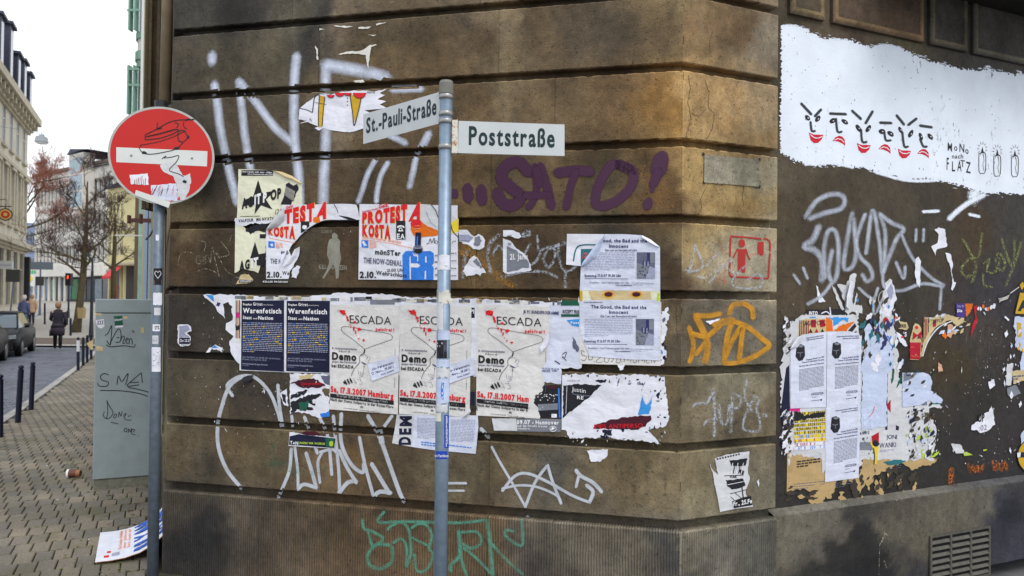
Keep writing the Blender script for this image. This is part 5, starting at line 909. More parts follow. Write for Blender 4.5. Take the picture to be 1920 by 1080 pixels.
def g(M):
    for i, (s, y0, y1) in enumerate((('D', 834, 819), ('E', 815, 803), ('M', 799, 780))): 
        # letters turned to read upward
        vs, fs, wd = glyph(s, .05); M.add([S_(766-(1-vy/CAP)*0+(vy/CAP-1)*0+lerp(0, 0, 0)+(-18*vy/CAP if False else -20*(vy/CAP)+3+ (833-y0)*.05), lerp(y0, y1, vx/wd)-0, B3) for vx, vy in vs], fs, NAVY)
    lines(M, [(782, 783), (830, 784), (826, 826), (782, 822)], 15, KLB, S_, B3, 5, .35); lines(M, [(845, 786), (892, 787), (888, 832), (845, 828)], 15, KLB, S_, B3, 7, .35); lines(M, [(790, 827), (884, 838), (884, 846), (790, 836)], 2, KB, S_, B3, 8, .45)
sheetobj('poster', 'white leaflet with large sideways letters DEM hanging below the hanger posters', f, g, 'poster')
# loose scraps
for i, (lab, pts, m) in enumerate((('torn white scrap under the dark red lettering', [(1100, 845), (1112, 843), (1140, 842), (1138, 856), (1124, 866), (1108, 866), (1104, 852)], W_), ('tiny white scrap in the groove under the dripping leaflets', [(1157, 682), (1172, 682), (1166, 694), (1162, 694)], W_), ('pale triangular scrap at the edge of the lowest pier block', [(1424, 898), (1423, 913), (1419, 904)], W_))):
    SS = S_ if i < 2 else SQf; sheetobj('paper_scrap', lab, lambda M: poly(M, jag(pts, 1, 3, i), m, SS, B2), None, 'paper scrap')
sheetobj('paper_scrap', 'torn white scrap over the ochre letters on the pier', lambda M: poly(M, jag([(1323, 602), (1336, 600), (1352, 596), (1345, 602), (1330, 608)], 1, 3, 3), W_, SQf, B2), None, 'paper scrap')
M = MB()
def scat(n, x0, x1, y0, y1, S, sm, sx, seed, mats):
    r = random.Random(seed)
    for i in range(n):
        a = r.uniform(sm, sx)*(2 if r.random() < .08 else .8); x = r.uniform(x0, x1); y = r.uniform(y0, y1); g_ = r.gauss(0, .5); l_ = a*r.uniform(.8, 2.4); w_ = a*r.uniform(.25, .7)
        poly(M, [(x+math.sin(g_)*l_, y-math.cos(g_)*l_), (x+w_, y+r.uniform(-.3, .3)*a), (x-math.sin(g_)*l_*.8+w_*.3, y+math.cos(g_)*l_*.8), (x-w_, y+r.uniform(-.4, .4)*a)], r.choice(mats), S, .004)
scat(60, 330, 600, 690, 800, S_, .5, 2, 1, [WBR, W_]); scat(24, 380, 420, 560, 660, S_, .4, 1.6, 2, [WBR, W_]); scat(30, 600, 1240, 560, 566, S_, .6, 2.4, 3, [WBR, W_]); scat(30, 1060, 1250, 815, 835, S_, .6, 2.2, 4, [W_, WBR])
scat(10, 640, 720, 430, 445, S_, .6, 2, 7, [WBR]); scat(20, 420, 640, 800, 850, S_, .5, 1.6, 8, [WBR, W_])
M.build('paper_remains', label='tiny torn bits of paper stuck all over the chamfered wall', cat='paper remains', kind='stuff')
# flyer on the pier
def f(M):
    poly(M, jag([(1340, 860), (1360, 853), (1405, 846), (1405, 860), (1402, 880), (1406, 898), (1402, 910), (1398, 925), (1411, 945), (1412, 950), (1378, 954), (1350, 960), (1345, 930), (1338, 895), (1331, 869), (1336, 880), (1346, 890)], .8, 4, 4, keep=(9, 10, 11)), WG, SQf, B2)
def g(M):
    poly(M, jag([(1367, 863), (1402, 860), (1398, 873), (1372, 874)], .8, 4), K, SQf, B3)
    for i in range(5): Lp(M, [(1374+i*5, 868), (1370+i*5, 888)], 1.3, K if i % 2 else W_, SQf, B4)
    Lp(M, [(1358, 892), (1392, 891)], 1.3, K, SQf, B3); txt(M, 'PUNK', (1369, 896.5), (1382, 896), 4, K, SQf, B3, .03); poly(M, jag([(1361, 900), (1394, 898), (1398, 910), (1390, 914), (1372, 918), (1364, 912)], 1, 4), BLKP, SQf, B3); Lp(M, [(1364, 909), (1394, 903)], 1, W_, SQf, B4)
    poly(M, jag([(1386, 878), (1396, 884), (1394, 892), (1388, 888)], .8, 3), K, SQf, B3)
    Lp(M, [(1369, 926), (1400, 918)], 1.2, K, SQf, B3); Lp(M, [(1370, 931), (1377, 938)], 1, K, SQf, B3); Lp(M, [(1378, 924), (1390, 934)], 1, K, SQf, B3); Lp(M, [(1391, 912), (1394, 936)], 2, K, SQf, B3)
    poly(M, [(1373, 940), (1395, 932), (1408, 930), (1411, 947), (1376, 953)], K, SQf, B3); txt(M, 'Fr., 25.Fe', (1375, 949), (1410, 943), 8, KW, SQf, B4, .03)
    for i in range(9): rect(M, 1344+i*5, 859-i*1.1, 1347+i*5, 862-i*1.1, K, SQf, B3)
sheetobj('poster', 'torn black and white punk concert flyer on the lowest pier block', f, g, 'poster')
# ------------------------------------------------------------------ collage on the plaster wall at the right
SRf = lambda x, y, o=0: PR.at(x, y, o+.003)
rs = random.Random(11)
def tatter(M, pts, m, off, amp=2.5, step=4, seed=1, keep=()): poly(M, jag(pts, amp, step, seed, keep=keep), m, SRf, off)
def f(M): tatter(M, [(1476, 846), (1490, 838), (1548, 830), (1560, 896), (1615, 880), (1620, 858), (1700, 855), (1760, 858), (1752, 868), (1730, 872), (1712, 882), (1690, 868), (1660, 884), (1640, 890), (1630, 920), (1622, 905), (1612, 926), (1590, 897), (1584, 910), (1570, 900), (1558, 935), (1548, 930), (1540, 950), (1520, 944), (1512, 932), (1528, 924), (1508, 916), (1475, 922)], KRAFT, .001, 2.4, 4, 3, keep=(0, 27))
def g(M):
    for k, (x0, y0, x1, y1, n, h) in enumerate(((1494, 862, 1538, 876, 3, .55), (1488, 905, 1546, 918, 3, .3), (1565, 904, 1600, 915, 3, .3), (1660, 875, 1690, 885, 3, .3))): lines(M, [(x0, y0+2), (x1, y0-4), (x1, y1-3), (x0, y1+2)], n, K if k == 0 else KG, SRf, .0016, k, h)
sheetobj('poster', 'torn brown wrapping paper sheet at the bottom of the right wall collage', f, g, 'poster')
def f(M): tatter(M, [(1474, 620), (1482, 606), (1492, 598), (1505, 590), (1530, 588), (1570, 588), (1608, 592), (1610, 620), (1606, 640), (1620, 650), (1640, 660), (1640, 610), (1650, 600), (1654, 560), (1660, 530), (1668, 522), (1676, 540), (1672, 580), (1680, 620), (1684, 680), (1688, 720), (1740, 700), (1745, 738), (1760, 756), (1765, 762), (1722, 768), (1745, 780), (1756, 810), (1752, 840), (1752, 864), (1730, 860), (1700, 866), (1660, 862), (1620, 860), (1610, 876), (1560, 870), (1548, 862), (1520, 856), (1485, 852), (1478, 874), (1480, 840), (1486, 810), (1480, 800), (1474, 790), (1468, 780), (1464, 750), (1464, 700), (1470, 640)], WG, .0016, 2.6, 4, 7)
def g(M):
    o = .0022
    poly(M, [(1474, 690), (1480, 684), (1481, 770), (1475, 776), (1466, 790), (1464, 770), (1470, 720)], NAVY, SRf, o); poly(M, [(1482, 755), (1500, 755), (1500, 772), (1480, 772)], MAG, SRf, o)
    poly(M, jag([(1497, 608), (1504, 600), (1512, 597), (1552, 598), (1552, 622), (1497, 636)], .8, 5, 2), BEI, SRf, o)
    for i in range(6): poly(M, [(1499+i*3.2, 601), (1500.6+i*3.2, 600), (1500.6+i*3.2, 632), (1498.5+i*3.2, 634)], REDP if i % 2 else BLKP, SRf, o*1.15)
    poly(M, [(1520, 600), (1530, 599), (1530, 614), (1521, 614)], REDP, SRf, o*1.15); poly(M, [(1536, 600), (1546, 599), (1548, 612), (1538, 614)], REDP, SRf, o*1.15); txt(M, 'AGITPOPC', (1507, 611), (1549, 609), 8, K, SRf, o*1.35, .0)
    for x in (1520, 1531, 1542): poly(M, [(x-4, 624), (x, 616), (x+4, 624)], BLKP if x != 1531 else REDP, SRf, o*1.2)
    poly(M, [(1549, 594), (1560, 600), (1562, 621), (1549, 621)], ORP, SRf, o*1.15); poly(M, jag([(1560, 621), (1578, 610), (1590, 606), (1602, 604), (1592, 614), (1588, 621)], 1.2, 3), ORP, SRf, o*1.3); poly(M, [(1590, 620), (1603, 606), (1606, 612), (1598, 622)], BLKP, SRf, o*1.4)
    poly(M, jag([(1550, 595), (1592, 596), (1590, 604), (1580, 600), (1570, 608), (1563, 612), (1562, 600)], 1.3, 3), CYAN, SRf, o*1.2); rect(M, 1518, 594, 1530, 596, CYAN, SRf, o*1.2)
    poly(M, jag([(1596, 628), (1606, 620), (1608, 630), (1604, 650), (1612, 660), (1622, 680), (1616, 682), (1600, 664), (1592, 644)], .8, 4), BLKP, SRf, o*1.5); poly(M, jag([(1599, 640), (1603, 654), (1611, 664), (1607, 667), (1598, 655)], .6, 4), YEL, SRf, o*1.7); poly(M, jag([(1608, 634), (1612, 642), (1609, 655), (1604, 645)], .6, 4), CYAN, SRf, o*1.7)
    for p, m in (([(1642, 620), (1648, 600), (1650, 632)], KB), ([(1628, 606), (1632, 592), (1634, 640)], KDG), ([(1640, 625), (1650, 640), (1648, 662)], KDG), ([(1626, 606), (1624, 640), (1628, 620)], KN)): tatter(M, p, m, o*1.2, 1.2, 4, 3)
    poly(M, blob(1661, 602, 5.5, 7, 10, .12), REDP, SRf, o*1.4); poly(M, blob(1671, 586, 5, 4, 8, .3), CYAN, SRf, o*1.4); poly(M, [(1672, 598), (1677, 598), (1676, 612), (1673, 604)], CYAN, SRf, o*1.4); poly(M, jag([(1678, 592), (1682, 596), (1680, 616), (1677, 606)], .5, 3), ORP, SRf, o*1.4)
    txt(M, 'DO', (1663, 641), (1673, 641), 11, KB, SRf, o*1.5, .04); txt(M, 'NO', (1663, 658), (1674, 658), 13, KB, SRf, o*1.5, .04); txt(M, 'thatis', (1663, 665), (1676, 665), 4, KN, SRf, o*1.5, .02)
    poly(M, [(1661, 705), (1665, 700), (1664, 742), (1660, 745)], PURP, SRf, o*1.2); poly(M, [(1661, 745), (1664, 742), (1664, 806), (1660, 806)], NAVY, SRf, o*1.2); poly(M, [(1661, 762), (1670, 749), (1670, 773)], REDP, SRf, o*1.4)
    poly(M, jag([(1674, 688), (1678, 690), (1676, 710), (1671, 720)], .7, 4), GRN, SRf, o*1.2); poly(M, jag([(1690, 700), (1692, 714), (1684, 724), (1681, 728)], .8, 4), GRN, SRf, o*1.2)
    tatter(M, [(1620, 690), (1618, 740), (1614, 760), (1617, 700)], NAVY, o*1.2, .8, 5, 2); poly(M, [(1680, 797), (1686, 800), (1685, 807), (1680, 806)], NAVY, SRf, o*1.2)
    for x0, y0, x1, y1, m in ((1712, 705, 1738, 716, KG), (1728, 751, 1738, 760, KG), (1748, 752, 1766, 758, TEAL), (1714, 766, 1719, 790, NAVY), (1713, 816, 1717, 830, NAVY), (1730, 766, 1742, 776, WG)): poly(M, [(x0, y0), (x1, y0), (x1, y1), (x0, y1)], m, SRf, o*1.2)
    txt(M, 'JONI', (1662, 823), (1682, 823), 8, KN, SRf, o*1.4, .0); txt(M, 'WANKI', (1649, 840), (1680, 838), 9, KN, SRf, o*1.4, .0); lines(M, [(1650, 843), (1678, 842), (1678, 847), (1650, 848)], 2, KLB, SRf, o*1.3, 3)
    rect(M, 1612, 829, 1636, 844, GRYP, SRf, o*1.2); txt(M, 'Klein 2', (1612, 815), (1630, 813), 5, KN, SRf, o*1.2, .02)
    poly(M, [(1634, 818), (1648, 810), (1648, 834), (1636, 832)], REDP, SRf, o*1.4); poly(M, [(1633, 822), (1636, 834), (1648, 838), (1644, 870), (1638, 870), (1640, 846), (1632, 832)], YEL, SRf, o*1.5); poly(M, blob(1642, 832, 6, 7, 9, .2), BLKP, SRf, o*1.7); Lp(M, [(1638, 840), (1640, 855), (1639, 871)], 1.6, K, SRf, o*1.8)
    for i in range(90): x = rs.choice([rs.uniform(1608, 1640), rs.uniform(1700, 1756), rs.uniform(1720, 1760)]); y = rs.uniform(690, 860) if x > 1690 else rs.uniform(780, 860); a = rs.uniform(.8, 3); poly(M, blob(x, y, a*.6, a, 5, .5, i), rs.choice([KN, KG, KDG, NAVY, TEAL, WBR]), SRf, o*1.25)
    for i in range(7): poly(M, jag(blob(rs.uniform(1715, 1750), rs.uniform(775, 800), rs.uniform(3, 8), rs.uniform(2, 6), 8, .5, i), 1, 3, i), BDK, SRf, o*1.6)
    poly(M, jag([(1728, 848), (1736, 853), (1734, 858), (1728, 860)], .5, 3), YG2, SRf, o*1.3); poly(M, jag([(1736, 812), (1752, 812), (1742, 820), (1733, 822)], .8, 3), YG2, SRf, o*1.3); poly(M, jag([(1655, 866), (1680, 862), (1700, 864), (1680, 872), (1665, 872)], .8, 4), TEAL, SRf, o*1.1)
sheetobj('poster', 'big ragged layer of pasted white posters with coloured remnants on the right wall', f, g, 'poster')
def f(M): tatter(M, [(1487, 770), (1508, 775), (1530, 772), (1548, 774), (1550, 840), (1548, 880), (1542, 888), (1540, 850), (1510, 838), (1490, 828)], WG, .003, 1, 4, 3)
def g(M):
    for i in range(10):
        y = 774+i*7.2; poly(M, jag([(1489, y), (1548, y-4), (1548, y+1.6), (1489, y+5)], .5, 6, i), YEL if i < 8 else W_, SRf, .0036)
        for j in range(16): 
            if rs.random() < .85-(i > 5)*.35: x = 1490+j*3.6; txt(M, rs.choice('STERUNZAKO'), (x, y+4.6-j*.25), (x+2.6, y+4.4-j*.25), 4.6, (K if i < 6 else (REDP if i in (7, 8) else KB)), SRf, .0042, .05)
    poly(M, jag([(1488, 770), (1500, 772), (1508, 780), (1530, 774), (1548, 772), (1547, 782), (1489, 789)], 1.4, 3), K, SRf, .0040)
sheetobj('poster', 'yellow and white poster crowded with black letters, lower left of the collage', f, g, 'poster')
def hood(q, label, peel=False, seed=0):
    P = Q4(q)
    def f(M):
        if peel:
            poly(M, [P(.34, .0), P(1, 0), P(1, 1), P(0, 1), P(0, .17)], WB, SRf, .0046)
            strip2(M, [P(.34, 0), P(.3, .1), P(.2, .17), P(0, .19)], [P(.34, .0), P(.2, .03), P(.1, .09), P(0, .17)], W_, SRf, .0050, .018)
        else: sheet(M, q, WB, SRf, .0046, 6, 10, wob=0)
    def g(M):
        o = .0054
        txt(M, 'Buchpraesentation mit Mumia Cappara', P(.28 if not peel else .44, .065), P(.92, .05), 2.6, KN, SRf, o, .02); txt(M, 'Judentum und Antisemiten', P(.45, .09), P(.92, .08), 2.6, KN, SRf, o, .02)
        c = P(.26, .24); c = (c[0], c[1]); poly(M, [(c[0]-8, c[1]+8), (c[0]-6, c[1]-13), (c[0]+2, c[1]-16), (c[0]+9, c[1]-12), (c[0]+10, c[1]+6), (c[0]+5, c[1]+15), (c[0]-2, c[1]+16)], BLKP, SRf, o); poly(M, blob(c[0]+2, c[1]-12, 5, 2.4, 10, 0), GRYP, SRf, o*1.05); Lp(M, [(c[0]-5, c[1]), (c[0]+1, c[1]+1), (c[0]+6, c[1]-.5)], 1.2, GRYP, SRf, o*1.06); Lp(M, [(c[0]+1, c[1]+1), (c[0]+1, c[1]+8)], 1, GRYP, SRf, o*1.06)
        txt(M, 'Freitag 09.11.07 um 20h', P(.45, .36), P(.93, .34), 2.8, KN, SRf, o, .03); txt(M, 'Theater Kontorhaus I Bremen', P(.32, .39), P(.93, .375), 2.8, KN, SRf, o, .03); txt(M, 'Die Holy Hell in Elms und Palaestina', P(.24, .44), P(.93, .42), 2.6, KN, SRf, o, .02)
        lines(M, [P(.24, .47), P(.93, .45), P(.93, .74), P(.24, .77)], 17, KG, SRf, o, seed, .4, 2, 7, .8, .4)
        txt(M, 'ASSOCIATION', P(.58, .835), P(.92, .83), 4.6, KN, SRf, o, .02); lines(M, [P(.6, .85), P(.9, .85), P(.9, .87), P(.6, .87)], 1, KLB, SRf, o); Lp(M, [P(.58, .91), P(.85, .90)], .9, KN, SRf, o); poly(M, [P(.82, .9), P(.9, .885), P(.87, .92)], KN, SRf, o)
        for k in range(4):
            a = rs.uniform(.1, .9); Lp(M, [P(0, a), P(.4, a+.005), P(.95, a-.03)], .45, WG, SRf, o*.97)
    return sheetobj('poster', label, f, g, 'poster', 'bluish book evening posters with hooded head')
hood([(1482, 630), (1550, 622), (1549, 763), (1482, 766)], 'bluish text poster with hooded head and peeling top left corner', True, 3)
hood([(1551, 623), (1616, 624), (1612, 758), (1550, 764)], 'bluish text poster with hooded head, upper right of the three', False, 5)
hood([(1549, 764), (1614, 758), (1610, 896), (1547, 904)], 'bluish text poster with hooded head, lowest of the three', False, 8)
def f(M): tatter(M, [(1620, 618), (1630, 606), (1640, 630), (1655, 605), (1664, 640), (1674, 660), (1676, 690), (1664, 700), (1662, 800), (1616, 806), (1614, 770), (1618, 720), (1614, 690), (1624, 660)], BLUP, .0040, 1.4, 5, 9)
sheetobj('poster', 'plain pale blue sheet right of the hooded head posters', f, lambda M: [Lp(M, [(1640, 762), (1636, 774), (1630, 782)], 1.1, KR, SRf, .005), txt(M, 'n.c.', (1618, 812), (1628, 811), 5, KN, SRf, .005), lines(M, [(1618, 780), (1650, 778), (1650, 800), (1618, 804)], 6, KLB, SRf, .0047, 4, .2, 1, 4, 9)], 'poster')
def f(M): tatter(M, [(1692, 699), (1720, 699), (1736, 700), (1745, 706), (1748, 720), (1745, 732), (1768, 750), (1765, 756), (1740, 752), (1720, 760), (1692, 764)], BLUP, .0044, 1.3, 4, 9, keep=(0, 9, 10))
sheetobj('poster', 'torn pale blue sheet right of the plain one, its top corner dark', f, lambda M: [poly(M, [(1694, 700), (1720, 700), (1712, 709), (1694, 716)], GRYP, SRf, .005), lines(M, [(1699, 702), (1716, 702), (1716, 706), (1699, 706)], 1, KN, SRf, .0054)], 'poster')
def f(M):
    for p in ([(1560, 533), (1568, 545), (1574, 560), (1584, 580), (1580, 582), (1568, 562)], [(1570, 533), (1586, 534), (1587, 570), (1580, 560)], [(1587, 533), (1594, 516), (1602, 512), (1606, 514), (1603, 530), (1598, 560), (1600, 575), (1606, 548), (1608, 552), (1604, 572), (1616, 572), (1617, 588), (1598, 584), (1590, 590), (1584, 584)]): tatter(M, p, WG, .0024, 1, 4, len(p))
    strip2(M, [(1592, 580), (1598, 560), (1603, 530)], [(1587, 575), (1588, 556), (1595, 525)], W_, SRf, .003, .02)
sheetobj('paper_scrap', 'spiky bundle of torn paper rising above the collage', f, lambda M: [tatter(M, p, KG, .0030, .6, 4, 3) for p in ([(1572, 537), (1580, 550), (1578, 556)], [(1595, 528), (1598, 524), (1592, 555), (1590, 550)], [(1601, 560), (1603, 545), (1600, 575)])], 'paper scrap')
sheetobj('paper_scrap', 'thin white shark fin scrap over the tag, left of the spiky bundle', lambda M: tatter(M, [(1530, 535), (1534, 538), (1537, 550), (1548, 566), (1535, 567)], W_, .002, .6, 4, 2), None, 'paper scrap')
sheetobj('sticker', 'black banner strip reading INTO above the collage', lambda M: poly(M, jag([(1513, 580), (1584, 580), (1585, 591), (1512, 590)], .8, 8), BLKP, SRf, .002), lambda M: [txt(M, 'INTO', (1517, 590), (1533, 590), 6, KW, SRf, .003, .04), Lp(M, [(1540, 588), (1550, 584), (1556, 590)], 2, W_, SRf, .003), Lp(M, [(1556, 576), (1558, 592)], 2, W_, SRf, .003)], 'sticker')
def f(M): tatter(M, [(1655, 585), (1658, 560), (1662, 536), (1672, 524), (1678, 545), (1682, 560), (1674, 580), (1668, 595), (1660, 592)], W_, .0032, 1.2, 4, 5); 
sheetobj('paper_scrap', 'upright torn white tongue of paper above the words DO NO', f, lambda M: [tatter(M, [(1662, 545), (1672, 530), (1676, 550), (1668, 566)], KLB, .004, .8, 4, 5), Lp(M, [(1656, 545), (1649, 552), (1648, 565), (1656, 585)], .9, WBR, SRf, .003)], 'paper scrap')
for i, (lab, p, m) in enumerate((('angular white scrap right of the dusty tag', [(1752, 430), (1760, 426), (1772, 430), (1776, 462), (1766, 465), (1756, 468), (1754, 480), (1746, 462), (1758, 455), (1760, 440)], W_), ('slim white scrap crossing the tail of the dusty tag', [(1717, 485), (1722, 481), (1727, 490), (1726, 510), (1725, 540), (1718, 528), (1715, 510)], W_), ('long thin hooked white scrap left of the yellow green tag', [(1772, 474), (1782, 476), (1787, 495), (1784, 510), (1788, 528), (1793, 530), (1786, 545), (1783, 542), (1786, 530), (1783, 505)], W_), ('beige scrap above the torn blue sheet', [(1759, 679), (1766, 684), (1768, 696), (1760, 698)], SKIN), ('small white pennant scrap between vent and collage', [(1853, 716), (1864, 711), (1866, 722), (1856, 730)], W_), ('pale blue scrap with a lime corner low on the dark plaster', [(1783, 832), (1800, 833), (1808, 845), (1806, 850), (1792, 850)], WG), ('thin white strip hanging at the right edge of the wall', [(1888, 682), (1900, 681), (1896, 722), (1886, 722)], WG), ('crumpled grey scrap under the hanging strip', [(1888, 728), (1905, 722), (1914, 738), (1900, 744), (1890, 742)], GRYP), ('small white chip left of the bright mustard poster', [(1885, 592), (1893, 600), (1890, 602), (1883, 595)], W_))):
    sheetobj('paper_scrap', lab, lambda M: tatter(M, p, m, .0022, .9, 4, i+2), (lambda M: poly(M, [(1806, 848), (1812, 847), (1824, 853), (1808, 855)], YG2, SRf, .003)) if i == 5 else None, 'paper scrap')
def f(M): tatter(M, [(1822, 797), (1834, 790), (1840, 778), (1854, 772), (1859, 760), (1863, 778), (1866, 796), (1855, 806), (1838, 812), (1832, 806), (1821, 806)], W_, .0024, 1, 4, 6)
sheetobj('poster', 'torn white scrap with black UP and number on dark plaster', f, lambda M: [txt(M, 'UP', (1834, 791), (1846, 789), 13, K, SRf, .0034, .05), txt(M, ':02', (1836, 808), (1850, 806), 10, KG, SRf, .0034, 0)], 'poster')
def f(M): tatter(M, [(1712, 612), (1716, 606), (1722, 608), (1727, 615), (1728, 640), (1726, 670), (1722, 675), (1706, 674), (1706, 640), (1710, 622)], BEI, .0022, .8, 4, 4)
def g(M): poly(M, [(1706, 642), (1727, 642), (1725, 674), (1706, 673)], REDP, SRf, .0034); poly(M, [(1712, 622), (1720, 628), (1728, 620), (1727, 636), (1720, 630), (1711, 638)], REDP, SRf, .0034); poly(M, star(1722, 633, .1, STAR), K, SRf, .0038); poly(M, blob(1719, 614, 3, 3, 7, .2), KR, SRf, .0038); txt(M, 'art', (1708, 652), (1714, 652), 3, KO, SRf, .0038); txt(M, 'Magazine', (1708, 668), (1722, 669), 2.4, KO, SRf, .0038)
sheetobj('poster', 'small red and beige torn poster with a black star', f, g, 'poster')
def f(M): tatter(M, [(1733, 596), (1745, 596), (1770, 588), (1790, 594), (1808, 596), (1806, 606), (1795, 612), (1782, 600), (1760, 610), (1745, 628), (1736, 645), (1731, 660), (1728, 670), (1730, 640)], BEI, .0022, 1.2, 4, 4)
def g(M):
    for i in range(4): poly(M, [(1731+i*3, 597), (1732.5+i*3, 597), (1732.5+i*3, 640-i*6), (1731+i*3, 643-i*6)], REDP if i % 2 == 0 else BLKP, SRf, .0034)
    txt(M, 'AGITPOP', (1740, 608), (1770, 603), 7, K, SRf, .0040, 0); poly(M, [(1750, 600), (1756, 599), (1755, 612), (1749, 613)], REDP, SRf, .0034); Lp(M, [(1730, 668), (1740, 640), (1760, 614), (1785, 602)], 2, W_, SRf, .0044)
sheetobj('poster', 'torn red striped and beige poster strip reading AGITPOP', f, g, 'poster')
sheetobj('poster', 'small purple and orange torn poster corner reading Die', lambda M: poly(M, jag([(1793, 569), (1824, 569), (1822, 580), (1816, 586), (1813, 594), (1800, 596), (1793, 592)], .8, 5, keep=(0,)), PURP, SRf, .0026), lambda M: [poly(M, jag([(1809, 569), (1824, 569), (1820, 584), (1812, 594)], .8, 3), ORP, SRf, .0036), txt(M, 'Das Br', (1795, 576), (1808, 576), 4, KLB, SRf, .0036, .02), txt(M, 'Die', (1795, 585), (1804, 585), 5, KW, SRf, .0036, .04)], 'poster')
sheetobj('paper_scrap', 'thin crimson shred hanging below the purple corner', lambda M: tatter(M, [(1826, 575), (1832, 572), (1830, 590), (1834, 600), (1826, 618), (1820, 632), (1822, 612), (1828, 598)], REDP, .0026, .9, 4, 4), None, 'paper scrap')
sheetobj('paper_scrap', 'yellow lettered scrap next to the upright tongue', lambda M: [tatter(M, [(1683, 603), (1700, 604), (1704, 614), (1700, 619), (1684, 616)], BEI, .0026, .7, 4, 4), tatter(M, [(1680, 622), (1692, 630), (1702, 648), (1698, 650), (1688, 642)], W_, .0024, 1, 4, 4)], lambda M: [txt(M, 'FORER', (1686, 614), (1699, 614), 6, K, SRf, .0036, .03), txt(M, "'S", (1694, 631), (1700, 631), 8, WBR if False else W_, SRf, .0036, .03), poly(M, blob(1692, 632, 2.6, 2, 7, .2), KR, SRf, .004)], 'paper scrap')
sheetobj('paper_scrap', 'skin coloured and orange shreds of a portrait on dark plaster', lambda M: [tatter(M, [(1777, 609), (1784, 608), (1790, 616), (1787, 626), (1782, 634), (1776, 630)], SKIN, .0026, 1, 3, 4), tatter(M, [(1766, 628), (1772, 622), (1776, 630), (1772, 637)], ORP, .0026, 1, 3, 5)], None, 'paper scrap')
sheetobj('paper_scrap', 'speckled white and orange remains in a row of a torn header', lambda M: [tatter(M, blob(1834+i*5, 576-i*.3+rs.uniform(-2, 4), 2.6, 4, 6, .5, i), rs.choice([W_, W_, BLUP, ORP]), .0026, 1, 2, i) for i in range(7)], None, 'paper scrap')
def shards(n, box, ang, lmin, lmax, mats, seed, off=.0052, name='paper_shreds', label=''):
    r = random.Random(seed); M = MB()
    for i in range(n):
        x = r.uniform(box[0], box[2]); y = r.uniform(box[1], box[3]); a = R_(ang+r.gauss(0, 16)); L = r.uniform(lmin, lmax); w_ = L*r.uniform(.12, .3); dx, dy = math.cos(a), -math.sin(a)
        poly(M, jag([(x-dx*L*.5, y-dy*L*.5), (x-dy*w_, y+dx*w_), (x+dx*L*.5, y+dy*L*.5), (x+dy*w_, y-dx*w_)], w_*.35, 3, i), r.choice(mats), SRf, off+i*.00003)
    M.build(name, label=label, cat='paper shreds', kind='stuff')
DKW = paper('torn_to_wall', (60, 54, 46), 1)
shards(34, (1466, 770, 1490, 850), 62, 8, 24, [W_, WG, W_, DKW, DKW, NAVY], 31, label='slanting white shreds at the lower left of the right wall collage')
shards(30, (1470, 598, 1486, 660), 70, 6, 18, [W_, WG, DKW], 32, label='white shreds along the upper left of the right wall collage')
shards(70, (1700, 765, 1756, 860), 55, 5, 18, [W_, WG, BLUP, DKW, DKW, DKW, NAVY, YG2], 33, label='dense ragged shreds at the right of the collage')
shards(46, (1560, 880, 1720, 935), 80, 8, 30, [KRAFT, DKW, DKW, DKW], 34, .0016, label='spiky torn lower edge of the brown paper')
shards(14, (1478, 908, 1545, 940), 20, 8, 26, [KRAFT, DKW, DKW], 35, .0016, label='torn lower left edge of the brown paper')
shards(40, (1616, 592, 1690, 690), 85, 8, 26, [W_, BLUP, DKW, KN, TEAL, WG], 36, .0050, label='upright shreds between the hooded posters and the red poster')
shards(24, (1600, 560, 1690, 604), 80, 6, 20, [W_, WG, DKW, CYAN], 37, .0050, label='thin shreds above the words DO NO')
shards(22, (1690, 690, 1760, 770), 40, 5, 14, [BLUP, W_, DKW, KDG], 38, .0056, label='shreds around the torn blue sheet')
shards(20, (1735, 590, 1815, 625), 30, 5, 14, [W_, BEI, DKW, BLUP], 39, .0050, label='shreds around the striped poster strip')
shards(16, (1880, 600, 1916, 760), 80, 5, 16, [W_, WG, BLUP], 40, .004, label='shreds near the right picture edge')
# skeleton hand and mustard posters at the right edge
def f(M): poly(M, [(1871, 560), (1885, 552), (1896, 548), (1905, 540), (1912, 532), (1916, 528), (1921, 526), (1921, 536), (1914, 545), (1906, 548), (1896, 556), (1890, 562), (1876, 569)], BLKP, SRf, .0026)
def g(M):
    for i in range(4): Lp(M, [(1893-i*1.0, 553+i*2.2), (1882-i*2, 558+i*2.2), (1872+i*.5, 560+i*2.4)], .9, WBR, SRf, .0036)
    Lp(M, [(1894, 550), (1904, 543), (1911, 538)], 1.4, WBR, SRf, .0036); poly(M, [(1912, 534), (1918, 528), (1921, 536), (1916, 544)], MUST, SRf, .0036)
sheetobj('sticker', 'cut out skeleton hand on black with mustard sleeve', f, g, 'sticker')
def f(M): poly(M, [(1912, 549), (1990, 552), (1990, 592), (1903, 588)], MUST, SRf, .0028)
sheetobj('poster', 'mustard yellow poster with black letter at the right picture edge', f, lambda M: [Lp(M, [(1903, 588), (1912, 549)], 1.4, K, SRf, .0038), txt(M, 'A', (1908, 582), (1932, 582), 18, K, SRf, .0038, .05)], 'poster')
def f(M): tatter(M, [(1903, 594), (1990, 596), (1990, 700), (1914, 700), (1912, 680), (1918, 660), (1912, 652), (1904, 640), (1905, 620), (1900, 612)], BLUP, .0026, 1.2, 4, 4)
sheetobj('poster', 'pale blue poster with ochre blotches at the right picture edge', f, lambda M: [tatter(M, [(1906, 605), (1914, 606), (1916, 630), (1908, 632)], MUST, .0036, 1.2, 3, 4), tatter(M, [(1906, 640), (1914, 645), (1920, 660), (1908, 655)], MUST, .0036, 1.2, 3, 4)], 'poster')
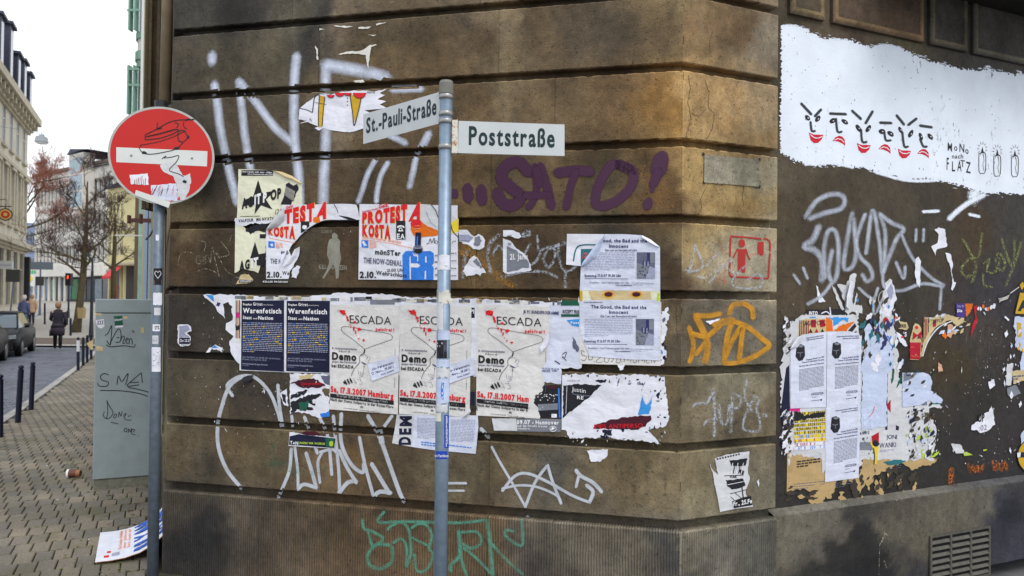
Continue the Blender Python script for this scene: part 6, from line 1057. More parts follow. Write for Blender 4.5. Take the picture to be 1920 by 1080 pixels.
def f(M): tatter(M, [(1897, 698), (1912, 694), (1990, 690), (1990, 730), (1920, 714), (1900, 720)], BEI, .0030, 1.4, 4, 4); tatter(M, [(1914, 815), (1921, 806), (1990, 800), (1990, 840), (1914, 834)], BLUP, .0030, 1, 4, 4)
sheetobj('poster', 'beige torn remnant with small print near the right edge', f, lambda M: lines(M, [(1898, 704), (1920, 702), (1920, 712), (1898, 714)], 2, KG, SRf, .004), 'poster')
def f(M): poly(M, [(x, y) for x, y in blob(1940, 855, 32, 34, 28, 0)], MUST, SRf, .0034)
sheetobj('sticker', 'round mustard sticker with black band at the right picture edge', f, lambda M: [Lp(M, blob(1940, 855, 32, 34, 28, 0), 1.8, K, SRf, .0044, 4, True), poly(M, [(1908, 848), (1972, 846), (1972, 857), (1909, 858)], K, SRf, .0044), poly(M, [(1907, 849), (1914, 848), (1913, 857), (1908, 858)], W_, SRf, .005)], 'sticker')
M = MB()
scat(95, 1690, 1915, 660, 870, SRf, .5, 2.0, 21, [W_, WG, BLUP, WBR, KLB]); scat(50, 1465, 1500, 770, 850, SRf, .6, 2.6, 22, [W_, WG, BLUP]); scat(40, 1830, 1912, 600, 760, SRf, .4, 2, 23, [W_, WG]); scat(25, 1480, 1900, 560, 600, SRf, .4, 1.6, 24, [W_, WG]); scat(22, 1750, 1910, 840, 870, SRf, .5, 2.4, 25, [W_, YG2, WG])
M.build('paper_remains', label='tiny pale paper chips scattered over the dark plaster wall', cat='paper remains', kind='stuff')
# ------------------------------------------------------------------ sign poles
GALV = simple('galvanised', (128, 146, 164), .42, .55, .16, 26, .001); GALVD = simple('galvanised_dark', (96, 108, 120), .5, .4, .2, 30, .001); CAPM = simple('plastic_cap', (112, 112, 104), .6)
BAND = simple('band_steel', (150, 150, 150), .35, .6)
RUST, _nt, _bs, _o = newmat('rusty_paint')
_m = nd(_nt, 'ShaderNodeMix', data_type='RGBA'); _m.inputs[6].default_value = (*lin((206, 204, 192)), 1); _m.inputs[7].default_value = (*lin((150, 84, 30)), 1); _nt.links.new(mr(_nt, noise(_nt, 38, 6, .7), .5, .6, 0, 1), _m.inputs[0]); _nt.links.new(_m.outputs[2], _bs.inputs['Base Color']); _bs.inputs['Roughness'].default_value = .6
SGN = simple('sign_grey', (188, 194, 196), .4, 0, .05, 8); DKB = simple('dark_back', (60, 62, 62), .5, .3)
def pole_pt(x, y, Y): return at(x, y, Y)
PY = 3.46
pt = pole_pt(837, 152, PY); gnd = gz(PY); px, py = pole_pt(832, 560, PY).x, PY
sp = empty('street_sign_post', (px, py, gnd), label='grey galvanised post with two street name signs and many stickers in front of posters', cat='sign post')
inv = Matrix.Translation((-px, -py, -gnd))
def pc(M, name, smooth=False, label=None, edge=False): return M.build(name, parent=sp, smooth=smooth, inv=inv, label=label, edge=edge)
top = pt.z; M = MB(); M.tube([(px, py, gnd-.3), (px, py, .9), (px, py, top-.035)], [.0305, .0305, .0292], GALV, 28); pc(M, 'pole', True)
M = MB(); M.tube([(px, py, top-.06), (px, py, top-.012), (px, py, top)], [.0325, .0325, .028], CAPM, 28); pc(M, 'cap')
for y in (197, 226, 240, 258): 
    z = at(835, y-8, PY).z
for y in (188-6, 214, 228, 276):
    z = at(835, y, PY).z; M = MB(); M.tube([(px, py, z-.011), (px, py, z-.008), (px, py, z+.008), (px, py, z+.011)], [.0305, .0335, .0335, .0305], BAND, 28, False)
    M.box(px-.012, px+.012, py-.042, py-.03, z-.008, z+.008, BAND) if False else None
    pc(M, 'clamp_band', True)
# name plates
class Pl3:
    """plane through two pixel/depth points, used to lay out a plate"""
    def __init__(s, a, b): s.P = Plane(a, (Vector((b.x, b.y, 0))-Vector((a.x, a.y, 0))))
    def __call__(s, x, y, o=0): return s.P.at(x, y, o)
def plate(name, q, Pn, th, mat, back, pts_text):
    M = MB(); f_ = [Pn(*p, 0) for p in q]; b_ = [Pn(*p, 0)-Pn.P.n*th for p in q]; n = len(q)
    M.add(f_+b_, [tuple(range(n))[::-1], tuple(range(n, 2*n))]+[(i, (i+1) % n, n+(i+1) % n, n+i) for i in range(n)], mat)
    o = pc(M, name); M2 = MB(); pts_text(M2, Pn); t = M2.build('lettering', parent=o, inv=inv)
    return o
S1 = Pl3(at(681, 240, PY+.42), at(824, 200, PY+.02)); S2 = Pl3(at(860, 255, PY-.01), at(1058, 262, PY+.13))
FRM = simple('sign_edge', (150, 154, 156), .5)
def t1(M, S): txt(M, 'St.-Pauli-Straße', (686.5, 249.5), (818, 213.5), 27, KDG, S, .0012, .026, 30, gap=.1)
def t2(M, S): txt(M, 'Poststraße', (879, 270.5), (1040, 275.5), 33, KDG, S, .0012, .026, 33, gap=.1)
plate('name_plate', [(681, 214.5), (823.5, 172.5), (823.5, 231.5), (681, 270)], S1, .003, SGN, GALVD, t1)
plate('name_plate', [(860, 226.5), (1058.5, 233.5), (1058.5, 292.5), (858.5, 287)], S2, .003, SGN, GALVD, t2)
M = MB()
S1f = lambda x, y, o=0: S1(x, y, o)
for q in ([(822.5, 173), (825.5, 172), (825.5, 231), (822.5, 232)],): poly(M, q, SGN, S1f, .002)
pc(M, 'plate_flange')
M = MB(); f_ = [S2(*p, .004) for p in ((848, 225), (858.5, 224), (858.5, 287), (847, 287))]; b_ = [v-S2.P.n*.03 for v in f_]
M.add(f_+b_, [(3, 2, 1, 0), (4, 5, 6, 7)]+[(i, (i+1) % 4, 4+(i+1) % 4, 4+i) for i in range(4)], RUST); pc(M, 'rusty_bracket')
# stickers wrapped round the post
def wrap(par, pinv, cx, cy, r, x0, x1, y0, y1, mat, Y, name='sticker', texts=None, jagged=0, label=None):
    """patch hugging the pole between pixel columns x0..x1, rows y0..y1"""
    M = MB(); n = 8; R2 = r+.0006; vs = []; rows = 8 if jagged else 1; rq = random.Random(int(y0))
    def pp(x, y, o=0):
        d = ray(x, y); a = d.x**2+d.y**2; ox, oy = O.x-cx, O.y-cy; rr2 = R2+o; b = 2*(d.x*ox+d.y*oy); c = ox*ox+oy*oy-rr2*rr2; D = b*b-4*a*c
        if D < 0: t = -b/(2*a); p = O+d*t; v = Vector((p.x-cx, p.y-cy, 0)).normalized()*rr2; return Vector((cx+v.x, cy+v.y, p.z))
        return O+d*((-b-math.sqrt(D))/(2*a))
    for j in range(rows+1):
        for i in range(n+1):
            yy = lerp(y0, y1, j/rows)+ (rq.uniform(-jagged, jagged) if j in (0, rows) else 0); vs.append(pp(lerp(x0, x1, i/n), yy))
    M.add(vs, [(j*(n+1)+i, (j+1)*(n+1)+i, (j+1)*(n+1)+i+1, j*(n+1)+i+1) for j in range(rows) for i in range(n)], mat)
    o = M.build(name, parent=par, inv=pinv, smooth=True, label=label)
    if texts:
        M2 = MB(); texts(M2, pp); M2.build('print', parent=o, inv=pinv)
    return o
W1 = lambda *a, **k: wrap(sp, inv, px, py, .0305, *a, Y=PY, **k)
W1(820, 846, 478, 506, W_, jagged=1, label='torn white sticker just above the paper rosette', texts=lambda M, S: lines(M, [(834, 497), (844, 498), (844, 501), (834, 500)], 1, KG, S, .0004))
W1(819, 848, 546, 570, WBR, jagged=4, label='crumpled beige paper rosette'); W1(819, 831, 566, 620, WG, jagged=3, label='grey white paper remnant beside the rosette')
W1(818, 846, 620, 637, BLUP, label='pale blue sticker'); W1(819, 838, 638, 672, BLKP, label='dark photo sticker', texts=lambda M, S: [lines(M, [(820, 641), (830, 641), (830, 652), (820, 652)], 2, KW, S, .0004), rect(M, 832, 640, 837, 660, KG, S, .0004), rect(M, 821, 660, 832, 671, KG, S, .0004)])
W1(818, 845, 674, 688, BLUP, jagged=1, label='narrow pale sticker'); W1(818, 845, 690, 708, WG, jagged=3, label='torn grey sticker'); W1(818, 842, 710, 755, BLUP, jagged=3, label='long scraped sticker with blue traces', texts=lambda M, S: [poly(M, jag([(828, 716), (833, 718), (830, 750), (826, 745)], 1, 4), KB, S, .0004)])
W1(818, 846, 757, 772, WG, jagged=3, label='scraped paper patch'); W1(816, 827, 774, 790, WBR, label='small square cream sticker')
W1(833, 842, 778, 840, KBS := simple('sticker_blue', (28, 66, 170), .4), label='tall narrow blue sticker', texts=lambda M, S: lines(M, [(836, 780), (839.5, 780), (839.5, 838), (836, 838)], 22, KW, S, .0004, 3, .6, 2, 4))
W1(814, 842, 846, 861, KBS, label='horizontal blue sticker', texts=lambda M, S: txt(M, 'mit Faschisten', (815, 857), (841, 857), 5, KW, S, .0004, .02))
# flap of paper beside the rosette
def f(M): poly(M, jag([(842, 556), (850, 561), (846, 568), (838, 562)], .8, 3), WBR, lambda x, y, o=0: at(x, y, PY-.03+o), 0)
M = MB(); f(M); pc(M, 'paper_flap')
# no entry sign
NY = 4.36; q0 = at(290, 900, NY); nx_, ny_ = at(291, 800, NY).x, NY
ng = gz(NY)
ns = empty('no_entry_sign', (nx_, ny_, ng), label='round red no entry sign with black doodle on a stickered grey pole', cat='traffic sign')
inv2 = Matrix.Translation((-nx_, -ny_, -ng)); tz = at(312, 196, NY).z
M = MB(); M.tube([(nx_, ny_, ng-.3), (nx_, ny_, 1.0), (nx_, ny_, tz)], .0305, GALVD, 26); M.build('pole', parent=ns, smooth=True, inv=inv2)
M = MB(); M.tube([(nx_, ny_, tz-.03), (nx_, ny_, tz+.02)], .034, simple('black_plastic', (28, 28, 32), .5), 20); M.build('cap', parent=ns, inv=inv2)
cen = at(304, 291.5, NY-.05); dirn = (O-cen).normalized(); side = Vector((-dirn.y, dirn.x, 0)); 
side = (Vector((0, 0, 1)).cross(dirn)).normalized(); nrm0 = (dirn + Vector((-.12, 0, -.0))); nrm0.z = 0; nrm0.normalize(); ex = Vector((0, 0, 1)).cross(nrm0).normalized(); ez = Vector((0, 0, 1))
RS = .276
REDM = simple('sign_red', (190, 20, 12), .4, 0, .06, 5); WHM = simple('sign_white', (206, 210, 208), .4, 0, .06, 8)
def discpt(x, y, o=0):
    d = ray(x, y); c = cen+nrm0*o; return O+d*((c-O).dot(nrm0)/d.dot(nrm0))
def disc(M, r, o, mat, n=72, th=0):
    f_ = [cen+nrm0*o+(ex*math.cos(2*math.pi*i/n)+ez*math.sin(2*math.pi*i/n))*r for i in range(n)]
    if th:
        b_ = [v-nrm0*th for v in f_]; M.add(f_+b_, [tuple(range(n)), tuple(range(n, 2*n))[::-1]]+[(i, n+i, n+(i+1) % n, (i+1) % n) for i in range(n)], mat)
    else: M.add(f_, [tuple(range(n))], mat)
M = MB(); disc(M, RS, 0, simple('sign_rim', (168, 172, 168), .45, .1), th=.004); plo = M.build('sign_plate', parent=ns, inv=inv2)
M = MB(); disc(M, RS*.955, .0008, REDM); M.build('red_face', parent=plo, inv=inv2)
M = MB(); poly(M, [(218, 276), (389, 283.5), (388, 312), (218, 304)], WHM, discpt, .0014); M.build('white_bar', parent=plo, inv=inv2)
for x, y in ((246, 291.5), (360, 296.5)):
    M = MB(); p = discpt(x, y, .0014); M.tube([p, p+nrm0*.004, p+nrm0*.006], [.0065, .0055, .003], BAND, 12); M.build('bolt', parent=plo, inv=inv2)
c4 = lambda x, y: (200+x/4.155, 160+y/4.155)
M = MB()
for w_, pl in ((1.7, [(300, 385), (400, 335), (480, 290), (560, 270), (640, 268), (685, 265)]), (1.7, [(305, 400), (420, 375), (520, 345), (560, 345)]), (1.7, [(300, 425), (420, 410), (520, 375), (565, 345)]), (1.7, [(300, 385), (300, 425)]), (1.3, [(265, 465), (400, 440), (520, 400), (580, 370), (615, 355)]), (1.5, [(270, 460), (255, 490), (290, 530), (360, 535), (450, 520), (540, 495), (600, 440), (640, 400)]), (1.7, [(395, 290), (395, 340), (430, 330), (385, 345)]), (1.7, [(530, 290), (560, 300), (545, 330)]), (1.7, [(550, 380), (570, 355), (600, 350), (630, 395), (635, 405)]), (1.7, [(555, 385), (560, 430), (590, 440)]), (1.6, [(600, 280), (600, 320), (625, 340)]), (2.2, [(610, 275), (640, 262), (660, 268), (675, 262)]), (1.5, [(430, 572), (465, 550), (440, 565), (500, 560), (562, 548), (540, 600), (500, 640), (490, 665), (560, 690), (600, 712)])):
    Lp(M, [c4(*p) for p in pl], w_, MK, discpt, .0030)
for i in range(12): Lp(M, [c4(325+i*18, 405-i*4.4), c4(335+i*18, 388-i*4.6)], 1.3, MK, discpt, .0030)
for x, y, a, b in ((292, 525, 5, 3), (545, 492, 5, 3), (636, 402, 3, 3)): poly(M, blob(*c4(x, y), a, b, 8, .3), MK, discpt, .0031)
M.build('marker_doodle', parent=plo, inv=inv2)
M = MB(); poly(M, jag([c4(*p) for p in ((415, 622), (470, 595), (530, 590), (560, 640), (590, 700), (610, 705), (650, 685), (658, 740), (640, 830), (605, 895), (560, 900), (545, 860), (550, 800), (530, 740), (520, 710), (440, 670))], .8, 4, 3), WG, discpt, .0020); o = M.build('torn_sticker', parent=plo, inv=inv2)
M = MB(); poly(M, blob(*c4(608, 750), 4, 3, 9, .2), MK, discpt, .0032); poly(M, blob(*c4(565, 880), 2, 3.4, 8, .3), KR, discpt, .0032); M.build('marker_spot', parent=plo, inv=inv2)
M = MB(); poly(M, jag([c4(*p) for p in ((178, 698), (320, 685), (328, 775), (190, 772))], .8, 4, 3), W_, discpt, .0020)
for i in range(7): Lp(M, [c4(215+i*14, 775), c4(220+i*14, 735-(i*37 % 30))], 1, KR if i % 2 else MK, discpt, .0028)
M.build('torn_sticker', parent=plo, inv=inv2)
M = MB(); poly(M, jag([c4(*p) for p in ((345, 778), (545, 762), (552, 900), (440, 895), (350, 860))], .8, 4, 3), WB, discpt, .0020)
for i in range(16): a = rs.uniform(355, 540); b = rs.uniform(770, 830); Lp(M, [c4(a, b), c4(a-18, b+45)], .7, MK if i % 3 else KR, discpt, .0028)
M.build('torn_sticker', parent=plo, inv=inv2)
M = MB(); poly(M, [c4(228, 815), c4(498, 908), c4(482, 955), c4(218, 855)], WHM, discpt, .0036); M.build('white_tape', parent=plo, inv=inv2)
W2 = lambda *a, **k: wrap(ns, inv2, nx_, ny_, .0305, *a, Y=NY, **k)
W2(288, 304.5, 503, 534, BLKP, label='black and pink heart sticker', texts=lambda M, S: [Lp(M, [(296, 522), (290, 513), (293, 508), (296, 511), (299, 508), (302, 513), (296, 522)], .9, KW, S, .0004, 2), rect(M, 289, 525, 303, 533, SKIN, S, .0004), txt(M, 'antifa', (290, 531), (302, 531), 4, K, S, .0006, .04)])
W2(287, 304, 549, 572, W_, jagged=1, label='blank white sticker'); W2(289, 301, 577, 591, WG, label='tilted pale label'); W2(286, 300, 608, 621, W_, texts=lambda M, S: [txt(M, 'STK', (290, 618), (299, 617), 6, K, S, .0004, .04)], label='small white sticker with black letters'); W2(285.5, 297, 629, 645, WG, texts=lambda M, S: [poly(M, blob(291, 636, 3.4, 3.6, 8, .2), KGR, S, .0004)], label='round sticker with green leaf')
W2(284.5, 301, 651, 697, W_, label='tall white notice sticker', texts=lambda M, S: lines(M, [(286, 654), (299, 654), (299, 690), (286, 690)], 12, KLB, S, .0004, 3)); W2(292, 298, 440, 451, W_, label='thin white torn sticker'); 
# ------------------------------------------------------------------ ground, pavement, road
def SFp(t, o): return Bc+dS*t+PS.n*o
def SG(t, o, dz=0): p = SFp(t, o); return Vector((p.x, p.y, gz(p.y)+dz))
ASPH = simple('ground_asphalt', (104, 104, 106), .85, var=.2, scale=6, bmp=.004); MOSS = simple('joint_moss', (58, 56, 40), .95, var=.4, scale=18, bmp=.004)
def rowgrid(name, t0, t1, nt_, os_, dz, mat, **k):
    M = MB(); vs = [SG(lerp(t0, t1, i/nt_), o, dz) for i in range(nt_+1) for o in os_]; m = len(os_)
    M.add(vs, [(i*m+j, i*m+j+1, (i+1)*m+j+1, (i+1)*m+j) for i in range(nt_) for j in range(m-1)], mat); return M.build(name, **k)
M = MB(); ys = [-60, -20, 0, 6, 9, 12, 16, 20, 25, 29, 36, 45, 60, 75, 87, 120, 200, 900]; xs_ = [-900, -200, -60, -20, 0, 20, 60, 200, 900]
M.add([(x, y, gz(y)-.16) for y in ys for x in xs_], [(j*9+i, j*9+i+1, (j+1)*9+i+1, (j+1)*9+i) for j in range(len(ys)-1) for i in range(8)], ASPH); M.build('ground', kind='structure')
def stonepiece_mat(n, cols, rough=.8, wet=0, moss=0):
    m, nt, bs, out = newmat(n); oi = nd(nt, 'ShaderNodeObjectInfo'); ge = nd(nt, 'ShaderNodeNewGeometry')
    r = mth(nt, 'FRACT', mth(nt, 'ADD', oi.outputs['Random'], mth(nt, 'MULTIPLY', ge.outputs['Random Per Island'], 3.7)), None)
    cr = nd(nt, 'ShaderNodeValToRGB'); cr.color_ramp.interpolation = 'LINEAR'
    for i, c in enumerate(cols):
        e = cr.color_ramp.elements[i] if i < 2 else cr.color_ramp.elements.new(0.5); e.position = i/(len(cols)-1); e.color = (*lin(c), 1)
    nt.links.new(r, cr.inputs[0]); tc = nd(nt, 'ShaderNodeNewGeometry')
    def wn(s, d=4):
        q = nd(nt, 'ShaderNodeTexNoise'); q.inputs['Scale'].default_value = s; q.inputs['Detail'].default_value = d; nt.links.new(tc.outputs['Position'], q.inputs['Vector']); return q.outputs[0]
    f = mth(nt, 'MULTIPLY', mr(nt, wn(1.3, 6), .3, .7, .66, 1.28), mr(nt, wn(60), .3, .7, .75, 1.25)); colo = vmul(nt, cr.outputs[0], f)
    if moss:
        mm = nd(nt, 'ShaderNodeMix', data_type='RGBA'); nt.links.new(mr(nt, wn(2.2, 6), .52, .7, 0, moss), mm.inputs[0]); nt.links.new(colo, mm.inputs[6]); mm.inputs[7].default_value = (*lin((84, 80, 50)), 1); colo = mm.outputs[2]
    nt.links.new(colo, bs.inputs['Base Color'])
    if wet: nt.links.new(mr(nt, wn(3), .35, .65, rough-wet, rough), bs.inputs['Roughness'])
    else: bs.inputs['Roughness'].default_value = rough
    bump(nt, bs, wn(90), .4, .003); return m
PAV = stonepiece_mat('concrete_paver', [(116, 109, 97), (102, 97, 88), (124, 114, 99), (114, 101, 90), (96, 93, 84)], .85, moss=.55)
SET = stonepiece_mat('granite_sett', [(60, 66, 82), (78, 84, 98), (50, 56, 72), (84, 86, 94)], .6, .25)
CUR = stonepiece_mat('granite_kerb', [(150, 148, 144), (138, 136, 132)], .8)
pvm = rowgrid('pavement', -14, 40, 90, [-.1, .6, 1.3, 1.93], -.035, MOSS, kind='structure')
PW, PLn = .1025, .2
def paver_verts(c, w, l, hgt, ins, r=None, jit=0):
    # c: centre top, along e (w) and t (l)
    e = -PS.n; d = dS; v = []
    zc = gz(c.y); slope = (gz(c.y+.1)-gz(c.y-.1))/.2
    for k, (z, i_) in enumerate(((-hgt, 0), (-ins, 0), (0, ins))):
        for sx, sy in ((-1, -1), (1, -1), (1, 1), (-1, 1)): 
            off = e*sx*(w/2-i_)+d*sy*(l/2-i_); v.append(Vector((off.x, off.y, z+off.y*slope)))
    return v
PF = [(8, 9, 10, 11), (4, 5, 9, 8), (5, 6, 10, 9), (6, 7, 11, 10), (7, 4, 8, 11), (0, 1, 5, 4), (1, 2, 6, 5), (2, 3, 7, 6), (3, 0, 4, 7)]
cands = []
nrow = int(34/PLn)
for i in range(nrow):
    t = -5+i*PLn; st = (i*.36) % 1
    for j in range(19):
        o = .03+(j+.5+st)*PW
        if o > 1.93-PW*.3: continue
        c = SG(t+PLn/2, o); d = c-O; z = d.dot(_F); vis = False
        if z > 1:
            X = 960+FPX*d.dot(CR)/z; Yp = 540-FPX*d.dot(CU)/z; vis = -10 < X < 300 and Yp < 1095 and not (176 < X < 282 and Yp < 900)
        cands.append((0 if vis else 1, z, c))
cands.sort(key=lambda q: (q[0], q[1]))
pm = {}
for i, (vv, z, c) in enumerate(cands[:300]):
    key = 0 if c.y < 5.9 else (1 if c.y < 6.3 else 2+int(c.y))
    if key not in pm:
        me = bpy.data.meshes.new('paver'); me.from_pydata([tuple(v) for v in paver_verts(c, PW-.0065, PLn-.012, .05, .005)], [], PF); me.materials.append(PAV); pm[key] = me
    o = bpy.data.objects.new('paver', pm[key]); col.objects.link(o); o.parent = pvm; o.location = c+Vector((0, 0, rnd.uniform(-.0035, .0015))); o.rotation_euler = (rnd.uniform(-.012, .012), rnd.uniform(-.01, .01), rnd.uniform(-.012, .012))
M = MB()
for vv, z, c in cands[300:]:
    dz = Vector((0, 0, rnd.uniform(-.003, .0015))); M.add([c+dz+v for v in paver_verts(c, PW-.0065, PLn-.012, .05, .005)], PF, PAV)
M.build('paver_field', parent=pvm, kind='stuff')
# kerb stones and road setts
kb = rowgrid('kerb', -14, 60, 120, [1.93, 2.09], -.06, MOSS, kind='structure')
for i in range(46):
    t = -6+i*1.0; a, b = SG(t+.006, 1.945, .004), SG(t+.994, 1.945, .004); M = MB(); c0, c1 = SG(t+.006, 2.075, .004), SG(t+.994, 2.075, .004); dn = Vector((0, 0, -.14))
    M.add([a, b, c1, c0, a+dn, b+dn, c1+dn, c0+dn], [(0, 3, 2, 1), (0, 1, 5, 4), (3, 7, 6, 2), (0, 4, 7, 3), (1, 2, 6, 5)], CUR); M.build('kerb_stone', parent=kb)
road = rowgrid('road', -14, 75, 120, [2.09, 4, 6, 7.9], -.125, simple('sett_joint', (26, 27, 30), .8, var=.3, scale=12), kind='structure')
M = MB(); SW, SL = .15, .115
for i in range(int(34/SL)):
    t = -2+i*SL; st = (i % 2)*.5
    for j in range(38):
        o = 2.12+(j+st)*SW+rnd.uniform(-.006, .006); c = SG(t+SL/2, o, -.092+rnd.uniform(-.006, .004)); 
        if c.y < 3: continue
        M.add([c+v for v in paver_verts(c, SW-.014-rnd.uniform(0, .006), SL-.014, .03, .012)], PF, SET)
M.build('road_setts', parent=road, kind='stuff')
sq = MB(); SQM = simple('far_paving', (150, 146, 140), .8, var=.12, scale=2); 
vs = [Vector((x, y, gz(y)-.03)) for y in (29.5, 36, 45, 60, 75, 87, 130) for x in (-70, -20, 20, 70)]; sq.add(vs, [(j*4+i, j*4+i+1, (j+1)*4+i+1, (j+1)*4+i) for j in range(6) for i in range(3)], SQM); sq.build('square_paving', kind='structure')
M = MB(); BRK = simple('brown_paving', (92, 80, 72), .8, var=.2, scale=5); vs = [Vector((x, y, gz(y)-.018)) for y in (30.2, 33.5) for x in (-30, 8)]; M.add(vs, [(0, 1, 3, 2)], BRK); M.build('crossing_strip', kind='structure')
M = MB(); vs = [SG(t, o, .0) for t in (-14, 75) for o in (7.9, 12)]; M.add([SG(t, o, .0) for t in range(-14, 76, 4) for o in (7.9, 12)], [(i*2, i*2+1, i*2+3, i*2+2) for i in range(22)], SQM); M.build('left_pavement', kind='structure')
# moss and litter in the joints
M = MB(); GRS_ = simple('moss_green', (92, 104, 44), .95, var=.4, scale=60)
for i in range(420):
    x, y = rnd.choice([(rnd.gauss(95, 60), rnd.uniform(880, 1075)), (rnd.gauss(225, 30), rnd.uniform(925, 1075)), (rnd.gauss(135, 12), rnd.uniform(865, 900))])
    if not (0 < x < 285 and 860 < y < 1080): continue
    t_ = onground(x, y); rel = Vector((t_.x, t_.y, 0))-Bc; o = rel.dot(PS.n); t = rel.dot(dS); t = round(t/PLn)*PLn+rnd.uniform(-.006, .006) if rnd.random() < .5 else t; o = round((o-.03)/(PW*.5))*PW*.5+.03 if rnd.random() < .7 else o
    c = SG(t, o, -.004); 
    for k in range(4):
        a = rnd.uniform(0, 6.3); l = rnd.uniform(.004, .013); h = rnd.uniform(.001, .007); q = c+Vector((rnd.uniform(-.012, .012), rnd.uniform(-.012, .012), 0))
        M.add([q+Vector((math.cos(a)*l, math.sin(a)*l, 0)), q-Vector((math.cos(a)*l, math.sin(a)*l, 0)), q+Vector((-math.sin(a)*l*.6, math.cos(a)*l*.6, h))], [(0, 1, 2)], GRS_)
M.build('joint_moss', label='small green moss tufts in the joints of the pavers', cat='moss', kind='stuff')
M = MB(); LIT = simple('litter_brown', (78, 56, 36), .9, var=.3)
for x, y, s_, m in [(88, 918, .03, LIT), (60, 917, .02, LIT), (205, 930, .02, LIT), (238, 960, .03, LIT), (219, 921, .012, W_), (87, 874, .01, W_), (167, 1013, .01, W_), (170, 923, .02, LIT), (150, 930, .02, LIT), (250, 965, .025, LIT), (108, 938, .01, W_), (262, 945, .02, LIT), (205, 985, .012, LIT)]:
    c = onground(x, y); 
    for k in range(5): q = c+Vector((rnd.uniform(-s_, s_), rnd.uniform(-s_, s_), .003)); a = rnd.uniform(0, 6.3); l = s_*rnd.uniform(.2, .6); M.add([q+Vector((l*math.cos(a), l*math.sin(a), .002)), q+Vector((-l*math.sin(a), l*math.cos(a), .006)), q-Vector((l*math.cos(a), l*math.sin(a), 0))], [(0, 1, 2)], m)
M.build('litter', label='dead leaves and crumbs of litter lying on the pavers', cat='litter', kind='stuff')
# ------------------------------------------------------------------ grey cable cabinet
CAB = simple('cabinet_grey', (138, 150, 153), .5, 0, .1, 7, .0008); CABD = simple('cabinet_base', (112, 112, 100), .8, 0, .3, 30, .002); 
gl = onground(173, 919); gr = gl+eX; PC = Plane(gl, eX); L_ = ((gr-gl).dot(PC.e)); L_ = (PC.at(286, 700)-gl).dot(PC.e); zb0 = gl.z
zt_ = PC.at(230, 561).z; seam = PC.at(230, 587).z; zbase = PC.at(225, 896).z; dp = .30
cab = empty('cable_cabinet', gl, label='grey metal street cabinet with black marker tags beside the no entry pole', cat='cabinet'); inv3 = Matrix.Translation(-gl)
MC = Matrix.Translation(Vector((gl.x, gl.y, 0))) @ Matrix(((PC.e.x, -PC.n.x, 0, 0), (PC.e.y, -PC.n.y, 0, 0), (0, 0, 1, 0), (0, 0, 0, 1)))
def bev(M, x0, x1, y0, y1, z0, z1, b, mat, Mx):
    vs = []; 
    for z, i in ((z0, b), (z0+b, 0), (z1-b, 0), (z1, b)):
        for x, y in ((x0+i+b, y0+i), (x1-i-b, y0+i), (x1-i, y0+i+b), (x1-i, y1-i-b), (x1-i-b, y1-i), (x0+i+b, y1-i), (x0+i, y1-i-b), (x0+i, y0+i+b)): vs.append(Mx @ Vector((x, y, z)))
    M.add(vs, [tuple(range(7, -1, -1)), tuple(range(24, 32))]+[(j*8+i, j*8+(i+1) % 8, (j+1)*8+(i+1) % 8, (j+1)*8+i) for j in range(3) for i in range(8)], mat)
M = MB(); bev(M, .008, L_-.008, .012, dp-.01, zb0-.05, zbase-.004, .004, CABD, MC); M.build('base', parent=cab, inv=inv3)
M = MB(); bev(M, 0, L_, 0, dp, zbase, seam-.004, .005, CAB, MC); M.build('body', parent=cab, inv=inv3)
M = MB(); bev(M, -.004, L_+.004, -.005, dp+.005, seam, zt_, .007, CAB, MC); M.build('lid', parent=cab, inv=inv3)
SC = lambda x, y, o=0: PC.at(x, y, o+.001)
def cc(M, n, **k): return M.build(n, parent=cab, inv=inv3, **k)
M = MB(); poly(M, [(213, 593), (229, 592), (231, 613), (216, 614)], GRN, SC, 0); poly(M, [(216, 611), (231, 610), (231, 613.5), (216, 614.5)], W_, SC, .0004); txt(M, 'Dissen', (215, 602), (229, 600), 4, KW, SC, .0006, .02); cc(M, 'sticker', label='green sticker with white lettering')
M = MB(); poly(M, jag([(180, 600), (195, 598), (196, 612), (190, 616), (182, 612)], .6, 4), W_, SC, 0); txt(M, 'XXX', (182, 609), (194, 608), 7, KN, SC, .0006, .05); cc(M, 'sticker', label='white sticker with dark blue scribble')
M = MB(); poly(M, [(264, 614), (270, 614), (270, 624), (264, 624)], BEI, SC, 0); poly(M, jag([(179, 587), (190, 587), (190, 592), (181, 592)], 1, 3), BEI, SC, 0); poly(M, jag([(180, 648), (194, 650), (193, 658), (180, 656)], 1, 3), BEI, SC, 0); poly(M, jag([(231, 593), (239, 593), (239, 598), (232, 598)], .6, 3), BEI, SC, 0); cc(M, 'glue_remains', kind='stuff')
def tagm(pls, label, w=1.5):
    M = MB()
    for p in pls: Lp(M, p, w, MK, SC, .0008, 2)
    cc(M, 'marker_tag', label=label)
c3 = lambda x, y: (x/3, 340+y/3)
tagm([[c3(*p) for p in q] for q in ([(590, 868), (610, 850), (628, 812), (625, 880), (618, 920), (600, 895)], [(618, 915), (650, 850), (668, 830), (680, 850), (676, 900), (650, 905)], [(655, 880), (672, 878)], [(678, 898), (690, 870), (700, 880), (690, 912), (705, 908)], [(705, 895), (722, 890), (715, 880), (706, 900), (722, 915)], [(726, 915), (730, 885), (742, 890), (744, 918)], [(598, 918), (620, 930), (700, 925), (752, 932), (760, 915)], [(742, 845), (750, 838)], [(748, 852), (756, 845)])], 'black marker tag with underline near the top of the cabinet', 1.6)
c5 = lambda x, y: (x/2.454, 640+y/2.454)
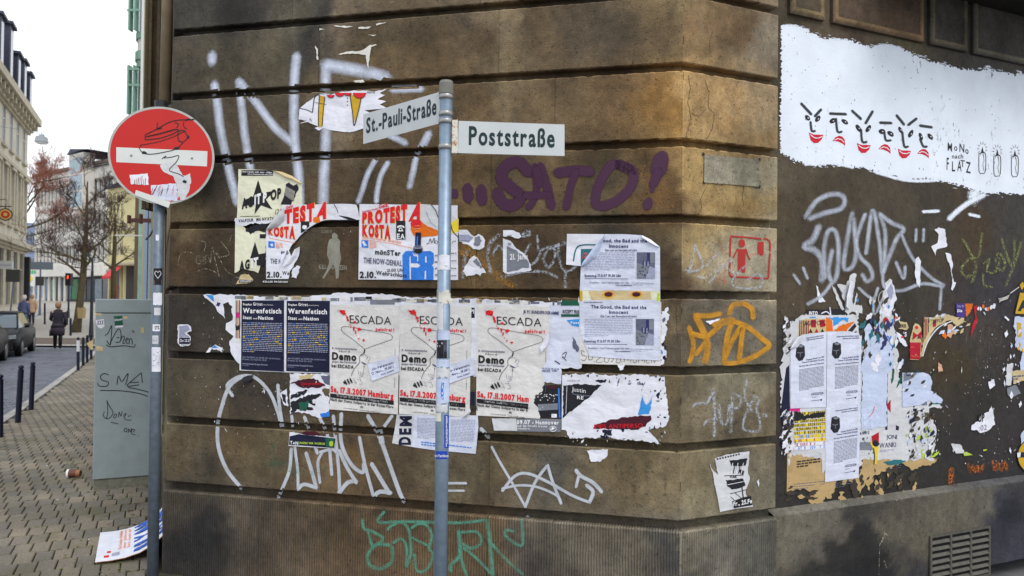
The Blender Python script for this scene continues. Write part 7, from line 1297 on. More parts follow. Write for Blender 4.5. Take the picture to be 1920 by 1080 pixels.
tagm([[c5(*p) for p in q] for q in ([(500, 155), (480, 148), (462, 160), (470, 178), (498, 188), (490, 206), (455, 205), (450, 190)], [(538, 200), (545, 160), (560, 185), (580, 158), (590, 150), (578, 200)], [(650, 145), (620, 170), (585, 205), (640, 200)], [(650, 145), (655, 190)], [(600, 190), (640, 188)], [(460, 226), (560, 228), (640, 240), (680, 254)], [(590, 212), (640, 222), (684, 234)])], 'black marker letters SME underlined twice', 1.6)
tagm([[c5(*p) for p in q] for q in ([(492, 270), (496, 320), (490, 355)], [(474, 330), (480, 350), (500, 355), (520, 330), (505, 300), (492, 275)], [(528, 335), (522, 350), (532, 352), (536, 335), (528, 335)], [(545, 350), (548, 325), (556, 345), (562, 322)], [(575, 345), (580, 330), (570, 340), (578, 360), (605, 362)], [(510, 372), (545, 380)], [(590, 340), (592, 348)], [(600, 338), (602, 346)], [(478, 322), (480, 330)], [(616, 376), (617, 378)], [(575, 400), (570, 412), (582, 416), (584, 402), (575, 400)], [(590, 420), (592, 402), (600, 418), (604, 400)], [(612, 418), (620, 408), (608, 405), (606, 425), (624, 430)], [(634, 434), (636, 436)])], 'smaller black marker words in the middle of the cabinet', 1.3)
# ------------------------------------------------------------------ bent cardboard sign
CBW = paper('board_white', (222, 226, 238)); CBE = simple('board_edge', (170, 120, 84), .8)
pA, pB = onground(178, 1059, 0), onground(188, 1003, 0); pA.z += .012; pB.z += .012
dirb = Vector((.95, .30, 0)).normalized()
prof = [(0, 0), (.08, .002), (.16, .012), (.24, .035), (.31, .075), (.37, .13), (.42, .20), (.455, .28), (.48, .38), (.50, .50)]
def bpt(u, v, lift=0):
    k = v*(len(prof)-1); i = min(int(k), len(prof)-2); f_ = k-i; s = lerp(prof[i][0], prof[i+1][0], f_); z = lerp(prof[i][1], prof[i+1][1], f_)
    tx, tz_ = prof[i+1][0]-prof[i][0], prof[i+1][1]-prof[i][1]; L = math.hypot(tx, tz_); p = pA.lerp(pB, u)+dirb*s+Vector((0, 0, z))
    return p+(dirb*(-tz_/L)+Vector((0, 0, tx/L)))*lift
def f(M):
    nu, nv = 6, 27; top = [bpt(u/nu, v/nv, .004) for v in range(nv+1) for u in range(nu+1)]; m = nu+1
    M.add(top, [(j*m+i, (j+1)*m+i, (j+1)*m+i+1, j*m+i+1) for j in range(nv) for i in range(nu)], CBW)
    bot = [bpt(u/nu, v/nv, 0) for v in range(nv+1) for u in range(nu+1)]; M.add(bot, [(j*m+i, j*m+i+1, (j+1)*m+i+1, (j+1)*m+i) for j in range(nv) for i in range(nu)], CBE)
    for u in (0, 1):
        e_ = [bpt(u, v/nv, l) for v in range(nv+1) for l in (0, .004)]; M.add(e_, [(2*i, 2*i+1, 2*i+3, 2*i+2) for i in range(nv)], CBE)
    e_ = [bpt(u/nu, 0, l) for u in range(nu+1) for l in (0, .004)]; M.add(e_, [(2*i, 2*i+1, 2*i+3, 2*i+2) for i in range(nu)], CBE)
def board_txt(M, s, u0, u1, v0, v1, mat, bold):
    # reads away from the camera edge: x of the text runs along u, height along -v
    lay = []; x = 0
    for c in s:
        if c == ' ': x += .3; continue
        g_ = glyph(c, bold); lay.append((x, g_)); x += g_[2]+.09
    W = x-.09
    for x0, (vs, fs, wd) in lay: M.add([bpt(lerp(u0, u1, (x0+vx)/W), lerp(v0, v1, vy/CAP), .005) for vx, vy in vs], fs, mat)
BLB = ink('ink_board_blue', (24, 84, 180))
def g(M):
    board_txt(M, 'BRYAN', .08, .95, .46, .30, BLB, .05); board_txt(M, 'ADAMS', .06, .96, .66, .50, BLB, .05)
    for k in range(3): board_txt(M, ('Das Konzert Highlight', 'des Jahres', 'live open air')[k], .3, .95, .19+k*.035, .165+k*.035, KO, .02)
    for u, v, du, dv, m in ((.12, .12, .1, .06, KLB), (.1, .06, .07, .04, KR), (.24, .08, .06, .03, KR)): M.add([bpt(u, v, .005), bpt(u+du, v, .005), bpt(u+du, v+dv, .005), bpt(u, v+dv, .005)], [(0, 3, 2, 1)], m)
sheetobj('cardboard_sign', 'bent white cardboard sign with blue letters lying against the foot of the wall', f, g, 'cardboard sign')
# coffee cup
cp = onground(139, 896); cpp = Vector((cp.x, cp.y, cp.z+.04)); ax = Vector((1, .12, 0)).normalized()
cup = empty('coffee_cup', cp, label='brown paper coffee cup with white lid lying on the pavement', cat='cup'); inv4 = Matrix.Translation(-cp)
LIDM = simple('lid_white', (220, 220, 222), .4); CUPM = simple('cup_brown', (96, 58, 42), .5, 0, .15, 40)
M = MB(); M.tube([cpp-ax*.045, cpp-ax*.043, cpp+ax*.055], [.036, .038, .027], CUPM, 24); M.build('cup_body', parent=cup, smooth=False, inv=inv4)
M = MB(); M.tube([cpp-ax*.058, cpp-ax*.056, cpp-ax*.046, cpp-ax*.038, cpp-ax*.037], [.033, .037, .038, .0405, .0405], LIDM, 24); M.build('lid', parent=cup, inv=inv4)
M = MB(); M.tube([cpp+ax*.02, cpp+ax*.05], [.0312, .0278], simple('cup_print', (150, 96, 60), .5), 24, False); M.build('printed_band', parent=cup, inv=inv4)
# bollards
BOL = simple('bollard_navy', (18, 22, 44), .4, .2, .2, 20); BOLW = simple('bollard_white', (190, 192, 196), .5)
def bollard(base, topy, label, group, lean=(0, 0), white=False, r=.036):
    b = onground(*base); z = at(base[0]+lean[0], topy, b.y); h = z.z-b.z; lx = z.x-b.x
    o = empty('bollard', b, label=label, cat='bollard', group=group); M = MB(); hh = h-.07
    M.tube([(0, 0, -.1), (lx*hh/h, 0, hh)], r, BOL, 16); M.build('post', parent=o, smooth=False)
    M = MB(); c = Vector((lx*hh/h, 0, hh)); M.tube([c, c+Vector((0, 0, .006)), c+Vector((0, 0, .012)), c+Vector((0, 0, .02)), c+Vector((0, 0, .035)), c+Vector((0, 0, .055)), c+Vector((0, 0, .068))], [r*1.12, r*1.12, r*.7, r*.7, r*1.05, r*.9, r*.35], BOL, 16); M.build('cap', parent=o)
    if white: M = MB(); a = Vector((lx*.55, 0, hh*.62)); M.tube([a, c-Vector((0, 0, .01))], r*1.04, BOLW, 16, False); M.build('white_band', parent=o)
    return b
G_ = 'navy bollards along the kerb'
bollard((0, 820), 701, 'navy bollard at the left picture edge beside the road', G_); bollard((33, 792), 684, 'leaning navy bollard, second from the left edge', G_, (7, 0)); bollard((58, 768), 678, 'navy bollard in front of the road right of the leaning one', G_, (4, 0))
bollard((146.5, 694.6), 632, 'bollard with a pale wrapped upper half, left of the group by the cabinet', G_, (0, 0), True); bollard((156, 686), 632, 'plain dark bollard behind the pale wrapped one', G_); bollard((163.5, 680), 628, 'dark bollard with a paper corner sticking to it', G_); bollard((171, 674), 625, 'dark bollard half hidden by the grey cabinet', G_)
bollard((126, 608), 583, 'thin distant bollard left of the big tree', 'distant bollards', r=.05); bollard((132.5, 628), 596, 'thin distant bollard at the foot of the big tree', 'distant bollards', r=.05); bollard((84, 607), 568, 'thin distant dark post behind the woman', 'distant bollards', r=.05)
b_ = onground(163.5, 680); M = MB(); M.add([at(162, 644, b_.y-.06), at(174, 637, b_.y-.06), at(174, 655, b_.y-.06), at(170, 656, b_.y-.03)], [(3, 2, 1, 0)], BEI); M.build('paper_flap', label='pale paper corner sticking out beside the cabinet', cat='paper scrap')
# ------------------------------------------------------------------ cars
CARP = simple('car_black', (9, 9, 13), .45, 0, .1, 3, spec=.2); GLS = simple('car_glass', (60, 74, 84), .08, .2, .05, 3, spec=1); TYR = simple('tyre', (14, 14, 15), .8); RIM = simple('rim', (120, 122, 126), .3, .8); HLM = simple('headlamp', (170, 176, 180), .1, .4, spec=1); PLW = simple('plate_white', (215, 215, 210), .5); BUMP = simple('bumper', (26, 26, 30), .5)
def loft(M, secs, mat, closed=True):
    n = len(secs[0]); vs = sum(secs, []); fs = [(j*n+i, j*n+(i+1) % n, (j+1)*n+(i+1) % n, (j+1)*n+i) for j in range(len(secs)-1) for i in range(n)]
    fs += [tuple(range(n-1, -1, -1)), tuple((len(secs)-1)*n+i for i in range(n))]; M.add(vs, fs, mat)
def make_car(label, rear_corner, paint):
    base = rear_corner-dS*2.05+PS.n*.87; ang = math.atan2(-dS.y, -dS.x); o = empty('parked_car', (base.x, base.y, gz(base.y)-.09), ang, label, 'car', 'parked cars')
    def sec(x, zl, zh, w, wt): return [Vector(p) for p in ((x, -w*.92, zl), (x, -w, zl+.15), (x, -w, zh-.18), (x, -wt, zh-.02), (x, -wt*.6, zh), (x, wt*.6, zh), (x, wt, zh-.02), (x, w, zh-.18), (x, w, zl+.15), (x, w*.92, zl))]
    M = MB(); loft(M, [sec(2.05, .3, .58, .66, .52), sec(1.98, .22, .68, .8, .68), sec(1.6, .2, .80, .86, .76), sec(1.0, .2, .92, .87, .78), sec(.2, .2, .95, .88, .8), sec(-1.0, .2, .96, .88, .8), sec(-1.75, .2, .95, .86, .76), sec(-2.05, .3, .86, .78, .66)], paint); M.build('body', parent=o, smooth=True)
    def gs(x, z0, w0, z1, w1): return [Vector(p) for p in ((x, -w0, z0), (x, -w1, z1), (x, w1, z1), (x, w0, z0))]
    M = MB(); loft(M, [gs(1.05, .90, .72, .92, .70), gs(.45, .92, .78, 1.28, .60), gs(.25, .92, .78, 1.37, .56), gs(-.9, .94, .78, 1.40, .56), gs(-1.5, .94, .76, 1.28, .56), gs(-1.95, .92, .7, .96, .62)], GLS); M.build('windows', parent=o)
    M = MB(); loft(M, [[Vector((x, -w, z)), Vector((x, -w*.7, z+.035)), Vector((x, w*.7, z+.035)), Vector((x, w, z))] for x, w, z in ((.3, .585, 1.355), (.1, .595, 1.39), (-.9, .595, 1.40), (-1.45, .58, 1.30))], paint); M.build('roof', parent=o, smooth=True)
    for s in (-1, 1):
        M = MB(); M.tube([(1.05, s*.70, .93), (.28, s*.575, 1.375)], .03, paint, 6); M.build('pillar', parent=o)
        M = MB(); loft(M, [[Vector((x, s*y, z)) for y, z in ((.44, .56), (.44, .70), (.76, .72), (.78, .6))] for x in (1.80, 2.015)], HLM); M.build('headlight', parent=o)
        M = MB(); M.tube([(.85, s*.86, .98), (.83, s*1.0, 1.0)], .07, paint, 8); M.build('mirror', parent=o)
        for x in (1.3, -1.3):
            M = MB(); M.tube([(x, s*.70, .31), (x, s*.885, .31)], .315, TYR, 22); wh = M.build('wheel', parent=o); M = MB(); M.tube([(x, s*.80, .31), (x, s*.892, .31)], [.20, .19], RIM, 16); M.build('rim', parent=wh)
    M = MB(); M.box(1.9, 2.09, -.72, .72, .26, .46, BUMP); M.build('bumper', parent=o); M = MB(); M.box(2.03, 2.1, -.26, .26, .40, .50, PLW); M.build('number_plate', parent=o); M = MB(); M.box(1.9, 2.03, -.36, .36, .56, .68, BUMP); M.build('grille', parent=o)
make_car('black parked car with silvery windscreen behind the nearer one', onground(69, 651), CARP)
make_car('dark maroon parked car cut by the left picture edge', onground(19, 667), simple('car_maroon', (18, 8, 11), .45, 0, .1, 3, spec=.2))
# ------------------------------------------------------------------ people
SKN = simple('skin', (196, 150, 128), .6)
def person(base, H, face_ang, label, coat, legs, hairc, coat_len=.52, stride=.12, arm=0, trousers=None):
    o = empty('person', base, face_ang, label, 'person'); k = H/1.75
    J = [((0, 0, .95), .12), ((0, 0, 1.15), .115), ((0, 0, 1.36), .13), ((0, 0, 1.48), .05), ((.01, 0, 1.56), .05), ((.015, 0, 1.64), .09), ((.01, 0, 1.70), .075),
         ((stride*.3, .09, .90), .09), ((stride*.6, .095, .50), .06), ((stride*.7, .1, .09), .04), ((stride*.7+.13, .1, .035), .035),
         ((-stride*.3, -.09, .90), .09), ((-stride*.5, -.095, .50), .06), ((-stride*1.2, -.1, .10), .04), ((-stride*1.2+.12, -.1, .035), .035),
         ((0, .19, 1.38), .055), ((-.02+arm*.1, .25, 1.12), .043), ((.06+arm*.2, .25, .90+arm*.2), .032), ((.08+arm*.25, .245, .82+arm*.22), .03),
         ((0, -.19, 1.38), .055), ((-.03, -.24, 1.12), .043), ((.03, -.24, .88), .032), ((.05, -.235, .80), .03)]
    E_ = [(0, 1), (1, 2), (2, 3), (3, 4), (4, 5), (5, 6), (0, 7), (7, 8), (8, 9), (9, 10), (0, 11), (11, 12), (12, 13), (13, 14), (2, 15), (15, 16), (16, 17), (17, 18), (2, 19), (19, 20), (20, 21), (21, 22)]
    me = bpy.data.meshes.new('body'); me.from_pydata([tuple(c*k for c in p) for p, r in J], E_, []); ob = bpy.data.objects.new('body', me); col.objects.link(ob); ob.parent = o
    ob.modifiers.new('s', 'SKIN')
    for i, (p, r) in enumerate(J): me.skin_vertices[0].data[i].radius = (r*k, r*k); me.skin_vertices[0].data[i].use_root = (i == 0)
    ob.modifiers.new('u', 'SUBSURF').levels = 1; ob.modifiers['u'].render_levels = 1; me.materials.append(SKN)
    def ell(z, rx, ry, cx=0, cy=0, n=14): return [Vector((cx+rx*math.cos(2*math.pi*i/n), cy+ry*math.sin(2*math.pi*i/n), z))*k for i in range(n)]
    M = MB(); zb = 1.42-coat_len*1.75; loft(M, [ell(zb, .19, .25), ell((zb+.95)/2, .165, .215), ell(.98, .14, .185), ell(1.15, .125, .165), ell(1.34, .145, .21), ell(1.44, .10, .16), ell(1.49, .065, .075)], coat); M.build('coat', parent=o, smooth=True)
    for s in (1, -1):
        a = [J[15][0], J[16][0], J[17][0]] if s > 0 else [J[19][0], J[20][0], J[21][0]]; M = MB(); M.tube([Vector(p)*k for p in a], [.075*k, .06*k, .048*k], coat, 10); M.build('sleeve', parent=o, smooth=True)
        b = [J[7][0], J[8][0], J[9][0]] if s > 0 else [J[11][0], J[12][0], J[13][0]]; M = MB(); M.tube([Vector(p)*k for p in b], [.10*k, .072*k, .055*k], legs, 10); M.build('leg_clothing', parent=o, smooth=True)
        f0 = J[9][0] if s > 0 else J[13][0]; M = MB(); M.tube([(Vector(f0)+Vector((-.05, 0, -.01)))*k, (Vector(f0)+Vector((.02, 0, -.04)))*k, (Vector(f0)+Vector((.16, 0, -.055)))*k], [.045*k, .05*k, .035*k], TYR, 8); M.build('shoe', parent=o)
    M = MB(); loft(M, [ell(1.53, .07, .075, -.03), ell(1.60, .105, .10, -.02), ell(1.68, .115, .108, -.015), ell(1.745, .085, .085, -.005), ell(1.775, .03, .03, 0)], hairc); M.build('hair', parent=o, smooth=True)
    M = MB(); M.tube([Vector((.10, 0, 1.63))*k, Vector((.13, 0, 1.615))*k], [.018*k, .012*k], SKN, 6); M.build('nose', parent=o)
    return o, k
CO1 = simple('coat_black', (26, 22, 34), .8, 0, .2, 10); SK1 = simple('skirt_dark', (44, 36, 48), .8); HR1 = simple('hair_auburn', (128, 98, 72), .7, 0, .3, 30)
b = onground(108, 654); w1, k = person(b, 1.66, math.radians(112), 'woman in a black coat and boots walking away with a dark handbag', CO1, simple('boots_black', (20, 20, 24), .5), HR1, .34, .10, .9)
M = MB()
def ell2(z, rx, ry, cx, cy, n=14): return [Vector((cx+rx*math.cos(2*math.pi*i/n), cy+ry*math.sin(2*math.pi*i/n), z))*k for i in range(n)]
loft(M, [ell2(.50, .17, .22, 0, 0), ell2(.7, .19, .235, 0, 0), ell2(.95, .155, .195, 0, 0)], SK1); M.build('skirt', parent=w1, smooth=True)
hp = w1.matrix_basis @ (Vector((.30, .27, .62))*k); bg_ = empty('handbag', hp, R_(112), 'dark handbag carried by the woman in the black coat', 'bag')
M = MB(); loft(M, [[Vector((x*s_, y, z)) for x, y in ((-.11, -.04), (.11, -.04), (.11, .04), (-.11, .04))] for z, s_ in ((-.14, .8), (-.12, 1), (.03, 1.05), (.08, .8))], simple('bag_black', (16, 15, 20), .5)); M.build('bag_body', parent=bg_)
M = MB(); M.tube([(-.07, 0, .07), (-.05, 0, .22), (.05, 0, .22), (.07, 0, .07)], .008, simple('bag_black', (16, 15, 20)), 6); M.build('strap', parent=bg_)
CO2 = simple('coat_beige', (176, 146, 118), .8, 0, .12, 10); person(onground(59, 609), 1.68, math.radians(-75), 'person in a beige coat and dark trousers coming down the street', CO2, simple('trousers_navy', (34, 38, 62), .8), simple('hair_sandy', (150, 118, 90), .7), .40, .06)
person(onground(44.5, 620), 1.75, math.radians(90), 'person in blue jeans and light jacket at the corner of the cream house', simple('jacket_navy', (70, 82, 118), .8), simple('jeans', (58, 80, 128), .8), simple('hair_light', (190, 186, 184), .7), .30, .08)
# ------------------------------------------------------------------ houses
def wallq(M, a, b, z0, z1, mat, th=0): M.add([Vector((a.x, a.y, z0)), Vector((b.x, b.y, z0)), Vector((b.x, b.y, z1)), Vector((a.x, a.y, z1))], [(0, 1, 2, 3)], mat)
class FR:
    """facade frame: origin, along e, outward n"""
    def __init__(s, o, e): s.o = Vector((o.x, o.y, 0)); s.e = Vector((e.x, e.y, 0)).normalized(); s.n = Vector((s.e.y, -s.e.x, 0)); s.M = Matrix.Translation(s.o) @ Matrix(((s.e.x, s.n.x, 0, 0), (s.e.y, s.n.y, 0, 0), (0, 0, 1, 0), (0, 0, 0, 1)))
WIN = simple('window_glass', (70, 82, 94), .1, 0, .3, .4, spec=1); WFR = simple('window_frame', (208, 208, 204), .6); CREAM = simple('render_cream', (196, 190, 172), .85, 0, .12, 1.2); STUC = simple('stucco_trim', (176, 168, 148), .8, 0, .15, 3); SLAT = simple('slate_roof', (48, 52, 70), .6, 0, .25, 3, .01)
def window(F, par, x, z, wd, h, fr, inv=None, dep=.14, bars=1, hood=None, glass=None):
    M = MB(); t = .07; glass = glass or WIN
    M.box(x, x+t, -dep, .02, z, z+h, fr, F.M); M.box(x+wd-t, x+wd, -dep, .02, z, z+h, fr, F.M); M.box(x+t, x+wd-t, -dep, .019, z+h-t, z+h-.001, fr, F.M); M.box(x+t, x+wd-t, -dep, .04, z+.001, z+t, fr, F.M)
    for i in range(bars): xx = x+wd*(i+1)/(bars+1); M.box(xx-.025, xx+.025, -dep*.8, -.02, z+t, z+h-t, fr, F.M)
    M.box(x+t, x+wd-t, -dep*.8, -.021, z+h*.66, z+h*.66+.05, fr, F.M)
    f_ = M.build('window', parent=par, inv=inv); M = MB(); M.box(x+t, x+wd-t, -dep*.7-.01, -dep*.7, z+t, z+h-t, glass, F.M); M.build('pane', parent=f_, inv=inv)
    if hood: M = MB(); M.box(x-.12, x+wd+.12, .021, .26, z+h+.03, z+h+.2, hood, F.M); M.box(x-.08, x+wd+.08, .021, .16, z-.14, z-.001, hood, F.M); M.build('window_hood', parent=par, inv=inv)
# cream house, left side of the street
fc = at(46, 560, 50); F = FR(fc, -dS); base = Vector((fc.x, fc.y, gz(50)))
# facade runs from the far corner towards the camera; outward is to the right (towards the street)
F.n = Vector((-F.e.y, F.e.x, 0)); F.n = F.n if F.n.dot(-PS.n) > 0 else -F.n; F.M = Matrix.Translation(F.o) @ Matrix(((F.e.x, F.n.x, 0, 0), (F.e.y, F.n.y, 0, 0), (0, 0, 1, 0), (0, 0, 0, 1)))
ch = empty('cream_house', base, 0, 'ornate cream stucco house with dark mansard roof at the left edge', 'building'); iv = Matrix.Translation(-base)
EZ = at(52, 223, 50).z; M = MB(); M.box(0, 24, -9, -.15, -1, EZ, CREAM, F.M)
xs = [1.0+2.3*i for i in range(10)]; W_w = 1.05
def band(x0, x1, z0, z1, d0=-.151, d1=0, m=CREAM, mm=None): (mm or M).box(x0, x1, d0, d1, z0, z1, m, F.M)
rows_ = [(5.6, 3.1), (9.9, 2.2)]; zc = -1
prev = 4.5
band(0, 24, -1, .9); band(0, 24, 4.2, rows_[0][0]); band(0, 24, rows_[0][0]+rows_[0][1], rows_[1][0]); band(0, 24, rows_[1][0]+rows_[1][1], EZ)
for (z, h) in rows_:
    e0 = 0
    for x in xs: band(e0, x, z, z+h); e0 = x+W_w
    band(e0, 24, z, z+h)
e0 = 0
for x in xs: band(e0, x-.2, .9, 4.2, m=STUC); e0 = x+W_w+.2
band(e0, 24, .9, 4.2, m=STUC)
M.build('wall', parent=ch, inv=iv)
for z, h, d, nm in ((4.45, .3, .45, 'cornice'), (8.95, .2, .25, 'string_course'), (EZ-.9, .25, .3, 'cornice'), (EZ-.45, .45, .75, 'eaves_cornice')):
    M = MB(); band(-.2, 24, z, z+h, .001, d, STUC); band(-.2, 24, z-.15, z, .001, d*.5, STUC); M.build(nm, parent=ch, inv=iv)
for i in range(14): M = MB(); band(.3+i*1.15, .3+i*1.15+.28, EZ-.85, EZ-.47, .001, .6, STUC); M.build('bracket', parent=ch, inv=iv)
for i in range(6):
    for s in (0, 1): M = MB(); band(xs[i]-.36+s*(W_w+.38), xs[i]-.04+s*(W_w+.38), rows_[0][0]-.1, 8.9, .001, .14, STUC); M.build('pilaster', parent=ch, inv=iv)
for i, x in enumerate(xs[:6]):
    for z, h in rows_: window(F, ch, x, z, W_w, h, WFR, iv, hood=STUC)
    window(F, ch, x-.2, .9, W_w+.4, 3.3, STUC, iv, bars=0)
M = MB(); M.add([F.M @ Vector(v) for v in ((-.3, .5, EZ), (24, .5, EZ), (24, -1.2, EZ+3.4), (-.3, -1.2, EZ+3.4), (-.3, -9, EZ+3.6), (24, -9, EZ+3.6))], [(0, 1, 2, 3), (3, 2, 5, 4)], SLAT); M.add([F.M @ Vector(v) for v in ((-.3, .5, EZ), (-.3, -1.2, EZ+3.4), (-.3, -9, EZ+3.6), (-.3, -9, EZ))], [(0, 1, 2, 3)], SLAT); M.build('roof', parent=ch, inv=iv)
for i, (x, s_) in enumerate(((1.2, .8), (3.4, 1), (5.6, .8), (8.2, 1.7), (11, 1.3))):
    M = MB(); M.box(x, x+1.1, -1.6, .35, EZ+.25, EZ+1.6+s_, SLAT, F.M); M.box(x-.15, x+1.25, -1.7, .5, EZ+1.6+s_, EZ+1.75+s_, SLAT, F.M); dm = M.build('dormer', parent=ch, inv=iv); M = MB(); M.box(x+.2, x+.9, .351, .37, EZ+.5, EZ+1.4+s_, WIN, F.M); M.build('dormer_pane', parent=dm, inv=iv)
M = MB(); M.box(-.05, .5, .02, .30, -.5, 4.0, simple('dark_pier', (24, 26, 38), .5), F.M); M.build('dark_corner_pier', parent=ch, inv=iv)
# pub signs
def ghost(n, label, cat, pos): return empty(n, pos, 0, label, cat)
ps = at(10, 402, 40); o = ghost('pub_sign', 'round pub sign with red and gold emblem hanging from the cream house', 'pub sign', ps); vn = (O-ps).normalized(); vx = Vector((0, 0, 1)).cross(vn).normalized()
def dsk(r, off, m, n=28, th=.0): 
    M = MB(); M.tube([ps+vn*(off-.04)-ps, ps+vn*off-ps], r, m, n); return M
dsk(.33, 0, simple('sign_black', (30, 26, 26), .5)).build('disc', parent=o); dsk(.27, .02, simple('sign_gold', (196, 166, 90), .5)).build('gold_ring', parent=o); dsk(.20, .04, simple('sign_red2', (176, 40, 30), .5)).build('red_field', parent=o); dsk(.09, .05, simple('sign_gold', (196, 166, 90))).build('emblem', parent=o)
M = MB(); M.tube([Vector((-1.2, 0, .42)), Vector((.3, 0, .42))], .03, BOL, 6); M.tube([Vector((0, 0, .42)), Vector((0, 0, .3))], .02, BOL, 6); M.tube([Vector((-.8, 0, .42)), Vector((-.4, 0, .75)), Vector((0, 0, .8)), Vector((.15, 0, .6)), Vector((0, 0, .5))], .02, BOL, 6); M.build('scroll_bracket', parent=o)
p = at(9, 497, 40); o = ghost('shop_sign', 'white horizontal shop sign under the round pub sign', 'shop sign', p); M = MB(); M.box(-.5, .42, -.05, .05, -.2, .22, simple('sign_pale', (190, 194, 198), .5)); M.build('board', parent=o); M = MB(); txt(M, 'Rosenstuebchen', (0, 0), (1, 0), .1, KG, lambda x, y, q=0: Vector((-.44+x*.8, -.055, -y*1.0-.04)), 0); M.build('lettering', parent=o)
p = onground(16, 622); o = ghost('traffic_sign', 'back of a dark square traffic sign on a leaning post by the cream house', 'traffic sign', p); tp = at(27, 512, p.y)-p; M = MB(); M.tube([Vector((0, 0, 0)), tp], .04, GALVD, 8); M.build('post', parent=o); M = MB(); c = at(24, 517, p.y-.1)-p; M.box(c.x-.33, c.x+.33, c.y-.02, c.y+.02, c.z-.3, c.z+.3, DKB); M.build('sign_back', parent=o)
# far blue grey buildings closing the street
def boxb(name, x0, x1, ytop, Y, mat, label, dep=8, ybot=None, cat='building'):
    a = at(x0, 500, Y); b = at(x1, 500, Y); z = at((x0+x1)/2, ytop, Y).z; z0 = gz(Y)-1 if ybot is None else at((x0+x1)/2, ybot, Y).z
    o = empty(name, ((a.x+b.x)/2, Y, max(gz(Y), z0)), 0, label, cat); M = MB(); M.box(a.x, b.x, Y, Y+dep, z0, z, mat); M.build('wall', parent=o, inv=Matrix.Translation(-o.location)); return o, a, b, z
BG1 = simple('far_blue', (126, 140, 164), .9, 0, .15, .5)
o, a, b, z = boxb('distant_block', 38, 64, 418, 130, BG1, 'hazy blue grey block far down the street behind the trees')
for i in range(4):
    for j in range(5): M = MB(); x = a.x+.3+i*.6; M.box(x, x+.35, 129.9, 130.05, 2+j*2.2, 3.2+j*2.2, WIN); M.build('window', parent=o, inv=Matrix.Translation(-o.location))
# white office block with bands of windows
OW = simple('office_white', (205, 202, 196), .8, 0, .1, 1); OD = simple('office_dark', (64, 62, 66), .5)
a = at(62, 560, 96); b = at(203, 560, 84); F = FR(a, b-a); LW = (Vector((b.x, b.y, 0))-F.o).length; g0 = gz(90); base = Vector((a.x, a.y, g0)); ob = empty('office_block', base, 0, 'white modern office block with long window bands behind the bare trees', 'building'); iv = Matrix.Translation(-base)
RZ = at(64, 333, 96).z
M = MB(); zs2 = [(5.3, 7.35), (8.95, 10.9), (12.4, 14.7)]; z_ = 4.0
M.box(0, LW, -10, -.3, 4.0, RZ, OW, F.M)
for z0, z1 in ((4.0, zs2[0][0]), (zs2[0][1], zs2[1][0]), (zs2[1][1], zs2[2][0]), (zs2[2][1], RZ)): M.box(0, LW, -.301, 0, z0, z1, OW, F.M)
M.build('wall', parent=ob, inv=iv)
nw = 19
for z0, z1 in zs2:
    for i in range(nw):
        x = .15+i*(LW-.3)/nw; wd = (LW-.3)/nw
        M = MB(); M.box(x, x+.12, -.3, -.02, z0, z1, OW, F.M); M.box(x+.12, x+wd, -.29, -.22, z1-.12, z1, OW, F.M); M.box(x+.12, x+wd, -.29, -.20, z0+(z1-z0)*.3, z0+(z1-z0)*.3+.06, OW, F.M); wi = M.build('window', parent=ob, inv=iv); M = MB(); M.box(x+.12, x+wd, -.295, -.28, z0, z1, WIN, F.M); M.build('pane', parent=wi, inv=iv)
M = MB(); M.box(-.3, LW+.3, -10.3, .3, RZ, RZ+.35, simple('roof_brown', (96, 84, 78), .8), F.M); M.build('roof', parent=ob, inv=iv)
M = MB(); M.box(-.2, LW+.2, -.6, .8, 3.7, 4.9, OW, F.M); M.build('canopy', parent=ob, inv=iv)
for i in range(7): M = MB(); x = .9+i*1.45; M.tube([F.M @ Vector((x, .2, g0-.3)), F.M @ Vector((x, .2, 3.72))], .19, OW, 12); M.build('column', parent=ob, inv=iv)
cols_ = [(64, 110, 150), (60, 150, 90), (44, 60, 92), (120, 150, 176), (36, 130, 70), (70, 90, 120), (56, 64, 78), (90, 110, 130), (48, 52, 62), (110, 120, 130)]
M = MB(); M.box(0, LW, -2.2, -1.2, g0-.3, 3.7, OD, F.M); M.build('ground_floor', parent=ob, inv=iv)
for i, c in enumerate(cols_): 
    x = .2+i*LW/10; M = MB(); M.box(x, x+LW/10-.25, -1.19, -1.12, g0+.2, 3.4, simple('shop_%d' % i, c, .2, 0, .35, 2, spec=.8), F.M); M.build('shop_window', parent=ob, inv=iv)
M = MB(); x = .8; txt(M, 'ege', (0, 0), (1, 0), 1, simple('sign_green', (30, 170, 100), .5), lambda u, v, q=0: F.M @ Vector((x+u*2.0, .82, 4.1-v*.55)), 0, .05); M.build('green_lettering', parent=ob, inv=iv)
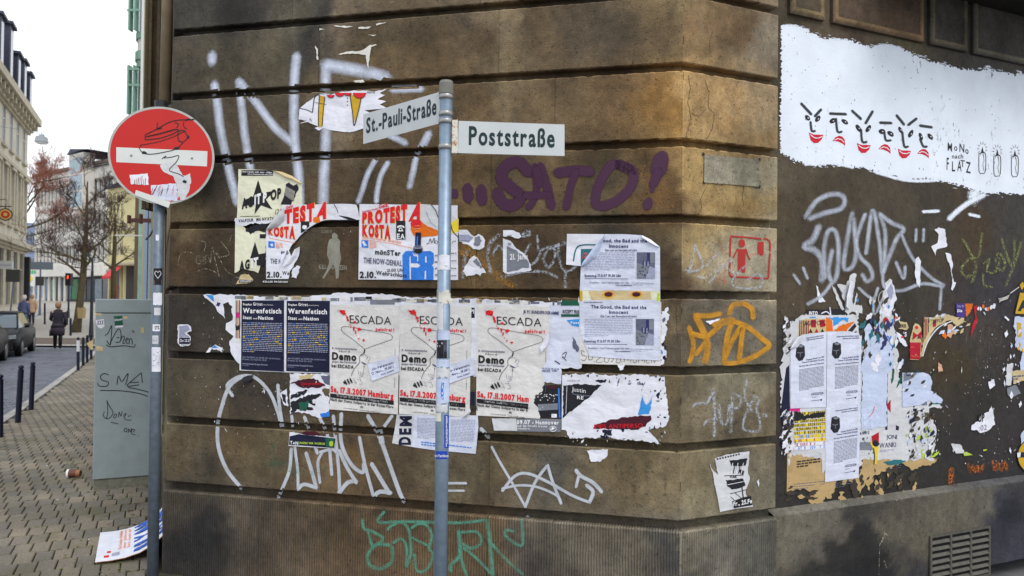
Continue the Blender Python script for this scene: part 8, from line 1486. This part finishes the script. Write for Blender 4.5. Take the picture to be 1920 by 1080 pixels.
# stair tower with glass bay and slanted dark roof
FT = F; xa = (at(146, 400, 88.2)-F.o).dot(F.e); xb = (at(177, 400, 86.3)-F.o).dot(F.e); zt1 = at(160, 290, 87).z
M = MB(); M.box(xa, xb, .0, 1.3, 11.2, zt1, OW, F.M); tw = M.build('stair_tower', parent=ob, inv=iv)
for r in range(3):
    for c_ in range(3): 
        M = MB(); x = xa+.12+c_*(xb-xa-.24)/3; z0 = 11.5+r*(zt1-11.8)/3; M.box(x+.06, x+(xb-xa-.24)/3-.06, 1.301, 1.33, z0, z0+(zt1-11.8)/3-.25, simple('tower_glass', (120, 146, 162), .1, 0, .2, 1, spec=1), F.M); M.build('tower_pane', parent=tw, inv=iv)
M = MB(); M.add([F.M @ Vector(v) for v in ((xa-.15, 1.5, zt1), (xb+.1, 1.5, zt1+.2), (xb+.1, -3, zt1+.35), (xa-.15, -3, zt1), (xa+.7, 1.5, zt1+.6), (xb+1.6, 1.5, zt1+.1), (xb+1.6, -3, zt1+.1), (xa+.7, -3, zt1+.6))], [(0, 4, 7, 3), (4, 5, 6, 7), (0, 3, 2, 1), (0, 1, 5, 4)], SLAT); M.build('tower_roof', parent=ob, inv=iv)
M = MB(); M.add([F.M @ Vector(v) for v in ((xb, .25, RZ-.3), (LW+.6, .25, RZ-.3), (LW+.6, -3, RZ+2.2), (xb, -3, RZ+2.2))], [(0, 1, 2, 3)], SLAT); M.build('slanted_roof', parent=ob, inv=iv)
# yellow building
YB = simple('render_yellow', (206, 196, 148), .85, 0, .1, 1); a = at(199, 560, 70); b = at(262, 560, 66); F = FR(a, b-a); LW = (Vector((b.x, b.y, 0))-F.o).length; g0 = gz(68); base = Vector((a.x, a.y, g0)); yb = empty('yellow_building', base, 0, 'pale yellow rendered house with narrow windows above a red awning', 'building'); iv = Matrix.Translation(-base); YZ = at(210, 352, 69).z
M = MB(); M.box(0, LW+2, -8, 0, 4.2, YZ, YB, F.M); M.build('wall', parent=yb, inv=iv)
for j, z0 in enumerate((5.2, 8.0, 9.7+.9)):
    for i in range(4): window(F, yb, .35+i*.78, z0 if j < 2 else 9.9, .36, 1.7 if j < 2 else .9, simple('frame_grey', (90, 92, 96), .6), iv, dep=-.05 if False else .001, bars=0)
for z in (4.25, 7.4): M = MB(); M.box(-.1, LW+2, .001, .2, z, z+.18, STUC, F.M); M.build('string_course', parent=yb, inv=iv)
M = MB(); M.box(-.1, LW+2.2, -8.2, .3, YZ, YZ+.3, SLAT, F.M); M.build('roof', parent=yb, inv=iv)
M = MB(); M.box(0, LW+2, -2, -.8, g0-.3, 4.2, OD, F.M); M.build('shop_floor', parent=yb, inv=iv)
for x in (.1, 1.3, 2.3, 3.0): M = MB(); M.box(x, x+.16, -.3, -.1, g0-.2, 4.2, YB, F.M); M.build('shop_pillar', parent=yb, inv=iv)
for i, (x, c) in enumerate(((1.75, (36, 64, 176)), (2.02, (214, 214, 218)), (2.25, (176, 40, 56)))): M = MB(); M.box(x, x+.2, .1, .3, g0+.1, g0+2.1, simple('banner_%d' % i, c, .6), F.M); M.build('banner', parent=yb, inv=iv)
RA = simple('awning_red', (190, 40, 52), .7); M = MB(); M.add([F.M @ Vector(v) for v in ((1.6, .05, 4.15), (3.2, .05, 4.15), (3.2, 1.1, 3.2), (1.6, 1.1, 3.2), (3.2, 1.1, 3.0), (1.6, 1.1, 3.0))], [(0, 1, 2, 3), (3, 2, 4, 5)], RA); M.build('awning', parent=yb, inv=iv)
M = MB(); M.box(.1, 1.5, .01, .1, 3.4, 3.9, simple('fascia_grey', (150, 150, 156), .5), F.M); txt(M, 'Moden', (0, 0), (1, 0), 1, KDG, lambda u, v, q=0: F.M @ Vector((.3+u*1, .12, 3.5-v*.25)), 0, .02); M.build('shop_fascia', parent=yb, inv=iv)
# green trimmed house with an oriel, right side of the street
GT_ = simple('trim_green', (120, 156, 140), .6); WT = simple('render_white', (205, 206, 200), .8); Yg = 36; a = at(240.5, 100, Yg); b = at(268, 100, Yg); wd = b.x-a.x
gh = empty('green_trimmed_house', (b.x+.2, Yg, gz(Yg)), 0, 'white house with a rounded green trimmed oriel high above the no entry sign', 'building'); iv = Matrix.Translation(-gh.location)
M = MB(); M.box(b.x-.05, b.x+3, Yg-.1, Yg+6, at(250, 395, Yg).z, 17, WT); M.build('wall', parent=gh, inv=iv)
def orl(z0, z1, r, m, name, par=gh):
    M = MB(); cx, cy = b.x+.05, Yg+.9; n = 14; pts = [(cx-(r)*math.cos(q), cy-(r+.25)*math.sin(q)) for q in [math.pi*i/n/1.0*.62 for i in range(n+1)]]+[(cx+.1, cy+.5), (cx-r, cy+.5)]
    vs = [Vector((x, y, z)) for z in (z0, z1) for x, y in pts]; m_ = len(pts); M.add(vs, [tuple(range(m_-1, -1, -1)), tuple(range(m_, 2*m_))]+[(i, (i+1) % m_, m_+(i+1) % m_, m_+i) for i in range(m_)], m); return M.build(name, parent=par, inv=iv)
zz = lambda y: at(245, y, Yg).z
for z0, z1, r, m, nm in ((zz(380), zz(215), .60, WT, 'oriel_body'), (zz(215), zz(124), .58, simple('oriel_glass', (110, 128, 134), .15, 0, .2, 1), 'oriel_glazing'), (zz(124), zz(110), .66, GT_, 'green_cornice'), (zz(110), zz(94), .72, GT_, 'green_cornice'), (zz(94), zz(70), .62, WT, 'oriel_panel'), (zz(70), zz(58), .70, GT_, 'green_cornice'), (zz(58), zz(-60), .58, simple('oriel_glass', (110, 128, 134)), 'oriel_glazing')): orl(z0, z1, r, m, nm)
for x in (241.5, 252):
    for (t_, u_) in ((215, 124), (58, -60)): M = MB(); p = at(x, 100, Yg-.15); M.box(p.x-.035, p.x+.035, p.y-.06, p.y+.3, zz(t_), zz(u_), GT_); M.build('green_mullion', parent=gh, inv=iv)
for y in (160, 20, 130): M = MB(); p = at(240, y, Yg-.1); q = at(262, y, Yg-.1); M.box(p.x, q.x, Yg-.2, Yg-.12, p.z-.05, p.z+.05, GT_); M.build('green_rail', parent=gh, inv=iv)
# brown neighbour with shop front
NB = stone_mat('dark_sandstone', lo=.7, hi=1.2); p0 = at(265, 200, 9.2); nbh = empty('neighbour_house', (at(300, 500, 10).x, 10, gz(10)), 0, 'dark brown neighbouring house with pale blue shop front behind the no entry pole', 'building'); iv = Matrix.Translation(-nbh.location)
zlo = at(290, 392, 9.2).z
def nbbox(x0, x1, Y0, Y1, z0, z1, mat, name, c=None):
    a = at(x0, 300, Y0); b = at(x1, 300, Y0); M = MB(); M.box(a.x, b.x, Y0, Y1, z0, z1, mat); o = M.build(name, parent=nbh, inv=iv)
    if c is not None:
        n = len(o.data.vertices); ca = o.data.color_attributes.new('tint', 'FLOAT_COLOR', 'POINT'); ca.data.foreach_set('color', np.tile(np.array([*lin(c), 1], 'f'), n))
    return o
nbbox(266, 318, 9.2, 12, zlo, 8, NB, 'projecting_upper_wall', (58, 50, 36)); nbbox(275, 280, 9.14, 9.2, zlo, 8, NB, 'pilaster', (84, 72, 50)); nbbox(290, 296, 9.12, 9.2, zlo, 8, NB, 'pilaster', (70, 60, 44)); nbbox(265.5, 267.5, 9.1, 9.2, zlo, 8, simple('pale_edge', (150, 140, 116), .8), 'edge_strip')
SB = simple('shop_blue', (140, 160, 176), .5); TAN = simple('shop_tan', (160, 146, 118), .7); 
for x0, x1, Y0, m, nm in ((255, 262, 22, simple('shop_brown', (92, 74, 56), .7), 'brown_post'), (262, 269, 20, simple('shop_greenglass', (120, 150, 138), .2, 0, .3, 2), 'shop_pane'), (269, 272.5, 16, TAN, 'tan_post'), (272.5, 279, 14, SB, 'blue_frame'), (279, 281, 13, simple('shop_dark', (46, 52, 58), .4), 'shop_pane'), (281, 285.5, 12, SB, 'blue_frame'), (285.5, 291, 11, TAN, 'tan_post'), (291, 296, 10, simple('shop_dark', (46, 52, 58)), 'shop_pane'), (296, 312, 9.6, TAN, 'stone_post')):
    nbbox(x0, x1, Y0, Y0+1.5, gz(Y0)-.2, at(x0, 380, Y0).z+.3, m, nm)
p = at(240, 413, 12); q = at(292, 413, 12); M = MB(); M.box(p.x, q.x, 11.98, 12.03, p.z-.03, p.z+.03, simple('rust_bar', (84, 50, 44), .7)); M.box(p.x, p.x+.03, 11.97, 12.04, p.z-.05, p.z+.08, simple('rust_bar', (84, 50, 44))); M.box(q.x-.25, q.x-.22, 11.97, 12.04, p.z-.05, p.z+.1, simple('rust_bar', (84, 50, 44))); M.build('sign_bracket', parent=nbh, inv=iv)
p = at(215, 441, 14); q = at(268, 441, 14); M = MB(); M.box(p.x, q.x, 14, 14.03, p.z-.012, p.z+.012, simple('bar_white', (200, 198, 190), .5)); M.build('light_bar', parent=nbh, inv=iv)
p = at(290, 425, 10.5); M = MB(); M.tube([p, p+Vector((-.06, 0, -.12)), p+Vector((-.12, 0, -.18))], .012, OD, 6); M.build('lamp_arm', parent=nbh, inv=iv)
# downpipe on the corner of the stone building
M = MB(); p = at(311, 90, 4.95); M.tube([(p.x, p.y, at(311, 194, 4.95).z), (p.x+.02, p.y, 4.9)], .036, simple('downpipe_tan', (140, 124, 98), .7, 0, .2, 8), 14); child(M.build('downpipe', smooth=True), bld, Cc)
# ------------------------------------------------------------------ trees
BARK = simple('bark', (78, 70, 50), .9, 0, .3, 6, .02); TWG = simple('twig_brown', (70, 52, 48), .9, 0, .3, 3); TWR = simple('twig_red', (142, 92, 74), .9, 0, .25, 2)
def tree(base, pts, rad, label, seed, crown_pts, tw, nl=4, ln=1.5, mn=.006, name='bare_tree', dens=1., bias=(0, 0, .25)):
    r = random.Random(seed); o = empty(name, base, 0, label, 'tree', 'bare street trees'); iv = Matrix.Translation(-base)
    M = MB(); M.tube(pts, rad, BARK, 10); M.build('trunk', parent=o, smooth=True, inv=iv); M = MB(); cnt = [0]
    def br(p, d, L, rd, lv):
        cnt[0] += 1; n = 3; q = [p]; dd = d.copy(); 
        for i in range(n): dd = (dd+Vector((r.uniform(-.25, .25), r.uniform(-.25, .25), r.uniform(-.12, .2)))).normalized(); q.append(q[-1]+dd*L/n)
        M.tube(q, [max(mn, rd*(1-.55*i/n)) for i in range(n+1)], tw if lv > 1 else BARK, 3 if lv > 0 else 6, False)
        if lv >= nl: return
        k = (5, 5, 4, 3, 3)[lv]
        for i in range(k):
            s = r.uniform(.25, 1); j = min(int(s*n), n-1); pp = q[j].lerp(q[j+1], s*n-j); a = Vector((r.uniform(-1, 1), r.uniform(-1, 1), r.uniform(-.6, .9))).normalized()
            br(pp, (dd*.75+a+Vector(bias)).normalized(), L*r.uniform(.48, .72), rd*.45, lv+1)
    for (p, d, L, rd) in crown_pts: br(Vector(p), Vector(d).normalized(), L, rd, 0)
    M.build('crown', parent=o, inv=iv); return o
b = onground(141, 622); Yt = b.y; A_ = lambda x, y, dy=0: at(x, y, Yt+dy)
tree(b, [Vector((b.x, b.y, b.z-.2)), A_(146, 600), A_(151, 560), A_(156, 515), A_(158, 480), A_(161, 440), A_(163, 380), A_(164, 340)], [.26, .19, .165, .15, .13, .10, .06, .03], 'big bare street tree leaning slightly right behind the woman', 3,
     [(A_(155, 520), (-1, .2, .9), 1.9, .07), (A_(155, 515), (1, -.2, .9), 1.8, .07), (A_(157, 490), (-1, -.5, .5), 1.9, .06), (A_(158, 475), (1, .4, .7), 1.6, .06), (A_(160, 455), (-1, .3, .8), 1.7, .05), (A_(161, 440), (.9, -.4, .9), 1.5, .05), (A_(162, 410), (-.8, -.3, 1), 1.5, .045), (A_(163, 385), (.7, .4, 1), 1.3, .04), (A_(163, 360), (-.3, .2, 1), 1.3, .03)], TWG)
b = onground(212, 618); b = at(213, 560, 46); b.z = gz(46); A_ = lambda x, y: at(x, y, 46)
tree(b, [b-Vector((0, 0, .2)), A_(213, 540), A_(213, 500), A_(215, 460), A_(216, 400)], [.2, .16, .13, .1, .04], 'slim bare street tree in front of the yellow house', 8,
     [(A_(213, 505), (-1, .2, .8), 1.7, .06), (A_(213, 500), (1, -.2, .8), 1.9, .06), (A_(214, 480), (-.8, -.5, .9), 1.6, .05), (A_(215, 460), (.9, .3, .8), 1.5, .05), (A_(215, 435), (-.7, .3, 1), 1.5, .04), (A_(216, 410), (.4, .3, 1), 1.4, .03)], TWG, mn=.007)
b = at(20, 560, 58); b.z = gz(58); A_ = lambda x, y: at(x, y, 58)
tree(b, [b-Vector((0, 0, .2)), A_(24, 500), A_(30, 450), A_(38, 415)], [.3, .24, .18, .14], 'reddish twigged bare tree reaching out from behind the cream house', 5,
     [(A_(38, 430), (1, .1, .2), 3.0, .09), (A_(38, 415), (1, -.2, .75), 3.0, .08), (A_(36, 400), (.8, .2, 1.1), 3.0, .08), (A_(38, 445), (1, .3, .15), 2.6, .06), (A_(45, 380), (.7, .1, 1), 2.2, .06), (A_(60, 345), (1, .1, .3), 2.4, .05), (A_(45, 340), (1, .1, .6), 2.0, .05)], TWR, mn=.009, dens=1.0)
# hanging street lamp and wire
lp = at(78, 262, 30); o = empty('hanging_lamp', lp, 0, 'grey box shaped street lamp hanging on a wire over the street', 'street lamp')
M = MB(); loft(M, [[Vector((x*s_, y*s_, z)) for x, y in ((-.17, -.17), (.17, -.17), (.17, .17), (-.17, .17))] for z, s_ in ((-.12, 1), (-.08, 1.05), (.12, .85), (.15, .5))], simple('lamp_grey', (150, 154, 160), .4)); M.build('housing', parent=o)
M = MB(); M.box(-.15, .15, -.15, .15, -.16, -.12, simple('lamp_glass', (205, 208, 205), .2)); M.build('glass', parent=o); M = MB(); M.box(-.1, .1, -.02, .02, .15, .21, GALV); M.tube([(0, 0, .15), (0, 0, .27)], .012, GALV, 6); M.build('hanger', parent=o)
M = MB(); pl = [at(-60, 228, 30), at(0, 237, 30), at(50, 245, 30), at(68, 250, 30), at(78, 250, 30), at(90, 249, 30), at(150, 247.5, 30), at(262, 243, 30)]; c = pl[4]
o2 = empty('overhead_wire', c, 0, 'thin wire across the street that carries the lamp', 'wire'); M.tube([p-c for p in pl], .008, GALV, 5); M.build('cable', parent=o2)
# lamp post, signals and stop signs on the square
def post(name, x, yb, yt, Y, r, m, label, cat):
    a = at(x, yb, Y); a.z = gz(Y); o = empty(name, a, 0, label, cat); h = at(x, yt, Y).z-a.z; M = MB(); M.tube([(0, 0, -.1), (0, 0, h*.25), (0, 0, h)], [r*1.6, r, r*.8], m, 10); M.build('post', parent=o); return o, h, a
DG = simple('post_green', (22, 34, 40), .5); o, h, a = post('lamp_post', 171, 622, 508, 34, .07, DG, 'slender dark green lamp post left of the cabinet', 'lamp post')
M = MB(); M.tube([(0, 0, h), (0, 0, h+.5), (-.3, 0, h+.75)], .045, DG, 8); M.build('arm', parent=o)
o, h, a = post('traffic_light', 128, 600, 515, 52, .06, DG, 'pedestrian light showing a red figure left of the big tree', 'traffic light'); M = MB(); M.box(-.18, .18, -.15, .15, h-.75, h+.1, simple('signal_black', (22, 22, 24), .5)); M.build('signal_box', parent=o); M = MB(); M.box(-.035, .035, -.17, -.151, h-.28, h-.06, simple('signal_red', (255, 70, 40), .5, emit=((255, 80, 40), 1.6))); M.build('red_lamp', parent=o)
o, h, a = post('direction_sign', 74, 610, 486, 55, .06, GALVD, 'grey post with dark direction boards on the square', 'sign post'); M = MB(); M.box(-1.6, .9, -.05, .0, h-.75, h-.2, simple('board_grey', (96, 108, 120), .5)); M.build('board', parent=o); M = MB(); M.box(-.3, .3, -.1, -.05, h-1.9, h-1.25, DKB); M.build('round_back', parent=o)
o, h, a = post('stop_sign_pole', 54, 612, 516, 70, .05, GALV, 'yellow and green bus stop sign between cream house and office', 'bus stop'); M = MB(); M.box(-.5, .5, -.05, 0, h-1.0, h+.1, simple('stop_white', (210, 214, 214), .5)); M.build('sign', parent=o); M = MB(); M.tube([(0, -.09, h-.3), (0, -.06, h-.3)], .3, simple('stop_yellow', (226, 205, 50), .5), 18); M.build('yellow_disc', parent=o)
bx = at(153, 587, Yt-.4); o = empty('litter_bin', bx, 0, 'small ochre litter bin fixed beside the big tree trunk', 'litter bin'); M = MB(); loft(M, [[Vector((x*s_, y*s_, z)) for x, y in ((-.16, -.12), (.16, -.12), (.16, .12), (-.16, .12))] for z, s_ in ((-.25, .8), (.22, 1), (.26, .9))], simple('bin_ochre', (150, 132, 92), .6)); M.build('bin_body', parent=o); M = MB(); M.tube([(.0, 0, .24), (.0, 0, .3)], .13, simple('bin_lid', (90, 80, 60), .6), 12); M.build('bin_lid', parent=o)

# mineral streaks and cracks in the stone
LIM = spray('lime_streak', (156, 142, 112), .0, 1.1, 1.0, 120, (.15, .6), wear=.25); SOOT = spray('soot_streak', (40, 38, 36), .0, 1.2, .8, 90, (.1, .6), wear=.2); OCS = spray('ochre_bloom', (170, 120, 56), .0, 1.3, .7, 60, (.1, .5), wear=.2)
graf([(22, [(944, 20), (940, 60), (946, 100), (938, 132)]), (16, [(938, 152), (944, 190), (934, 240)]), (14, [(606, 55), (604, 100), (612, 150)]), (12, [(616, 235), (622, 262), (612, 285)]), (10, [(604, 300), (600, 340), (606, 400)]), (16, [(640, 4), (700, 2), (760, 10)]), (12, [(1262, 10), (1285, 14), (1292, 30)])], LIM, SP, 'pale mineral streaks running down the stone', name='mineral_streak', off=.0006)
graf([(20, [(1432, 60), (1440, 100), (1436, 142)]), (16, [(1310, 20), (1320, 70)]), (22, [(1430, 300), (1440, 350), (1420, 400)])], LIM, SQ, 'pale mineral streaks on the pier', name='mineral_streak', off=.0006)
graf([(60, [(345, 15), (430, 25), (560, 10)]), (44, [(575, 60), (590, 120)]), (50, [(350, 110), (380, 150)]), (40, [(345, 340), (370, 390)]), (60, [(345, 985), (365, 1040), (340, 1070)]), (46, [(340, 560), (350, 660)]), (40, [(470, 730), (540, 750)]), (26, [(1020, 860), (1090, 872)]), (30, [(860, 10), (880, 60)])], SOOT, SP, 'soot stains on the stone courses', name='soot_stain', off=.0005)
graf([(14, [(1188, 850), (1190, 900), (1186, 935)]), (10, [(1214, 852), (1212, 915)]), (12, [(1246, 860), (1248, 935)]), (10, [(1165, 852), (1166, 890)])], SOOT, SP, 'dark drip marks below the groove', name='soot_stain', off=.0005)
graf([(50, [(1230, 150), (1262, 190), (1240, 240)]), (40, [(660, 850), (700, 880)]), (40, [(868, 445), (905, 500)]), (40, [(1200, 320), (1262, 390)])], OCS, SP, 'ochre patches in the sandstone', name='ochre_stain', off=.0004)
graf([(60, [(1330, 160), (1400, 200), (1350, 250)]), (50, [(1330, 380), (1420, 395)])], OCS, SQ, 'ochre patches in the pier stone', name='ochre_stain', off=.0004)
M = MB(); CRK = ink('crack_dark', (44, 36, 26))
for pl in ([(1291, 140), (1295, 165), (1290, 190), (1296, 225), (1287, 250), (1291, 268)], [(1322, 150), (1330, 172), (1328, 200), (1340, 215), (1336, 240), (1322, 268)], [(1296, 212), (1310, 218), (1328, 200)], [(1328, 345), (1320, 360), (1314, 372), (1316, 388), (1308, 406)], [(1336, 60), (1330, 85), (1334, 110)], [(1395, 350), (1392, 370), (1396, 392)]): Lp(M, jag(pl, .8, 4, 3, closed=False), .6, CRK, SQ, .0012)
child(M.build('crack', label='fine cracks in the pier blocks'), bld, Cc)
M = MB()
for pl in ([(1210, 285), (1214, 310), (1204, 330)], [(1236, 560), (1240, 590), (1234, 630), (1238, 680)], [(1268, 575), (1270, 640)], [(690, 20), (688, 38)], [(880, 478), (884, 540)], [(857, 1040), (855, 1075)]): Lp(M, jag(pl, .8, 4, 3, closed=False), .6, CRK, SP, .0008)
child(M.build('crack', label='short dark cracks in the wall blocks'), bld, Cc)
